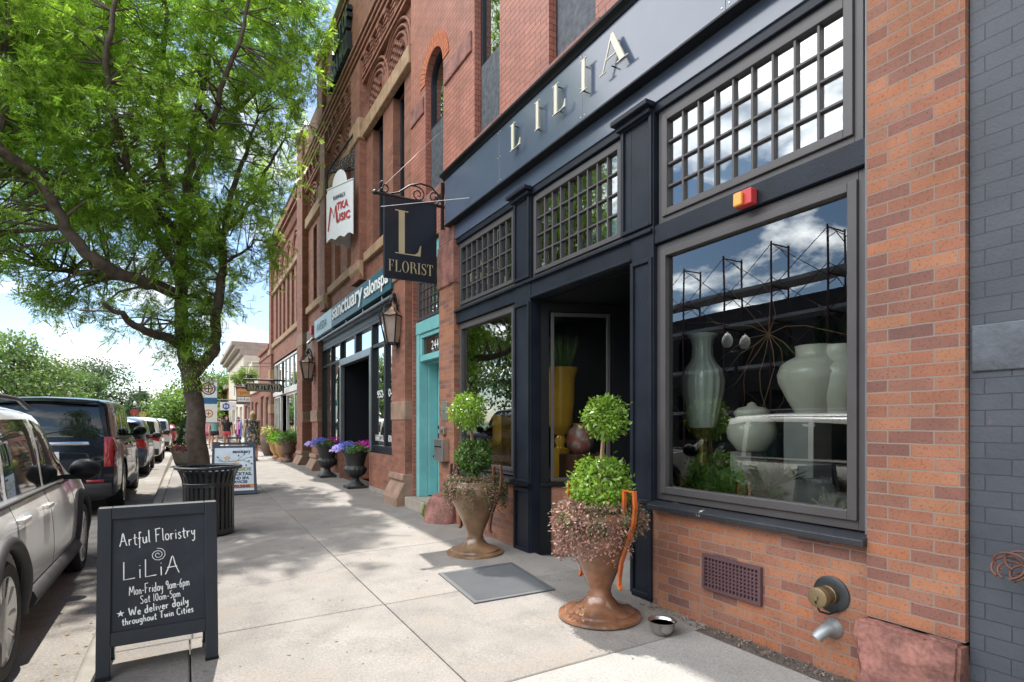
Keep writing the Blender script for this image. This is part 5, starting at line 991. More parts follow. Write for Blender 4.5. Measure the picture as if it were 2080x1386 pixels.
# ================= distant pots
def pot(label, loc, prof, m, seed, cols, H, name='flower_pot', R=.3, spread=.34):
    T = thing(name, label, 'pot', loc, 0, 'pots outside the shop beyond the salon'); b = MB(); b.lathe(prof, 32, M=Matrix.Translation(loc)); b.build('pot', m, T, smooth=45); r = np.random.default_rng(seed)
    for c, n, ln in cols:
        d = r.normal(size=(n, 3)); d /= np.linalg.norm(d, axis=1, keepdims=True); P = np.array((loc[0], loc[1], loc[2]+H+.10))+d*np.array((spread, spread, .22))*r.random((n, 1))**.4
        leafmesh('foliage' if c[1] > c[0]*.9 else 'blossom', P, r.normal(size=(n, 3))+d, d+r.normal(size=(n, 3))*.5, ln*r.uniform(.7, 1.2, n), ln*.7*r.uniform(.7, 1.2, n), mat('plant_%s' % '_'.join(map(str, c)), c, .5, attr=.3, trans=.3), T)
TER = mat('terracotta_tan', (.46, .26, .12), .8, var=.2, bump=.2); BRZ = mat('brown_urn', (.13, .085, .065), .6, var=.3, bump=.3)
tp = [(0, 0), (.2, 0), (.2, .05), (.14, .09), (.16, .14), (.26, .3), (.29, .52), (.32, .58), (.32, .64), (.27, .64), (.25, .55)]
pot('nearer tan terracotta pot of bright leafy plants left of the brown urn', (3.02, 21.3, .19), tp, TER, 1, [((.16, .34, .04), 700, .12), ((.6, .5, .6), 40, .05)], .62)
pot('farther tan terracotta pot of bright leafy plants beside the walking woman', (3.0, 22.6, .20), tp, TER, 2, [((.18, .36, .04), 700, .12)], .62)
pot('brown fluted urn of dark green plants beside the window bulkhead', (3.0, 20.1, .19), [(0, 0), (.22, 0), (.22, .06), (.1, .14), (.09, .24), (.2, .3), (.24, .42), (.22, .5), (.26, .66), (.30, .72), (.25, .72)], BRZ, 3, [((.09, .19, .04), 700, .10), ((.55, .4, .6), 50, .05)], .68)
pot('large brown jar of pink and yellow-green flowers farthest along the shopfront', (2.95, 24.6, .2), [(0, 0), (.2, 0), (.28, .2), (.34, .5), (.3, .75), (.24, .85), (.2, .85)], BRZ, 4, [((.25, .33, .06), 450, .10), ((.60, .28, .36), 160, .07)], .85, spread=.42)
# concrete planter with clipped cone
T = thing('concrete_planter', 'grey concrete kerbside planter holding a clipped evergreen cone and pink flowers behind the tree trunk', 'planter', (.12, 20.6, .12))
b = MB(); b.lathe([(0, 0), (.33, 0), (.40, .12), (.47, .42), (.50, .44), (.50, .5), (.43, .5), (.41, .42)], 8, M=Matrix.Translation((.12, 20.6, .12))); b.build('bowl', CURBM, T)
n = 3500; u = RNG.random(n)**.6; a = RNG.random(n)*6.28; rr = .30*np.sqrt(1-(1-u)**2.2 if False else np.clip(u*1.25, 0, 1))*(.75+.3*RNG.random(n)); P = np.stack([.12+rr*np.cos(a), 20.6+rr*np.sin(a), .12+.55+(1-u)*1.05], 1)
leafmesh('clipped_cone', P, np.stack([np.cos(a), np.sin(a), .8+0*a], 1)+RNG.normal(size=(n, 3))*.5, rdir(n), .07, .03, mat('cypress_leaf', (.03, .075, .022), .6, attr=.4), T)
P = np.stack([.12+.46*np.cos(a), 20.6+.46*np.sin(a), .12+.5+.16*RNG.random(n)], 1)[:700]; leafmesh('blossom', P, rdir(700), rdir(700), .07, .06, mat('petunia_pink', (.5, .08, .25), .7, attr=.4), T); leafmesh('foliage', P[:400]+RNG.normal(size=(400, 3))*.05, rdir(400), rdir(400), .08, .05, mat('petunia_leaf', (.09, .17, .035)), T)
# weed at the door step
n = 260; P = np.array((3.10, 7.95, .05))+np.abs(rdir(n))*np.array((-.05, -.05, .24))*RNG.random((n, 1)); o = leafmesh('step_weed', P, rdir(n)*.5+np.array([0, 0, .8]), rdir(n), .06, .012, mat('weed_leaf', (.22, .33, .04), .6, attr=.3, trans=.3), None); tag(o, 'small yellow-green weed growing at the foot of the teal door step', 'weed')
# ================= chalk A-board
def arcp(cx, cy, rx, ry, a0, a1, n=10): return [(cx+rx*math.cos(math.radians(a0+(a1-a0)*i/n)), cy+ry*math.sin(math.radians(a0+(a1-a0)*i/n))) for i in range(n+1)]
HW = {  # single stroke hand lettering: width, strokes (x-height .5, cap 1)
 'A': (.75, [[(0, -.02), (.2, .45), (.38, 1), (.5, .5), (.68, -.02)], [(.1, .36), (.6, .38)]]), 'r': (.38, [[(.05, .5), (.08, 0)], [(.07, .3), (.18, .47), (.34, .46)]]), 't': (.36, [[(.18, .85), (.16, .1), (.25, 0), (.34, .04)], [(0, .55), (.36, .58)]]),
 'f': (.36, [[(.36, .9), (.25, .98), (.17, .85), (.16, .3), (.12, -.3)], [(0, .48), (.34, .5)]]), 'u': (.46, [[(.04, .5), (.06, .12), (.17, 0), (.32, .12), (.38, .5)], [(.38, .5), (.40, 0)]]), 'l': (.2, [[(.1, 1), (.08, .1), (.16, 0)]]),
 'F': (.6, [[(.1, 1), (.08, -.05)], [(.02, 1), (.58, 1.04)], [(.08, .52), (.42, .55)]]), 'o': (.44, [arcp(.22, .25, .18, .25, 90, 450, 14)]), 'i': (.2, [[(.1, .5), (.1, 0)], [(.1, .68), (.11, .72)]]), 's': (.38, [[(.34, .46), (.2, .52), (.08, .40), (.2, .27), (.32, .14), (.2, 0), (.04, .05)]]),
 'y': (.46, [[(.05, .5), (.1, .2), (.24, .16), (.38, .5)], [(.38, .5), (.32, -.2), (.18, -.38), (.05, -.3)]]), 'L': (.62, [[(.08, 1), (.06, 0), (.58, .03)]]), 'M': (.9, [[(0, 0), (.12, 1), (.42, .3), (.70, 1), (.84, 0)]]), 'n': (.46, [[(.06, .5), (.06, 0)], [(.06, .34), (.2, .5), (.34, .42), (.38, 0)]]),
 '-': (.36, [[(.04, .3), (.32, .31)]]), 'd': (.48, [arcp(.2, .24, .17, .24, 60, 400, 14), [(.38, 1), (.37, 0)]]), 'a': (.46, [arcp(.2, .24, .17, .24, 60, 400, 14), [(.38, .5), (.39, 0)]]), '9': (.46, [arcp(.22, .72, .17, .22, 20, 400, 14), [(.39, .8), (.34, 0)]]), 'm': (.66, [[(.05, .5), (.05, 0)], [(.05, .34), (.17, .5), (.28, .42), (.3, 0)], [(.3, .34), (.42, .5), (.54, .42), (.57, 0)]]),
 '6': (.46, [[(.38, .95), (.14, .6), (.06, .25)]+arcp(.22, .24, .17, .23, 180, 500, 14)]), 'p': (.46, [[(.06, .5), (.05, -.38)], arcp(.22, .26, .17, .24, 160, -160, 14)]), 'S': (.6, [[(.5, .9), (.32, 1.0), (.1, .86), (.2, .6), (.42, .4), (.46, .14), (.24, -.02), (.04, .1)]]), '1': (.26, [[(.12, 1), (.11, 0)]]), '0': (.5, [arcp(.24, .48, .2, .48, 90, 450, 16)]), '5': (.48, [[(.42, 1), (.12, .98), (.1, .58), (.3, .6), (.42, .35), (.3, .03), (.06, .05)]]),
 'W': (.95, [[(0, 1), (.2, 0), (.44, .75), (.64, 0), (.9, 1)]]), 'e': (.42, [[(.06, .26), (.36, .3), (.3, .47), (.18, .5), (.06, .3), (.1, .06), (.24, 0), (.38, .1)]]), 'v': (.42, [[(.02, .5), (.18, 0), (.38, .5)]]), 'h': (.46, [[(.07, 1), (.06, 0)], [(.06, .32), (.2, .5), (.34, .4), (.37, 0)]]), 'g': (.46, [arcp(.2, .26, .16, .22, 60, 400, 14), [(.37, .5), (.35, -.25), (.2, -.38), (.06, -.3)]]), 'T': (.6, [[(0, 1), (.58, 1.02)], [(.3, 1), (.27, 0)]]), 'w': (.6, [[(.02, .5), (.14, 0), (.28, .4), (.42, 0), (.56, .5)]]), 'C': (.6, [arcp(.34, .5, .3, .5, 50, 310, 14)]), ' ': (.3, [])}
def hand(s, x, z, hgt, f, name, par, rot=0., wd=.006, sxx=1.0, width=None):
    tot = sum(HW[c][0] for c in s)+.10*(len(s)-1); sc = (width/tot) if width else hgt*sxx; b = MB(); cx = 0; r = random.Random(len(s)*7+3); q = 0
    for c in s:
        w_, S_ = HW[c]; jy = r.uniform(-.03, .03)
        for st in S_:
            P = [((cx+px)*sc, (py+jy)*hgt) for px, py in st]; P = [(x+px*math.cos(rot)-py*math.sin(rot), z+px*math.sin(rot)+py*math.cos(rot)) for px, py in P]
            if len(P) > 3:
                n = len(P); q_ = np.linspace(0, n-1, n*3); P = list(zip(pchip(range(n), [p[0] for p in P], q_), pchip(range(n), [p[1] for p in P], q_)))
            q += 1; b.ribbon(P, [wd*(.8+.35*abs(math.sin(i*.7+q))) for i in range(len(P))], lambda a, c2, t: f(a, c2, t+.00005*(q % 7)), .0006)
        cx += w_+.10
    return b.build(name, CHALK, par, wn=False)
AB = thing('chalkboard_sign', 'dark blue-grey chalkboard A-frame sign lettered in white with the florist hours', 'sign', (-.13, 4.03, .0), math.radians(1.5), None)
ABM = mat('board_frame', (.014, .018, .026), .5, var=.2, bump=.15, dirt=((.10, .11, .125), 30, .71, .77)); SLATE = mat('slate_board', (.015, .020, .029), .7, var=.2, scale=3, dirt=((.040, .047, .06), 5, .48, .85))
LEAN = math.radians(8.5)
def lean(s): return Matrix.Translation((0, .15*0+(.0 if s > 0 else .34), -.045)) @ Matrix.Rotation(-LEAN*s, 4, 'X')
for s in (1, -1):
    M = lean(s); b = MB(); y0, y1 = (-.02, .02)
    b.box(-.315, -.245, y0, y1, 0, 1.0, M); b.box(.245, .315, y0, y1, 0, 1.0, M); b.box(-.245, .245, y0, y1, .93, 1.0, M); b.box(-.245, .245, y0, y1, .19, .27, M); b.build_each('frame', ABM, AB, local=True, bevel=.004)
    b = MB(); b.box(-.245, .245, y0+.014, y1-.005, .27, .93, M); pn = b.build('panel', SLATE, AB, local=True)
    b = MB(); b.box(-.318, -.242, y0-.003, y1+.003, -.0, .03, M); b.box(.242, .318, y0-.003, y1+.003, -.0, .03, M); b.build_each('foot', BLK, AB, local=True)
    if s > 0:
        ga = rootmat(AB) @ M
        fF = lambda a, c, t=0: tuple(ga @ Vector((a, -.0065-t, c)))
        hand('Artful Floristry', -.205, .765, .075, fF, 'chalk_lettering', AB, .06, .0055, width=.40); hand('LiLiA', -.19, .565, .105, fF, 'chalk_lettering', AB, .03, .0055, width=.30); hand('Mon-Friday 9am-6pm', -.155, .47, .054, fF, 'chalk_lettering', AB, .05, .0042, width=.315); hand('Sat 10am-5pm', -.10, .416, .045, fF, 'chalk_lettering', AB, .05, .004, width=.21); hand('We deliver daily', -.155, .352, .046, fF, 'chalk_lettering', AB, .07, .006, width=.31); hand('throughout Twin Cities', -.190, .303, .040, fF, 'chalk_lettering', AB, .05, .0055, width=.37)
        b = MB(); b.ribbon([(-.01+(.006+.0016*t)*math.cos(t*.62), .695+(.006+.0016*t)*math.sin(t*.62)*.95) for t in range(24)], .0035, fF, .0006); P = []
        for k in range(10): rr = .021 if k % 2 == 0 else .008; P.append((-.198+rr*math.sin(k*math.pi/5), .372+rr*math.cos(k*math.pi/5)))
        b.prism(P, lambda a, c: fF(a, c, 0), lambda a, c: fF(a, c, .0006)); b.build_each('chalk_drawing', CHALK, AB)
# ================= litter bin
BX, BY, BZ = .27, 8.25, .04
LB = thing('litter_bin', 'black slatted steel litter bin with a flared rim on the pavement', 'bin', (BX, BY, BZ)); L_ = Matrix.Translation((BX, BY, BZ)); BINM = mat('bin_black', (.016, .017, .018), .35, var=.15, bump=.08, coat=.3)
def rb(z): return float(np.interp(z, [0, .62, .72, .80, .86], [.285, .285, .30, .33, .365]))
for k in range(30):
    a = 2*math.pi*k/30; b = MB()
    M = L_ @ Matrix.Rotation(a, 4, 'Z'); zs = (.05, .3, .6, .68, .74, .80, .85)
    vs = [M @ Vector((rb(z)+dx, dy, z)) for z in zs for dx, dy in ((0, -.019), (.006, -.019), (.006, .019), (0, .019))]; fs = [(i*4+j, i*4+(j+1) % 4, i*4+4+(j+1) % 4, i*4+4+j) for i in range(len(zs)-1) for j in range(4)]; b.add(vs, fs); b.build('slat', BINM, LB)
b = MB()
for z, r, t in ((.86, .37, .022), (.66, .292, .012)): b.tube([(BX+r*math.cos(a), BY+r*math.sin(a), BZ+z) for a in np.linspace(0, 2*math.pi, 49)], t, 8)
b.build_each('ring', BINM, LB, smooth=60)
b = MB(); b.lathe([(.289, .62), (.296, .62), (.296, .68), (.289, .68)], 40, M=L_); b.lathe([(.285, .02), (.296, .02), (.296, .09), (.285, .09)], 40, M=L_); b.lathe([(0, .03), (.28, .03)], 32, M=L_); b.build_each('band', BINM, LB, smooth=40)
b = MB(); b.lathe([(.255, .06), (.262, .5), (.272, .78), (.28, .80), (.262, .79), (.25, .5)], 36, M=L_); b.build('liner', mat('liner', (.02, .02, .021), .6), LB, smooth=50)
b = MB(); b.lathe([(.16, .80), (.18, .83), (.30, .82), (.30, .80), (.2, .79)], 36, M=L_); b.tube([(BX-.15, BY-.1, BZ+.82), (BX, BY, BZ+.87), (BX+.18, BY+.05, BZ+.82)], .012, 6); b.build('lid', BINM, LB, smooth=50)
# ================= salon A-frame
SF = thing('pavement_sign', 'white poster A-frame sign of the salon with a flowering twig and an orange band', 'sign', (.82, 12.0, .105), math.radians(-3)); GRY = mat('grey_plastic', (.05, .06, .085), .5)
for s in (1, -1):
    M = Matrix.Translation((0, 0 if s > 0 else .46, 0)) @ Matrix.Rotation(-math.radians(11)*s, 4, 'X'); b = MB()
    b.prism([(-.40, 0), (.40, 0), (.37, 1.02), (.24, 1.02), (.24, .94), (-.24, .94), (-.24, 1.02), (-.37, 1.02)], lambda a, c: M @ Vector((a, .02, c)), lambda a, c: M @ Vector((a, -.02, c))); b.build('frame', GRY, SF, local=True, bevel=.006)
    b = MB(); b.prism([(-.345, .07), (.345, .07), (.33, .90), (-.33, .90)], lambda a, c: M @ Vector((a, -.0, c)), lambda a, c: M @ Vector((a, -.023 if s > 0 else .023, c))); po = b.build('poster', mat('poster_white', (.62, .70, .78), .35), SF, local=True)
    if s > 0:
        ga2 = rootmat(SF) @ M; f2 = lambda a, c, t=0: tuple(ga2 @ Vector((a, -.0235-t, c)))
        def ft(s_, z, x, h_, m, w_): return text(s_, h_, lambda a, c, t=0: f2(a+x, c+z, t), m, 'lettering', SF, .0008, w=w_, bold=.004)
        INK = mat('ink_navy', (.03, .05, .10)); ft('sanctuary', .80, .13, .085, INK, .32); ft('SEASIDE', .455, .11, .085, mat('ink_olive', (.22, .24, .06)), .38); ft('COCKTAIL', .365, .10, .085, INK, .42); ft('HAND SPA', .285, .08, .075, INK, .36); ft('SERVICES', .215, .08, .07, INK, .30)
        b = MB(); b.prism([(-.342, .115), (.342, .115), (.341, .19), (-.341, .19)], lambda a, c: f2(a, c, -.001), lambda a, c: f2(a, c, .0008)); b.build('orange_band', mat('ink_orange', (.62, .24, .05)), SF)
        text('952.470.5840', .07, lambda a, c, t=0: f2(a+.03, c+.13, t+.001), INK, 'lettering', SF, .001, w=.5, bold=.003)
        b = MB(); b.ribbon([(-.27, .66), (-.15, .63), (.0, .64), (.15, .66), (.28, .60)], .010, f2); b.ribbon([(.05, .645), (.12, .72), (.17, .76)], .007, f2); b.ribbon([(.14, .655), (.22, .70), (.28, .71)], .007, f2); b.ribbon([(-.2, .64), (-.26, .70)], .007, f2)
        for x, z, a in ((.17, .76, 60), (.28, .71, 10), (.29, .59, -20), (.20, .57, -60), (.08, .73, 100), (-.27, .71, 130), (-.26, .58, 220), (-.1, .57, -100), (.24, .64, 0)): b.prism([(x+u*.035*math.cos(math.radians(a+d)), z+u*.035*math.sin(math.radians(a+d))) for u, d in ((.3, 180), (.7, -45), (1.2, 0), (.7, 45))], lambda p, q: f2(p, q, 0), lambda p, q: f2(p, q, .0015))
        b.build('twig_drawing', mat('ink_green', (.07, .13, .07)), SF)
        b = MB()
        for x, z in ((-.12, .70), (.03, .59)):
            for k in range(5): a = k*1.256+.3; b.prism([(x+.06*u*math.cos(a+d), z+.05*u*math.sin(a+d)) for u, d in ((.1, 0), (.7, -.5), (1.1, 0), (.7, .5))], lambda p, q: f2(p, q, 0), lambda p, q: f2(p, q, .002+k*.0001))
        b.build('blossom_drawing', mat('ink_gold', (.72, .42, .08)), SF)
b = MB(); b.tube([(-.1, .2, .98), (-.1, .2, 1.08), (.1, .2, 1.08), (.1, .2, .98)], .02, 8); b.box(-.30, .30, .18, .22, .95, .99); b.build('handle', GRY, SF, local=True)
# ================= door mat, bowl
MA = mat('rubber_mat', (.085, .09, .097), .65, var=.1); b = MB()
Q = [Vector((2.02, 4.10, gz(2.02, 4.1))), Vector((2.78, 4.06, gz(2.78, 4.06))), Vector((2.90, 5.02, gz(2.9, 5))), Vector((2.10, 5.04, gz(2.1, 5)))]
def mq(u, v, h=0): p = (Q[0]*(1-u)+Q[1]*u)*(1-v)+(Q[3]*(1-u)+Q[2]*u)*v; return (p.x, p.y, p.z+h)
RIB = 62
def mf(u, v): return mq(u, v, .004 if u in (0, 1) or v in (0, 1) else .010)
b.grid(3, 3, lambda u, v: mq((0, .5, 1)[round(u*2)], (0, .5, 1)[round(v*2)], .007))
for e in ((0, 1, 0, .045), (0, 1, .955, 1), (0, .05, .045, .955), (.95, 1, .045, .955)): b.add([mq(u, v, h) for h in (.002, .0115) for u, v in ((e[0], e[2]), (e[1], e[2]), (e[1], e[3]), (e[0], e[3]))], [(4, 5, 6, 7), (0, 1, 5, 4), (1, 2, 6, 5), (2, 3, 7, 6), (3, 0, 4, 7)])
for i in range(RIB):
    u0 = .055+.89*i/RIB
    b.add([mq(u0+d, v, h) for v in (.05, .95) for d, h in ((0, .007), (.003, .0125), (.007, .0125), (.010, .007))], [(0, 1, 5, 4), (1, 2, 6, 5), (2, 3, 7, 6)])
tag(b.build('door_mat', MA), 'grey ribbed rubber door mat lying on the pavement before the florist entrance', 'mat')
b = MB(); b.lathe([(0, .003), (.052, .003), (.066, .012), (.082, .045), (.088, .085), (.098, .092), (.1, .097), (.094, .097), (.084, .09), (.078, .045), (.06, .012), (0, .010)], 40, M=Matrix.Translation((2.87, 2.88, gz(2.87, 2.88)))); o = tag(b.build('water_bowl', STEEL, smooth=50), 'stainless steel water bowl on the pavement by the brick wall', 'bowl')
b = MB(); b.lathe([(0, .075), (.082, .075)], 32, M=Matrix.Translation((2.87, 2.88, gz(2.87, 2.88)))); b.build('water', mat('water', (.10, .13, .12), .02, spec=1), o)
# ================= wall fittings
gr = thing('vent_grille', 'maroon painted iron vent grille in the brick below the display window', 'vent', (XF, 2.62, .39)); VM = mat('maroon_grille', (.085, .045, .052), .5, bump=.2); b = MB(); frame_bars(b, 2.38, 2.86, .265, .515, XF-.028, .022, .035); 
for i in range(1, 15): y = 2.40+.44*i/15; b.box(XF-.022, XF-.008, y-.007, y+.007, .287, .493)
for j in range(1, 8): z = .287+.206*j/8; b.box(XF-.020, XF-.006, 2.40, 2.84, z-.006, z+.006)
b.build('grid', VM, gr); b = MB(); b.box(XF-.004, XF-.002, 2.385, 2.855, .27, .51); b.build('backing', mat('duct_black', (.01, .008, .008)), gr)
fd = thing('standpipe', 'brass-capped fire hose connection on a round black plate low on the brick', 'standpipe', (XF, 1.925, .46)); M = Matrix.Translation((XF-.002, 1.925, .46)) @ Matrix.Rotation(-math.pi/2, 4, 'Y')
b = MB(); b.lathe([(.105, 0), (.105, .010), (.092, .016), (.055, .022), (0, .022)], 36, M=M); b.build('plate', mat('dark_bronze', (.045, .05, .055), .4, metal=.6), fd, smooth=40)
b = MB(); b.lathe([(.058, .02), (.056, .05), (.05, .055)]+[(.050+.003*(k % 2), .06+.006*k) for k in range(7)]+[(.052, .105)], 32, M=M); b.build('neck', mat('dark_brass', (.12, .09, .05), .4, metal=.7), fd, smooth=40)
b = MB(); b.lathe([(.050, .10), (.056, .105), (.056, .145), (.045, .150), (.012, .152), (.012, .165), (0, .166)], 24, M=M); b.build('cap', mat('old_brass', (.19, .14, .075), .45, metal=.5), fd, smooth=40)
b = MB(); b.tube([(XF-.155, 1.93, .44), (XF-.13, 1.92, .38), (XF-.07, 1.90, .36), (XF-.02, 1.88, .375)], .006, 6); b.build('chain', IRON, fd)
dp = thing('drain_spout', 'small grey metal drain spout on the brick wall under the hose connection', 'spout', (XF, 1.92, .25)); b = MB(); M = Matrix.Translation((XF-.002, 1.915, .265)) @ Matrix.Rotation(-math.pi/2, 4, 'Y')
ZN = mat('grey_zinc', (.28, .30, .31), .45, metal=.5, var=.2); b.lathe([(.058, 0), (.056, .01), (.04, .03), (.036, .04)], 28, M=M); b.tube([(XF-.03, 1.915, .265), (XF-.07, 1.925, .26), (XF-.10, 1.94, .235), (XF-.115, 1.95, .215)], [.038, .036, .033, .032], 20, caps=False); b.build('pipe', ZN, dp, smooth=60)
b = MB(); b.tube([(XF-.07, 1.925, .26), (XF-.10, 1.94, .235), (XF-.113, 1.949, .217)], [.030, .029, .029], 16); b.build('bore', DARK, dp, smooth=60)
st = thing('fire_strobe', 'red and amber fire alarm strobe box on the dark beam above the display window', 'alarm', (XF, 2.49, 2.95)); b = MB(); b.box(XF-.055, XF+.01, 2.43, 2.56, 2.905, 3.01); b.build('housing', mat('alarm_red', (.50, .045, .05), .45), st, bevel=.008); b = MB(); b.box(XF-.085, XF-.055, 2.485, 2.55, 2.905, 2.995); b.build('lens', mat('alarm_amber', (.75, .33, .06), .25), st, bevel=.01)
b = MB(); b.box(XF-.07, XF+.06, 15.9, 16.05, 3.8, 4.0) if False else b.box(XF-.2, XF-.08, 16.55, 16.75, 3.98, 4.22); o = tag(b.build('fire_bell', mat('alarm_red', (.5, .045, .05)), bevel=.02), 'red fire alarm box high on the salon pier at the left end of its sign', 'alarm')
b = MB(); b.tube([(XF-.1, 16.6, 3.9), (XF-.22, 16.55, 3.78)], .04, 10); b.tube([(XF-.1, 16.85, 3.9), (XF-.22, 16.95, 3.76)], .04, 10); b.box(XF-.12, XF-.08, 16.6, 16.9, 3.86, 3.94); tag(b.build('flood_light', STEEL, smooth=50), 'twin grey floodlight under the red alarm on the salon pier', 'light')
# letterbox, intercom on left pier
for nm, lab, y0, y1, z0, z1, d, m in (('letter_box', 'brushed steel letterbox on the brick pier right of the teal door', 7.40, 7.70, .92, 1.24, .11, STEEL), ('entry_panel', 'flat steel entry panel highest on the pier beside the teal door', 7.46, 7.66, 1.50, 1.78, .015, STEEL), ('key_box', 'tiny steel key box between the letterbox and the entry panel', 7.50, 7.62, 1.30, 1.40, .05, STEEL)):
    t = thing(nm, lab, nm.replace('_', ' '), (XF, (y0+y1)/2, z0)); b = MB(); b.box(XF-.02-d, XF-.02, y0, y1, z0, z1); b.build('case', m, t, bevel=.006)
    b = MB(); b.box(XF-.026-d, XF-.02-d, y0+.03, y1-.03, z0+(z1-z0)*.62, z0+(z1-z0)*.68) if nm == 'letter_box' else b.lathe([(.012, 0), (.01, .006), (0, .007)], 12, M=Matrix.Translation((XF-.02-d, (y0+y1)/2, (z0+z1)/2)) @ Matrix.Rotation(-math.pi/2, 4, 'Y')); b.build('slot' if nm == 'letter_box' else 'button', BLK, t)
# scroll iron ornament on blue wall
so_ = thing('iron_ornament', 'rusty coiled iron rod ornament against the blue-grey wall at the right edge', 'ornament', (XF-.15, 1.02, .8)); RUST = mat('rust_iron', (.115, .05, .036), .6, metal=.3, var=.3, bump=.3)
def ringp(c, r, a0, a1, tilt, n=26): return [(c[0]+r*math.sin(math.radians(a))*tilt, c[1]+r*math.cos(math.radians(a)), c[2]+r*math.sin(math.radians(a))*.75) for a in np.linspace(a0, a1, n)]
for k, (dy, dz, r, tl) in enumerate(((.08, .0, .058, .5), (.066, -.012, .05, .4), (.07, .024, .06, -.2), (.02, -.02, .052, .3), (-.04, .03, .06, -.3), (-.05, .0, .055, .4), (.03, .035, .06, .1))):
    b = MB(); c = (XF-.12, .99+dy, .815+dz); P = ringp(c, r, -60, 260, tl); P = P+[(XF-.10, .99-.02, .80+dz*.4), (XF-.11, .965, .72), (XF-.10, .93, .60), (XF-.09, .87, .52)]; b.tube(P, .0055, 8); b.build('iron_rod', RUST, so_, smooth=60)
b = MB(); b.lathe([(.035, 0), (.05, .02), (.05, .05), (.03, .07)], 20, M=Matrix.Translation((XF-.05, .90, .52))); b.build('base_cup', RUST, so_, smooth=60)
# ================= lanterns
def lantern(label, X, Y, z, yw):
    T = thing('wall_lantern', label, 'lantern', (X, Y, z), 0, 'iron lanterns on the salon piers'); b = MB(); n = 6
    def hexa(r, zz, k): return (X+r*math.cos(k*math.pi/3+.5), Y+r*math.sin(k*math.pi/3+.5), z+zz)
    for k in range(n): b.tube([hexa(.12, 0, k), hexa(.22, .46, k), hexa(.245, .49, k)], .013, 6); b.tube([hexa(.12, 0, k), hexa(.12, 0, k+1)], .013, 6); b.tube([hexa(.22, .46, k), hexa(.20, .44, k+.5), hexa(.22, .46, k+1)], .013, 6); b.tube([hexa(.22, .47, k), hexa(.19, .62, k), hexa(.08, .66, k), hexa(.04, .75, k)], .009, 6); b.tube([hexa(.17, .55, k), hexa(.10, .60, k), hexa(.12, .53, k), hexa(.07, .55, k)], .007, 5); b.tube([hexa(.12, .0, k), hexa(.12, -.06, k), hexa(.14, -.07, k)], .01, 5)
    b.lathe([(.04, .72), (.06, .76), (.04, .80), (.02, .84)], 12, (X, Y, z)); b.build('cage', IRON, T, smooth=60)
    b = MB(); b.lathe([(.10, .01), (.195, .45)], 6, M=Matrix.Translation((X, Y, z)) @ Matrix.Rotation(.5, 4, 'Z')); b.build('glass_shade', mat('frosted_shade', (.50, .42, .36), .5, trans=.5), T)
    b = MB(); b.lathe([(.20, .46), (.06, .58), (.03, .62)], 6, M=Matrix.Translation((X, Y, z)) @ Matrix.Rotation(.5, 4, 'Z')); b.build('hood', mat('copper_hood', (.42, .27, .18), .4, metal=.5), T)
    b = MB(); x1 = XF-.13; P = [(X, Y, z+.80), (X+.02, Y, z+.86)]+[(X+.02+(x1-X-.02)*math.sin(t), Y, z+.50+.36*math.cos(t)) for t in np.linspace(.2, math.pi/2, 8)]+[(x1, Y, z+.25), (x1, Y, z-.05)]; b.tube(P, .02, 8); b.tube([(x1, Y, z+.1), (x1+.06, Y, z+.1)], .02, 6); b.build('bracket', IRON, T, smooth=60)
lx, lz = PY(797, 698, 9.36); lantern('nearer six-sided iron lantern, on the salon pier beside the teal door', lx, 9.36, lz, 0)
lx, lz = PY(625, 770, 16.75); lantern('farther six-sided iron lantern, on the pier by the ironwork gate', lx, 16.75, lz, 0)
# ================= L FLORIST sign
LS = thing('hanging_sign', 'black hanging florist sign with a large gold L under a wrought scroll bracket', 'sign', (2.73, 7.55, 3.45)); b = MB(); b.box(2.345, 3.112, 7.525, 7.575, 3.45, 4.56); b.build('board', mat('sign_black', (.010, .012, .018), .35, var=.1, coat=.2), LS, bevel=.004)
f = FRONT(2.70, 7.5245, 3.80)
for ch, m in didtext('L', .60, f, .002, .40): m.build('letter', GOLD, LS)
for ch, m in didtext('FLORIST', .155, FRONT(2.73, 7.5245, 3.55), .002, .65, gap=.10): m.build('letter', GOLD, LS)
b = MB(); b.tube([(2.24, 7.55, 4.585), (3.27, 7.55, 4.575)], .024, 8); b.lathe([(.0, -.03), (.032, -.01), (.034, .02), (0, .05)], 12, M=Matrix.Translation((2.23, 7.55, 4.585)) @ Matrix.Rotation(-math.pi/2, 4, 'Y')); b.box(3.19, 3.23, 7.53, 7.57, 4.25, 4.92)
def spiral(cx, cz, r0, r1, a0, a1, n=30): return [(cx+(r0+(r1-r0)*i/(n-1))*math.cos(math.radians(a0+(a1-a0)*i/(n-1))), 7.55, cz+(r0+(r1-r0)*i/(n-1))*math.sin(math.radians(a0+(a1-a0)*i/(n-1)))) for i in range(n)]
b.tube(spiral(2.36, 4.68, .02, .085, 200, -250, 26), .010, 6); b.tube([(2.33, 7.55, 4.60), (2.42, 7.55, 4.60), (2.56, 7.55, 4.65), (2.72, 7.55, 4.78), (2.88, 7.55, 4.84), (3.04, 7.55, 4.82), (3.15, 7.55, 4.73), (3.20, 7.55, 4.62)], .012, 8)
b.tube([(2.72, 7.55, 4.78), (2.80, 7.55, 4.79)]+spiral(2.84, 4.68, .10, .025, 75, -440, 30), .010, 6); b.tube(spiral(3.08, 4.68, .10, .02, -90, 420, 30), .010, 6); b.build('scroll_bracket', IRON, LS, smooth=60)
b = MB(); b.tube([(2.30, 7.53, 4.40), FP(953, 402, XF-.12)[0:0] or (XF-.12, FY(953, XF-.12), FP(953, 402, XF-.12)[1])], .003, 5); y_, z_ = FP(898, 265, XF); b.tube([(2.26, 7.55, 4.6), (XF, y_, z_)], .003, 5); b.build_each('guy_wire', STEEL, LS)
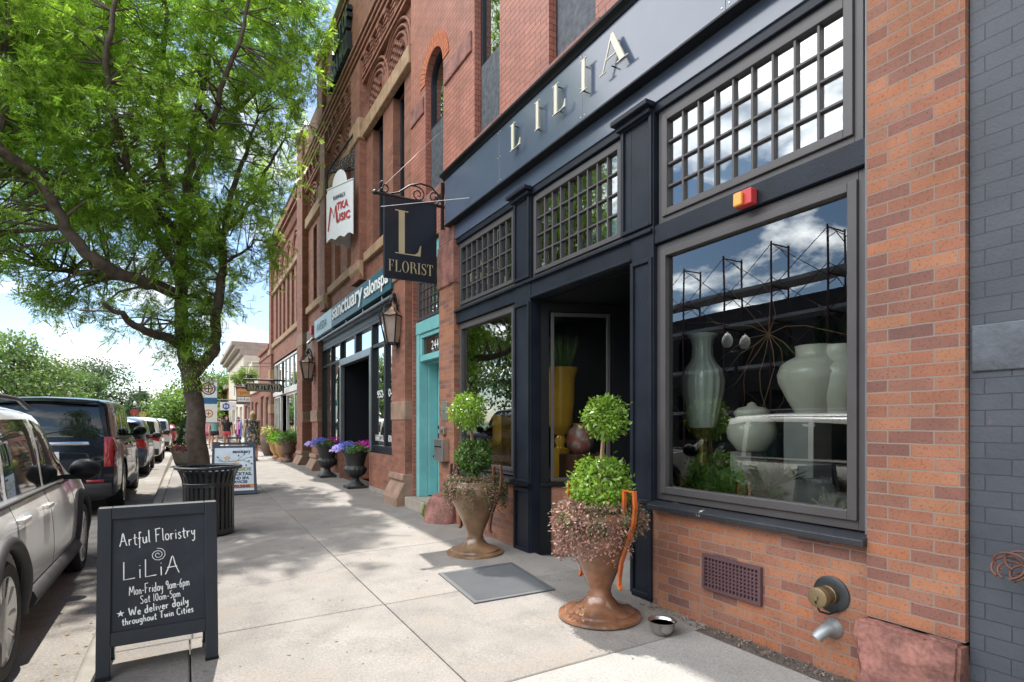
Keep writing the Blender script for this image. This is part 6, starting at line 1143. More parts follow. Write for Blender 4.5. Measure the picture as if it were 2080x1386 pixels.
# ================= music shop sign (folded awning shape)
MS = thing('hanging_sign', 'white music shop sign in red lettering with a scalloped lower edge and ornate bracket', 'sign', (3.0, 12.2, 5.4)); p0 = Vector((3.05, 11.9, 0)); dl = Vector((-.37, .93, 0)); p1 = p0+dl*.96; p2 = p1+Vector((.75, .30, 0))
def mface(a, b_, u, z, o=0): d = (b_-a).normalized(); n_ = Vector((-abs(d.y), 0, 0))*0+Vector((d.y, -d.x, 0)); n_ = -n_ if n_.y > 0 and n_.x > 0 else n_; p = a+(b_-a)*u+n_*o; return (p.x, p.y, z)
b = MB()
for i in range(16):
    u0, u1 = i/16, (i+1)/16; sc = lambda u: 5.42+.07*abs(math.sin(u*math.pi*3))-.12*(1-u)*0
    nrm = Vector((-.93, -.37, 0))*.012
    for a, c in ((p0, p1), (p1, p2)):
        A, B_ = a+(c-a)*u0, a+(c-a)*u1; b.add([(A.x, A.y, sc(u0)), (B_.x, B_.y, sc(u1)), (B_.x, B_.y, 6.56), (A.x, A.y, 6.56), (A.x+.01, A.y+.01, sc(u0)), (B_.x+.01, B_.y+.01, sc(u1)), (B_.x+.01, B_.y+.01, 6.56), (A.x+.01, A.y+.01, 6.56)], [(0, 1, 2, 3), (4, 5, 6, 7), (0, 1, 5, 4), (2, 3, 7, 6)])
b.build('canvas', mat('white_canvas', (.70, .72, .73), .7, var=.04), MS, wn=True)
mid = (p0+p1)/2; nv = Vector((-.93, -.37, 0))
def mf_(a, c, t=0): p = mid-dl*a+nv*(.014+t); return (p.x, p.y, c)
RD = mat('sign_red', (.45, .05, .06), .6)
text("BUSHNELL'S", .10, lambda a, c, t=0: mf_(a, 6.30+c, t), mat('ink_navy', (.03, .05, .1)), 'lettering', MS, .002, w=.42, bold=.004); text('TKA', .22, lambda a, c, t=0: mf_(a-(-.12)*1-.0, 6.05+c, t), RD, 'lettering', MS, .002, w=.42, bold=.008); text('USIC', .22, lambda a, c, t=0: mf_(a+.14, 5.80+c, t), RD, 'lettering', MS, .002, w=.50, bold=.008)
b = MB(); b.ribbon([(-.40, 5.66), (-.30, 6.16), (-.19, 5.92), (-.12, 6.16), (-.06, 5.78)], [.03, .07, .05, .06, .07], mf_); b.build('lettering', RD, MS, wn=False)
b = MB(); b.tube([tuple(p0+Vector((0, 0, 6.58))), tuple(p1+Vector((0, 0, 6.58))), tuple(p2+Vector((0, 0, 6.58)))], .02, 8); b.grid(14, 2, lambda u, v: tuple(mid+dl*(.26*math.cos(u*math.pi))+Vector((.0, 0, 6.58+.32*math.sin(u*math.pi)*v)))); b.build_each('top_rail', mat('white_canvas', (.7, .72, .73)), MS, smooth=60)
b = MB(); q = p1+Vector((0, .0, 6.95)); w0 = Vector((XF-.09, 12.25, 7.75)); b.tube([tuple(q), tuple(w0)], .022, 6); b.tube([tuple(q), (XF-.09, 12.25, 6.95)], .022, 6); b.tube([(XF-.09, 12.25, 6.5), (XF-.09, 12.25, 7.95)], .022, 6); b.tube([tuple(q), tuple(p1+Vector((0, 0, 6.5)))], .03, 6)
for k in range(7):
    t = (k+.5)/7; c = Vector(q)*(1-t)+Vector((XF-.09, 12.25, 7.18))*t; R0 = .06+.13*t; d = Vector((XF-.09, 12.25, 0))-Vector((q.x, q.y, 0)); d.normalize()
    b.tube([tuple(c+d*R0*math.cos(a*.5)*(1-a*.028)+Vector((0, 0, R0*math.sin(a*.5)*(1-a*.028)))) for a in range(26)], .012, 5)
b.build('ornate_bracket', IRON, MS, smooth=60)
# ================= small hanging signs down the street
def blade(name, label, x0, x1, Y, z0, z1, m, edge=None, post=None):
    T = thing(name, label, 'sign', ((x0+x1)/2, Y, z0), 0); b = MB()
    if edge: r = .09; HAIR[0] = .022; b.prism([(x0+r, z0), (x1-r, z0), (x1-r*.6, z0+r*.5), (x1, z0+r), (x1, z1-r), (x1-r*.6, z1-r*.5), (x1-r, z1), (x0+r, z1), (x0+r*.6, z1-r*.5), (x0, z1-r), (x0, z0+r), (x0+r*.6, z0+r*.5)], lambda a, c: (a, Y+.03, c), lambda a, c: (a, Y-.03, c))
    else: b.box(x0, x1, Y-.03, Y+.03, z0, z1)
    b.build('board', m, T, bevel=.004); return T
Y = 22.6; x0, zt = PY(497, 778, Y); x1, zb = PY(575, 797, Y); T = blade('hanging_sign', 'black scalloped-corner hanging sign in cream capitals on a long iron arm', x0, x1, Y, zb, zt, mat('sign_black', (.01, .012, .018)), True)
HAIR[0] = .09
for ch, m in didtext('BRIGHTWATER', .175, FRONT((x0+x1)/2, Y-.031, (zb+zt)/2-.088), .003, (x1-x0)*.86, gap=.20): m.build('letter', mat('cream_ink', (.66, .58, .42)), T)
b = MB(); r = .05
for A_, B_ in (((x0+.13, zb+.03), (x1-.13, zb+.03)), ((x0+.13, zt-.03), (x1-.13, zt-.03))): b.box(A_[0], B_[0], Y-.034, Y-.03, A_[1]-.006, A_[1]+.006)
b.box(x0+.03, x0+.042, Y-.034, Y-.03, zb+.12, zt-.12); b.box(x1-.042, x1-.03, Y-.034, Y-.03, zb+.12, zt-.12); b.build_each('border', mat('cream_ink', (.66, .58, .42)), T)
b = MB(); b.tube([(x0-.05, Y, zt+.13), (XF-.0, Y, zt+.13)], .035, 8); b.tube([(XF-.08, Y, zt+.85), (XF-.08, Y, zb-.05)], .035, 8); b.tube([(x0+.3, Y, zt), (x0+.3, Y, zt+.13)], .015, 6); b.tube([(x1-.3, Y, zt), (x1-.3, Y, zt+.13)], .015, 6); b.build('arm', IRON, T)
Y = 30.; x0, zt = PY(480, 790, Y); x1, zb = PY(508, 822, Y); T = blade('hanging_sign', 'square hanging sign, wooden upper half over a white strip, beyond the black sign', x0, x1, Y, zb, zt, mat('grey_board2', (.12, .11, .12))); h_ = zt-zb
b = MB(); b.box(x0+.04, x1-.0, Y-.05, Y-.03, zb+h_*.52, zt); b.build('wood_panel', mat('sign_wood', (.55, .30, .10), .6, var=.2, scale=6), T); b = MB(); b.box(x0+.04, x1-.0, Y-.05, Y-.03, zb+h_*.17, zb+h_*.48); b.build('white_panel', WHITE, T)
text('pini', .26, FRONT((x0+x1)/2+.05, Y-.052, zb+h_*.66), mat('wood_ink', (.25, .10, .03)), 'lettering', T, .003); text('o-bi & pa', .2, FRONT((x0+x1)/2, Y-.052, zb+h_*.26), mat('ink_navy', (.03, .05, .1)), 'lettering', T, .003, w=(x1-x0)*.85)
b = MB(); b.tube([(x0-.1, Y, zt+.1), (XF+.3, Y, zt+.1)], .04, 6); b.build('arm', IRON, T)
Y = 36.; x0, zt = PY(447, 817, Y); x1, zb = PY(480, 834, Y); T = blade('hanging_sign', 'pale hanging sign with a blue hexagon emblem, farthest of the projecting signs', x0, x1, Y, zb, zt, WHITE); c = (x0+.30, (zb+zt)/2); b = MB(); b.prism([(c[0]+.2*math.cos(k*math.pi/3+.52), c[1]+.2*math.sin(k*math.pi/3+.52)) for k in range(6)], lambda a, q: (a, Y-.03, q), lambda a, q: (a, Y-.04, q)); b.build('emblem', mat('emblem_blue', (.03, .12, .36)), T)
b = MB()
for k in (-1, 0, 1): b.box(c[0]+k*.08-.018, c[0]+k*.08+.018, Y-.045, Y-.04, c[1]-.08, c[1]+.08)
b.build_each('emblem_bar', WHITE, T); b = MB(); b.box(x0+.6, x1-.1, Y-.034, Y-.03, c[1]-.02, c[1]+.02); b.build('lettering', mat('ink_greyblue', (.3, .35, .45)), T); b = MB(); b.tube([(x0-.1, Y, zt+.12), (XF+.1, Y, zt+.12)], .04, 6); b.build('arm', IRON, T)
# flag and hanging ferns
b = MB(); Y = 33; x_, z_ = PY(478, 764, Y); T = thing('flag', 'white and maroon flag hanging from a slanted pole on the far shops', 'flag', (x_, Y, z_-1)); b.tube([(XF-.1, Y, z_-.6), (x_-.1, Y, z_+.2)], .025, 6); b.build('pole', WHITE, T)
for z0, z1, m in ((0, -.45, WHITE), (-.45, -1.1, mat('flag_maroon', (.22, .03, .05)))): b = MB(); b.grid(10, 5, lambda u, v: (x_+.62*u+.05*v, Y+.06*math.sin(u*9+v), z_+.1-.3*u+z0+(z1-z0)*v)); b.build('cloth', m, T, smooth=180)
for i, (px_, py_) in enumerate(((488, 768), (503, 762))):
    Y = 27.5+i*-1.2; x_, z_ = PY(px_, py_, Y); T = thing('hanging_basket', ['hanging fern basket farther from the camera, over the far pavement', 'hanging fern basket nearer the tall corner pilaster'][i], 'basket', (x_, Y, z_), 0, 'fern baskets hung along the shops'); b = MB(); b.lathe([(.05, -.2), (.2, -.1), (.22, 0)], 14, (x_, Y, z_)); b.tube([(x_, Y, z_), (x_, Y, z_+.5), (XF, Y, z_+.55)], .012, 5); b.build('basket', BRZ, T); n = 420; d = rdir(n); d[:, 2] = d[:, 2]*.7; leafmesh('fern', np.array((x_, Y, z_+.05))+d*.16, d-np.array([0, 0, .35]), rdir(n), .34, .03, mat('fern_leaf', (.16, .25, .05), .6, attr=.3, trans=.3), T)
# ================= street lamps, pole, banner
GLOBE = mat('lamp_globe', (.80, .76, .68), .35); LAMPM = mat('lamp_green', (.02, .025, .022), .5)
def lamp(label, x, y, h, banner=False):
    T = thing('street_lamp', label, 'street lamp', (x, y, 0), 0, 'twin-globe street lamps'); z0 = rise(y)-.1; b = MB(); b.lathe([(.2, 0), (.2, .3), (.1, .5), (.07, .6), (.055, h-.5), (.08, h-.45), (.03, h-.3)], 12, (x, y, z0)); b.tube([(x-.45, y, z0+h-.25), (x-.3, y, z0+h-.42), (x, y, z0+h-.35), (x+.3, y, z0+h-.42), (x+.45, y, z0+h-.25)], .03, 6); b.build('post', LAMPM, T, smooth=40)
    for s in (-1, 1): b = MB(); b.lathe([(.06, 0), (.15, .06), (.19, .2), (.16, .36), (.1, .44), (.08, .46), (.03, .5), (0, .55)], 16, (x+s*.45, y, z0+h-.25)); b.build('globe', GLOBE, T, smooth=60)
    if banner:
        b = MB(); b.box(x+.09, x+.74, y-.01, y+.01, z0+h-2.9, z0+h-1.05); bn = b.build('banner', WHITE, T); f = lambda a, c, t=0: (x+.415+a, y-.011-t, z0+h-1.975+c)
        b = MB(); b.prism([(-.325, -.14), (.325, -.14), (.325, .12), (-.325, .12)], lambda a, c: f(a, c, 0), lambda a, c: f(a, c, .003)); b.build('banner_band', mat('banner_blue', (.03, .14, .30)), bn)
        for cz, R_, m in ((.50, .24, mat('ink_navy', (.03, .05, .1))), (.50, .15, mat('sign_red', (.45, .05, .06))), (-.55, .15, mat('ink_orange', (.62, .24, .05)))): b = MB(); b.ribbon(arcp(0, cz, R_, R_, 0, 360, 24), .05, f); b.ribbon([(-R_*.6, cz), (R_*.6, cz)], .04, f); b.ribbon([(0, cz-R_*.6), (0, cz+R_*.6)], .04, f); b.build('banner_emblem', m, bn, wn=False)
        text('EXCELSIOR', .1, lambda a, c, t=0: f(a, c+.80, t), mat('ink_navy', (.03, .05, .1)), 'banner_lettering', bn, .003, w=.5); b = MB(); b.tube([(x, y, z0+h-1.04), (x+.78, y, z0+h-1.04)], .02, 6); b.tube([(x, y, z0+h-2.91), (x+.78, y, z0+h-2.91)], .02, 6); b.build('banner_rod', LAMPM, T)
bx_, bz_ = PY(405, 768, 27); lamp('kerbside lamp post with a white and blue banner, just behind the big tree trunk', bx_-.08, 27, bz_-rise(27)+.1+1.04, True)
for lab, px_, Y in (('lamp post across the street above the navy SUV roof', 128, 66), ('lamp post across the street right of the utility pole', 301, 90), ('farther lamp post across the street near the bushes', 315, 110), ('lamp post across the street just left of the utility pole', 283, 80)): lamp(lab, at(px_, Y), Y, PY(px_, {66: 803, 90: 822, 110: 831, 80: 822}[Y], Y)[1]+.0)
lamp('street lamp across the road, mirrored in the display window between the pale vases', -10.06, 13.27, 4.35)
x_, z_ = PY(284, 784, 100); T = thing('utility_pole', 'tall wooden utility pole rising above the far trees', 'pole', (x_, 100, 0)); b = MB(); b.tube([(x_, 100, -.2), (x_, 100, z_)], [.2, .13], 10); b.build('mast', BARK, T); b = MB(); b.box(x_-.9, x_+.9, 99.9, 100.1, z_-.9, z_-.75); b.build('crossarm', BARK, T)
for i, (px_, py_, c, n) in enumerate(((272, 838, (.45, .06, .04), 'red'), (290, 842, (.6, .3, .08), 'orange'))): x_, z_ = PY(px_, py_, 78); b = MB(); b.tube([(x_, 78, -.2), (x_, 78, z_)], .04, 6); T = thing('road_sign', 'small %s sign on a post across the street' % n, 'sign', (x_, 78, 0)); b.build('post', STEEL, T); b = MB(); b.prism([(x_+.4*math.cos(k*math.pi/4+.39), z_+.4*math.sin(k*math.pi/4+.39)) for k in range(8)], lambda a, q: (a, 78, q), lambda a, q: (a, 77.97, q)); b.build('plate', mat('plate_%s' % n, c), T)
# awning at the far end
b = MB(); Y0 = 54.2; b.prism([(XF, 3.2), (XF-2.2, 2.3), (XF-2.2, 2.1), (XF, 2.9)], lambda a, c: (a, Y0, c), lambda a, c: (a, Y0+10, c)); tag(b.build('awning', mat('awning_orange', (.75, .42, .14), .7)), 'faded orange awning over the pavement at the end of the row', 'awning')
# ================= display window contents
VASE = mat('celadon', (.74, .79, .73), .22, var=.06, coat=.5); IVO = mat('ivory_glaze', (.72, .70, .60), .3, var=.06, coat=.3); YEL = mat('yellow_glaze', (.72, .38, .03), .18, var=.12, coat=.6); RED = mat('rosewood', (.12, .05, .03), .4)
def at_in(px, X): return FY(px, X)
def vase(name, label, X, px, z0, prof, m, cat='vase', flute=0, fl=None, n=64, group=None, sx=1, sy=1):
    Y = at_in(px, X); T = thing(name, label, cat, (X, Y, z0), 0, group); b = MB(); b.lathe(prof, n, M=Matrix.Translation((X, Y, z0)), flute=flute, fl=fl, sx=sx, sy=sy); b.build('body', m, T, smooth=60); return T, Y
def stand(label, X, px, z1, w, m=None, d=None):
    Y = at_in(px, X); b = MB(); b.box(X-w/2, X+w/2, Y-w/2, Y+w/2, .80, z1); return tag(b.build('plinth', m or WHITE, bevel=.006), label, 'plinth')
X = 3.85
def sc(p, k, kz=None): return [(r*k, z*(kz or k)) for r, z in p]
vase('vase', 'tall pale ribbed celadon vase with a narrow neck, left in the display window', X, 1427, 1.42, sc([(0, 0), (.13, 0), (.14, .02), (.16, .15), (.205, .38), (.215, .50), (.19, .62), (.13, .70), (.105, .76), (.10, .88), (.12, .95), (.15, .98), (.152, 1.0), (.135, .99), (.09, .87)], .84, .80), VASE, flute=16, fl=lambda z: .022 if .03 < z < .72 else 0, n=96)
T, Yv = vase('urn_vase', 'ornate dark bronze urn carrying the tall ribbed vase', X, 1427, .80, sc([(0, 0), (.09, 0), (.10, .03), (.06, .06), (.10, .14), (.09, .20), (.04, .30), (.06, .36), (.05, .40), (.10, .46), (.12, .475), (0, .475)], .9, 1.30), mat('bronze_gilt', (.36, .25, .10), .35, metal=.6, var=.6, scale=30), n=24, flute=8, fl=lambda z: .05)
X = 4.15; stand('grey plinth under the large ivory gourd jar, right in the display window', X, 1640, 1.515, .24, mat('plinth_grey', (.30, .30, .29)))
T, Yv = vase('jar', 'large ivory lobed gourd jar, right in the display window', X, 1655, 1.52, sc([(0, 0), (.17, 0), (.19, .03), (.26, .16), (.345, .34), (.355, .42), (.32, .52), (.23, .58), (.185, .60), (.175, .63), (.185, .70), (.19, .71), (.16, .70), (.15, .62)], .74), IVO, cat='jar')
b = MB(); b.lathe(sc([(0, 0), (.14, 0), (.24, .18), (.30, .36), (.29, .46), (.2, .57), (.15, .60), (.15, .70), (.12, .70)], .74), 48, M=Matrix.Translation((X+.06, Yv-.15, 1.52))); b.build('lobe', IVO, T, smooth=60)
X = 4.0; stand('grey tapered plinth under the round ginger jar', X, 1520, 1.225, .20, mat('plinth_grey', (.30, .30, .29)))
T, Yv = vase('ginger_jar', 'round ivory lidded ginger jar in the middle of the display window', X, 1527, 1.23, sc([(0, 0), (.13, 0), (.15, .02), (.23, .14), (.245, .24), (.21, .34), (.16, .38), (.155, .40), (.17, .41), (.17, .45), (.13, .49), (.05, .51), (.04, .54), (.0, .56)], .80, .72), IVO, cat='jar')
ROCK = mat('pot_grey', (.20, .20, .19), .85, var=.3, bump=.5, bscale=20)
vase('round_pot', 'biggest rough grey round pot low in the display window', 3.75, 1640, .80, sc([(0, 0), (.15, 0), (.24, .1), (.27, .2), (.24, .3), (.14, .36), (.1, .36)], .74), ROCK, cat='pot'); vase('round_pot', 'smaller rough grey pot at the right corner of the display window', 3.66, 1715, .80, sc([(0, 0), (.14, 0), (.2, .08), (.21, .16), (.16, .24), (.08, .26)], .8), ROCK, cat='pot')
def greens(name, label, X, px, z, R, n, col, ln, cat='plant', up=.3, wd=.4, mname=None):
    Y = at_in(px, X); d = rdir(n); P = np.array((X, Y, z))+d*np.array((R*.6, R, R*.7))*RNG.random((n, 1))**.5; o = leafmesh(name, P, d+np.array([0, 0, up])+RNG.normal(size=(n, 3))*.4, rdir(n), ln*RNG.uniform(.7, 1.2, n), ln*wd, mat(mname or 'green_%s' % '_'.join(map(str, col)), col, .45, attr=.35, trans=.25), None); o.location = (0, 0, 0); return tag(o, label, cat)
greens('foliage_plant', 'leafy green arrangement at the foot of the ribbed vase', 3.62, 1400, .95, .22, 420, (.07, .17, .04), .10); greens('foliage_plant', 'fresh green trailing plant beside the bronze vase', 3.6, 1475, .92, .20, 360, (.10, .24, .06), .09); greens('foliage_plant', 'small glossy plant between the ginger jar and the rough pots', 3.6, 1560, 1.0, .17, 90, (.06, .14, .04), .13)
greens('air_plant', 'spiky air plant on the big rough pot', 3.7, 1600, 1.06, .03, 26, (.12, .18, .10), .16, wd=.05, up=.5); greens('foliage_plant', 'large dark broad-leaved plant high at the right of the display window', 5.2, 1690, 1.95, .42, 70, (.03, .08, .03), .32, wd=.35)
Y = at_in(1540, 4.2); b = MB()
for k in range(12):
    p = Vector((4.2, Y-.1, 2.2)); P = [p]; d = Vector((random.uniform(-.2, .2), random.uniform(-1, 1), random.uniform(-.6, .7))).normalized()
    for j in range(6): d = (d+Vector((random.uniform(-.2, .2), random.uniform(-.5, .5), random.uniform(-.5, .3)))).normalized(); p = p+d*.16; P.append(p)
    b.tube(P, [.004, .004, .003, .003, .002, .002, .0015], 5)
b.tube([(4.2, Y-.1, 2.2), (4.3, Y-.12, 4.2)], .004, 4); tag(b.build('branch_sculpture', mat('dry_twig', (.30, .17, .09), .8)), 'tangle of dry branches hanging inside the display window', 'branches')
for i, (px_, z_) in enumerate(((1478, 1.98), (1500, 1.96))):
    pass
b = MB(); Yw = at_in(1690, 3.52)
for k in range(10): a = k*.628; b.tube([(3.52, Yw, .88), (3.50, Yw+.15*math.cos(a), .90+.12*abs(math.sin(a)))], .007, 5)
tag(b.build('straw_star', mat('straw', (.45, .33, .18), .8)), 'spiky straw star lying at the lower right of the display window', 'ornament')
# side window: yellow vases, straw nest
YT = at_in(1142, 3.75)
T, Yv = vase('goblet_vase', 'tall yellow goblet vase holding grass behind the porch window', 4.0, 1138, 1.16, [(0, 0), (.06, 0), (.05, .03), (.075, .09), (.05, .15), (.10, .19), (.15, .30), (.175, .55), (.185, .85), (.22, .98), (.20, .98), (.16, .8)], YEL)
b = MB(); b.box(3.93, 4.09, Yv-.08, Yv+.08, .80, 1.16); b.build('pedestal', YEL, T, bevel=.01)
n = 260; d = rdir(n)*.35; d[:, 2] = 1; P = np.array((4.0, Yv, 2.1))+rdir(n)*np.array((.13, .13, .02)); leafmesh('grass', P, d, rdir(n), RNG.uniform(.25, .5, n), .012, mat('window_grass', (.13, .22, .05), .6, attr=.4), T)
vase('mottled_jar', 'round mottled red and white jar on the box behind the porch window', 4.05, 1178, 1.10, [(0, 0), (.09, 0), (.15, .08), (.165, .17), (.14, .27), (.08, .33), (.085, .36), (.06, .35)], mat('mottled', (.30, .22, .20), .4, var=.6, scale=16, dirt=((.35, .09, .06), 12, .45, .55)), cat='jar'); b = MB(); Yb = at_in(1178, 4.05); b.box(3.85, 4.3, Yb-.2, Yb+.15, .80, 1.10); tag(b.build('wooden_box', RED, bevel=.008), 'dark wooden box under the mottled jar', 'box')
stand('tall yellow plinth in the narrower display window', 3.95, 1025, 1.58, .26, YEL); stand('low orange plinth topped by foliage in the narrower display window', 4.3, 1030, 1.75, .2, mat('orange_plinth', (.55, .18, .03)))
greens('dried_flowers', 'orange dried flowers reaching up in the narrower display window', 4.3, 1032, 2.2, .24, 300, (.55, .17, .03), .12, 'flowers'); greens('straw_nest', 'heap of pale straw on the floor of the narrower display window', 3.7, 1020, .90, .26, 700, (.34, .23, .12), .14, 'straw', wd=.04); greens('dried_flowers', 'yellow-green dried flowers beside the yellow plinth', 3.7, 1000, 1.12, .15, 200, (.45, .33, .03), .06, 'flowers')
# bird figure and lamp in salon
Y = at_in(724, 3.6); b = MB(); b.lathe([(0, .28), (.05, .30), (.10, .42), (.09, .55), (.04, .66), (.025, .8), (.03, .9), (.02, .95), (0, .96)], 14, (3.75, 12.55, .25)); 
for s in (-.04, .04): b.tube([(3.75+s, 12.55, .05), (3.75+s, 12.55, .55)], .012, 5)
b.tube([(3.75, 12.55, 1.17), (3.66, 12.5, 1.14)], [.02, .005], 6); tag(b.build('bird_figure', mat('bird_brown', (.25, .12, .08), .5, var=.6, scale=14), smooth=60), 'painted metal heron figure standing by the salon door', 'figure')
Y = 12.6; b = MB(); b.grid(24, 14, lambda u, v: (4.9+.32*math.sin(math.pi*v)*math.cos(u*6.283), Y+.32*math.sin(math.pi*v)*math.sin(u*6.283), 2.35+.32*math.cos(math.pi*v)), cu=True); tag(b.build('globe_lamp', mat('lit_globe', (.85, .50, .28), .6, em=.35), smooth=180), 'lit peach globe lamp hanging inside the salon doorway', 'lamp')
# ================= people
SKIN = mat('skin', (.50, .27, .18), .55, var=.06); SHOE = mat('shoe', (.06, .045, .04), .6)
def skinbody(name, joints, edges, m, par, root=0, lv=2):
    me = bpy.data.meshes.new(name); me.from_pydata([j[0] for j in joints], edges, []); o = bpy.data.objects.new(name, me); COL.objects.link(o); o.modifiers.new('s', 'SKIN'); q = o.modifiers.new('u', 'SUBSURF'); q.levels = q.render_levels = lv
    if not me.skin_vertices: me.attributes.new('x', 'FLOAT', 'POINT'); bm = bmesh.new(); bm.from_mesh(me); bm.verts.layers.skin.verify(); bm.to_mesh(me); bm.free()
    for i, j in enumerate(joints): s = me.skin_vertices[0].data[i]; r = j[1]; s.radius = r if isinstance(r, tuple) else (r, r); s.use_root = (i == root)
    dg = bpy.context.evaluated_depsgraph_get(); m2 = bpy.data.meshes.new_from_object(o.evaluated_get(dg)); o.modifiers.clear(); o.data = m2; m2.name = name; m2.materials.clear(); m2.materials.append(m); m2.polygons.foreach_set('use_smooth', [True]*len(m2.polygons)); attach(o, par, True); return o
def person(label, loc, rz, h=1.68, top=None, bottom=None, hair=(.10, .06, .04), dress=None, step=.14, longhair=True, bag=None, shortp=True):
    T = thing('person', label, 'person', loc, rz, None); k = h/1.70
    def J(x, y, z, r): return ((x*k, y*k, z*k), tuple(q*k for q in r) if isinstance(r, tuple) else r*k)
    s = step
    jt = [J(0, 0, .93, (.15, .11)), J(0, .0, 1.12, (.125, .095)), J(0, .0, 1.30, (.155, .105)), J(0, .01, 1.43, (.075, .065)), J(0, 0, 1.50, .05), J(0, -.01, 1.60, (.072, .088)), J(0, -.01, 1.66, (.06, .075)),
          J(.17, 0, 1.38, .052), J(.23, .03, 1.13, .040), J(.25, -.04, .90, .032), J(.25, -.06, .80, (.018, .038)), J(-.17, 0, 1.38, .052), J(-.23, -.02, 1.13, .040), J(-.24, -.13, .92, .032), J(-.23, -.16, .83, (.018, .038)),
          J(.09, 0, .86, .095), J(.10, -s*.7, .48, .060), J(.10, -s*.6, .28, .056), J(.10, -s, .07, .038), J(.11, -s-.14, .03, (.04, .026)), J(-.09, 0, .86, .095), J(-.10, s*.2, .48, .060), J(-.10, s*.9, .29, .056), J(-.10, s*1.4, .10, .038), J(-.11, s*1.4-.12, .03, (.04, .026))]
    ed = [(0, 1), (1, 2), (2, 3), (3, 4), (4, 5), (5, 6), (2, 7), (7, 8), (8, 9), (9, 10), (2, 11), (11, 12), (12, 13), (13, 14), (0, 15), (15, 16), (16, 17), (17, 18), (18, 19), (0, 20), (20, 21), (21, 22), (22, 23), (23, 24)]
    skinbody('body', jt, ed, SKIN, T)
    b = MB()
    # face: nose, eyes, mouth
    for x in (-.03, .03): b.lathe([(.010*k, 0), (.008*k, .006*k), (0, .008*k)], 8, M=Matrix.Translation((x*k, -.093*k, 1.615*k)) @ Matrix.Rotation(math.pi/2, 4, 'X'))
    b.box(-.022*k, .022*k, -.094*k, -.088*k, 1.548*k, 1.556*k); b.build('face', mat('face_dark', (.12, .04, .035)), T, local=True); b = MB(); b.tube([(0, -.09*k, 1.61*k), (0, -.108*k, 1.585*k), (0, -.09*k, 1.578*k)], .010*k, 6); b.build('nose', SKIN, T, local=True, smooth=60)
    for side in (1, -1):   # fingers
        j = jt[10] if side > 0 else jt[14]; b = MB()
        for q in range(4): y = j[0][1]+(q-1.5)*.018*k; b.tube([(j[0][0], y, j[0][2]-.01), (j[0][0]-side*.004, y-.005, j[0][2]-.055*k-(.012 if q in (1, 2) else 0)), (j[0][0]-side*.016*k, y-.01, j[0][2]-.09*k)], [.009*k, .008*k, .006*k], 5)
        b.tube([(j[0][0]-side*.01, j[0][1]-.03*k, j[0][2]+.02*k), (j[0][0]-side*.02*k, j[0][1]-.05*k, j[0][2]-.03*k)], [.010*k, .007*k], 5); b.build('fingers', SKIN, T, local=True, smooth=60)
    hm = mat('hair_%s' % '_'.join(map(str, hair)), hair, .5, var=.35, scale=30, bump=.4)
    b = MB(); zb = 1.38 if longhair else 1.55
    def hf(u, v):
        a = u*2*math.pi; z = 1.745-(1.745-zb)*v**.9; fr = max(0, -math.sin(a)); r = .098*math.sin(min(1, v*2.4)*math.pi/2)*(1+.12*v*(1 if longhair else -.5)); 
        if fr > .45 and z < 1.665: r *= .62
        return (r*math.cos(a)*k*1.0, (r*1.1*math.sin(a)+.012)*k, z*k)
    b.grid(28, 12, hf, cu=True); b.build('hair', hm, T, local=True, smooth=180)
    for j0 in (19, 24): 
        b = MB(); p = jt[j0][0]; b.grid(12, 7, lambda u, v: (p[0]+.048*k*math.cos(u*6.283)*math.sin(math.pi*v), p[1]+.055*k-.13*k*math.cos(math.pi*v), max(.004, p[2]+.032*k*math.sin(u*6.283)*math.sin(math.pi*v))+0), cu=True); b.build('shoe', SHOE, T, local=True, smooth=60)
    def tunic(z0, z1, f, m, nm, sl=None, fold=0.):
        b = MB(); b.grid(36, 12, lambda u, v: (lambda a, z, r: ((r[0]*(1+fold*v*math.sin(a*7))*math.cos(a))*k, (r[1]*(1+fold*v*math.sin(a*7+1))*math.sin(a)+.0)*k, z*k))(u*6.283, z1+(z0-z1)*v, f(v)), cu=True); o = b.build(nm, m, T, local=True, smooth=180)
        if sl:
            for j1, j2, t in ((7, 8, sl), (11, 12, sl)): A, B_ = Vector(jt[j1][0]), Vector(jt[j2][0]); q = MB(); q.tube([tuple(A+(A-B_)*.1), tuple(A+(B_-A)*t)], [.066*k, .062*k], 12); q.build('sleeve', m, T, local=True, smooth=60)
        return o
    if dress: tunic(.52, 1.45, lambda v: (float(np.interp(v, [0, .08, .2, .4, .6, 1], [.10, .175, .19, .17, .21, .26])), float(np.interp(v, [0, .08, .2, .4, .6, 1], [.08, .115, .125, .12, .15, .20]))), dress, 'dress', .35, .05)
    if top: tunic(.94, 1.45, lambda v: (float(np.interp(v, [0, .15, .4, .7, 1], [.10, .18, .18, .15, .175])), float(np.interp(v, [0, .15, .4, .7, 1], [.08, .12, .122, .11, .135]))), top[0], 'shirt', top[1])
    if bottom:
        tunic(.80, 1.0, lambda v: (float(np.interp(v, [0, 1], [.165, .195])), float(np.interp(v, [0, 1], [.125, .14]))), bottom[0], 'shorts')
        for j1, j2 in ((15, 16), (20, 21)): A, B_ = Vector(jt[j1][0]), Vector(jt[j2][0]); q = MB(); q.tube([tuple(A), tuple(A+(B_-A)*bottom[1])], [.108*k, .10*k], 16); q.build('shorts_leg', bottom[0], T, local=True, smooth=60)
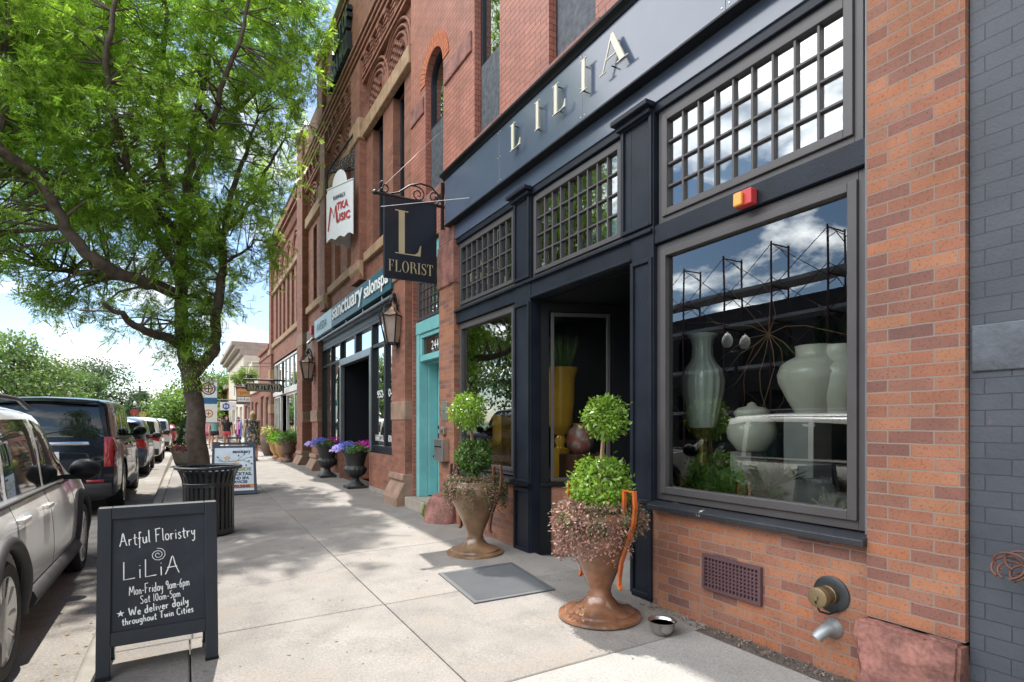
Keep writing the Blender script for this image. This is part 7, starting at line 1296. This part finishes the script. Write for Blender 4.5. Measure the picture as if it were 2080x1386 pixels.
    if bag: b = MB(); b.grid(14, 8, lambda u, v: (.27*k+.07*math.cos(u*6.283)*math.sin(math.pi*v), -.02+.14*math.sin(u*6.283)*math.sin(math.pi*v), .62*k+.16*math.cos(math.pi*v)), cu=True); b.tube([(.27*k, .05, .76*k), (.255*k, -.05, .86*k), (.27*k, -.12, .76*k)], .008, 5); o = tag(b.build('shopping_bag', mat('bag_clear', (.6, .6, .62), .4), None, smooth=60), 'pale shopping bag hanging from the hand of the woman in the floral dress', 'bag'); o.matrix_world = rootmat(T)
    return T
FLW = bpy.data.materials.new('floral_cloth'); FLW.use_nodes = True; t = FLW.node_tree; bs = t.nodes['Principled BSDF']; c_ = nn(t, 'ShaderNodeTexCoord'); v_ = nn(t, 'ShaderNodeTexVoronoi'); v_.inputs['Scale'].default_value = 17; r_ = nn(t, 'ShaderNodeValToRGB'); r_.color_ramp.interpolation = 'CONSTANT'; e = r_.color_ramp.elements
for p_, c in ((0, (.05, .055, .065)), (.42, (.42, .36, .28)), (.6, (.05, .055, .06)), (.72, (.45, .20, .12)), (.8, (.10, .14, .08)), (.92, (.55, .5, .42))): q = e.new(p_); q.color = (*c, 1)
t.links.new(c_.outputs['Object'], v_.inputs['Vector']); t.links.new(v_.outputs['Color'], r_.inputs[0]); t.links.new(r_.outputs[0], bs.inputs['Base Color'])
x_, _ = PY(513, 900, 21.8); person('woman with shoulder-length blonde hair walking away in a dark floral dress', (x_, 21.8, gz(x_, 21.8)), math.pi+.05, 1.72, hair=(.30, .20, .10), dress=FLW, bag=True)
x_, _ = PY(436, 900, 31); person('woman in a teal sleeveless top and black shorts walking towards the camera', (x_, 31, gz(x_, 31)), -.05, 1.70, (mat('teal_cloth', (.13, .30, .28), .8), 0), (mat('black_cloth', (.015, .016, .018), .8), .35), (.07, .04, .03), longhair=False)
x_, _ = PY(461, 900, 31.4); person('woman in sunglasses, black T-shirt and coral pink shorts walking towards the camera', (x_, 31.4, gz(x_, 31.4)), .05, 1.66, (mat('black_cloth', (.015, .016, .018)), .5), (mat('coral_cloth', (.62, .10, .14), .8), .35), (.06, .03, .025))
x_, _ = PY(421, 900, 34); person('person in a pink top half hidden behind the woman in teal', (x_, 34, gz(x_, 34)), .1, 1.6, (mat('pink_cloth', (.6, .25, .32), .8), .4), (mat('rose_cloth', (.45, .12, .18), .8), .5), (.25, .15, .08))
x_, _ = PY(484, 900, 38); person('distant person in a white top by the clothes rail', (x_, 38, gz(x_, 38)), 2.6, 1.68, (mat('white_cloth', (.7, .7, .7), .8), .4), (mat('navy_cloth', (.03, .04, .09), .8), 1.4), (.10, .06, .04))
# clothes rail with garments
Yc = 33; xr, _ = PY(480, 880, Yc); zr = gz(xr, Yc); CRL = thing('clothes_rail', 'clothes rail hung with bright garments outside a far shop', 'rail', (xr+.55, Yc, zr)); b = MB()
for x in (xr, xr+1.1): b.tube([(x, Yc, zr+.05), (x, Yc, zr+1.55)], .02, 6); b.tube([(x, Yc-.25, zr+.05), (x, Yc+.25, zr+.05)], .02, 6)
b.tube([(xr, Yc, zr+1.5), (xr+1.1, Yc, zr+1.5)], .02, 6); b.build('rail_frame', STEEL, CRL)
for i, c in enumerate(((.6, .1, .35), (.25, .3, .7), (.65, .6, .5), (.15, .45, .5), (.7, .3, .1), (.45, .2, .55), (.7, .65, .7), (.65, .08, .3))):
    x = xr+.08+i*.135; b = MB(); b.grid(8, 8, lambda u, v: (x+.05*math.cos(u*6.283)*(.5+.7*v), Yc+.24*math.sin(u*6.283)*(.55+.5*min(1, v*3)), zr+1.46-v*(.75+.1*(i % 3))), cu=True); o = tag(b.build('garment', mat('garment_%d' % i, c, .8), smooth=60), ['magenta', 'cornflower blue', 'cream', 'turquoise', 'orange', 'purple', 'pale lilac', 'hot pink'][i]+' garment hanging on the far clothes rail', 'garment', 'garments on the far clothes rail')
# leaf litter and grit
n = 170; yy = RNG.uniform(3.5, 14, n); xx = np.array([curb(y) for y in yy])-RNG.random(n)**2*.55-.03; P = np.stack([xx, yy, np.array([STZ+rise(y)+.006 for y in yy])], 1); D_ = rdir(n); D_[:, 2] *= .15; NR_ = np.array([0, 0, 1.0])+RNG.normal(size=(n, 3))*.3
struct(leafmesh('fallen_leaves', P, D_, NR_, RNG.uniform(.02, .06, n), RNG.uniform(.01, .03, n), mat('dry_leaf', (.26, .16, .07), .9, attr=.5), None), 'stuff')
n = 240; P = np.stack([RNG.uniform(.0, 3.1, n), RNG.uniform(1.5, 13, n), np.zeros(n)], 1); P[:, 2] = [gz(a, c)+.003 for a, c, _ in P]; D_ = rdir(n); D_[:, 2] = .1; struct(leafmesh('pavement_specks', P, D_, np.array([[0, 0, 1.0]]).repeat(n, 0), RNG.uniform(.008, .024, n), RNG.uniform(.006, .016, n), mat('speck', (.10, .085, .075), .9, attr=.5), None), 'stuff')
n = 500; P = np.stack([3.14+RNG.random(n)*.10, RNG.uniform(1.2, 3.4, n), np.full(n, .012)], 1); struct(leafmesh('wall_foot_debris', P, rdir(n), rdir(n), RNG.uniform(.008, .03, n), RNG.uniform(.006, .016, n), mat('debris', (.16, .12, .09), .9, attr=.6), None), 'stuff')

# hairline cracks and stains in the paving
b = MB()
for x, y, dx, dy_, n in ((2.3, 3.6, .05, -.10, 9), (.45, 5.6, .10, .03, 9), (1.8, 8.6, .03, .12, 10), (2.7, 9.2, -.10, .04, 8), (.9, 9.9, .08, .08, 8)):
    P = [(x, y)]
    for k in range(n): P.append((P[-1][0]+dx+random.uniform(-.05, .05), P[-1][1]+dy_+random.uniform(-.05, .05)))
    b.ribbon(P, [.0015+.003*random.random() for _ in P], lambda a, c, t: (a, c, gz(a, c)+.0012), .0)
struct(b.build('pavement_cracks', mat('crack_dirt', (.07, .06, .05), .95), wn=False), 'stuff')
b = MB()
for k in range(90):
    x, y, r = random.uniform(.0, 3.0), random.uniform(1.6, 14), random.uniform(.007, .017); b.add([(x+r*math.cos(a)*random.uniform(.8, 1.2), y+r*math.sin(a)*random.uniform(.8, 1.2), gz(x, y)+.0016) for a in np.linspace(0, 5.6, 8)], [tuple(range(8))])
struct(b.build('gum_spots', mat('gum_grey', (.11, .10, .092), .9, var=.4, scale=2), wn=False), 'stuff')
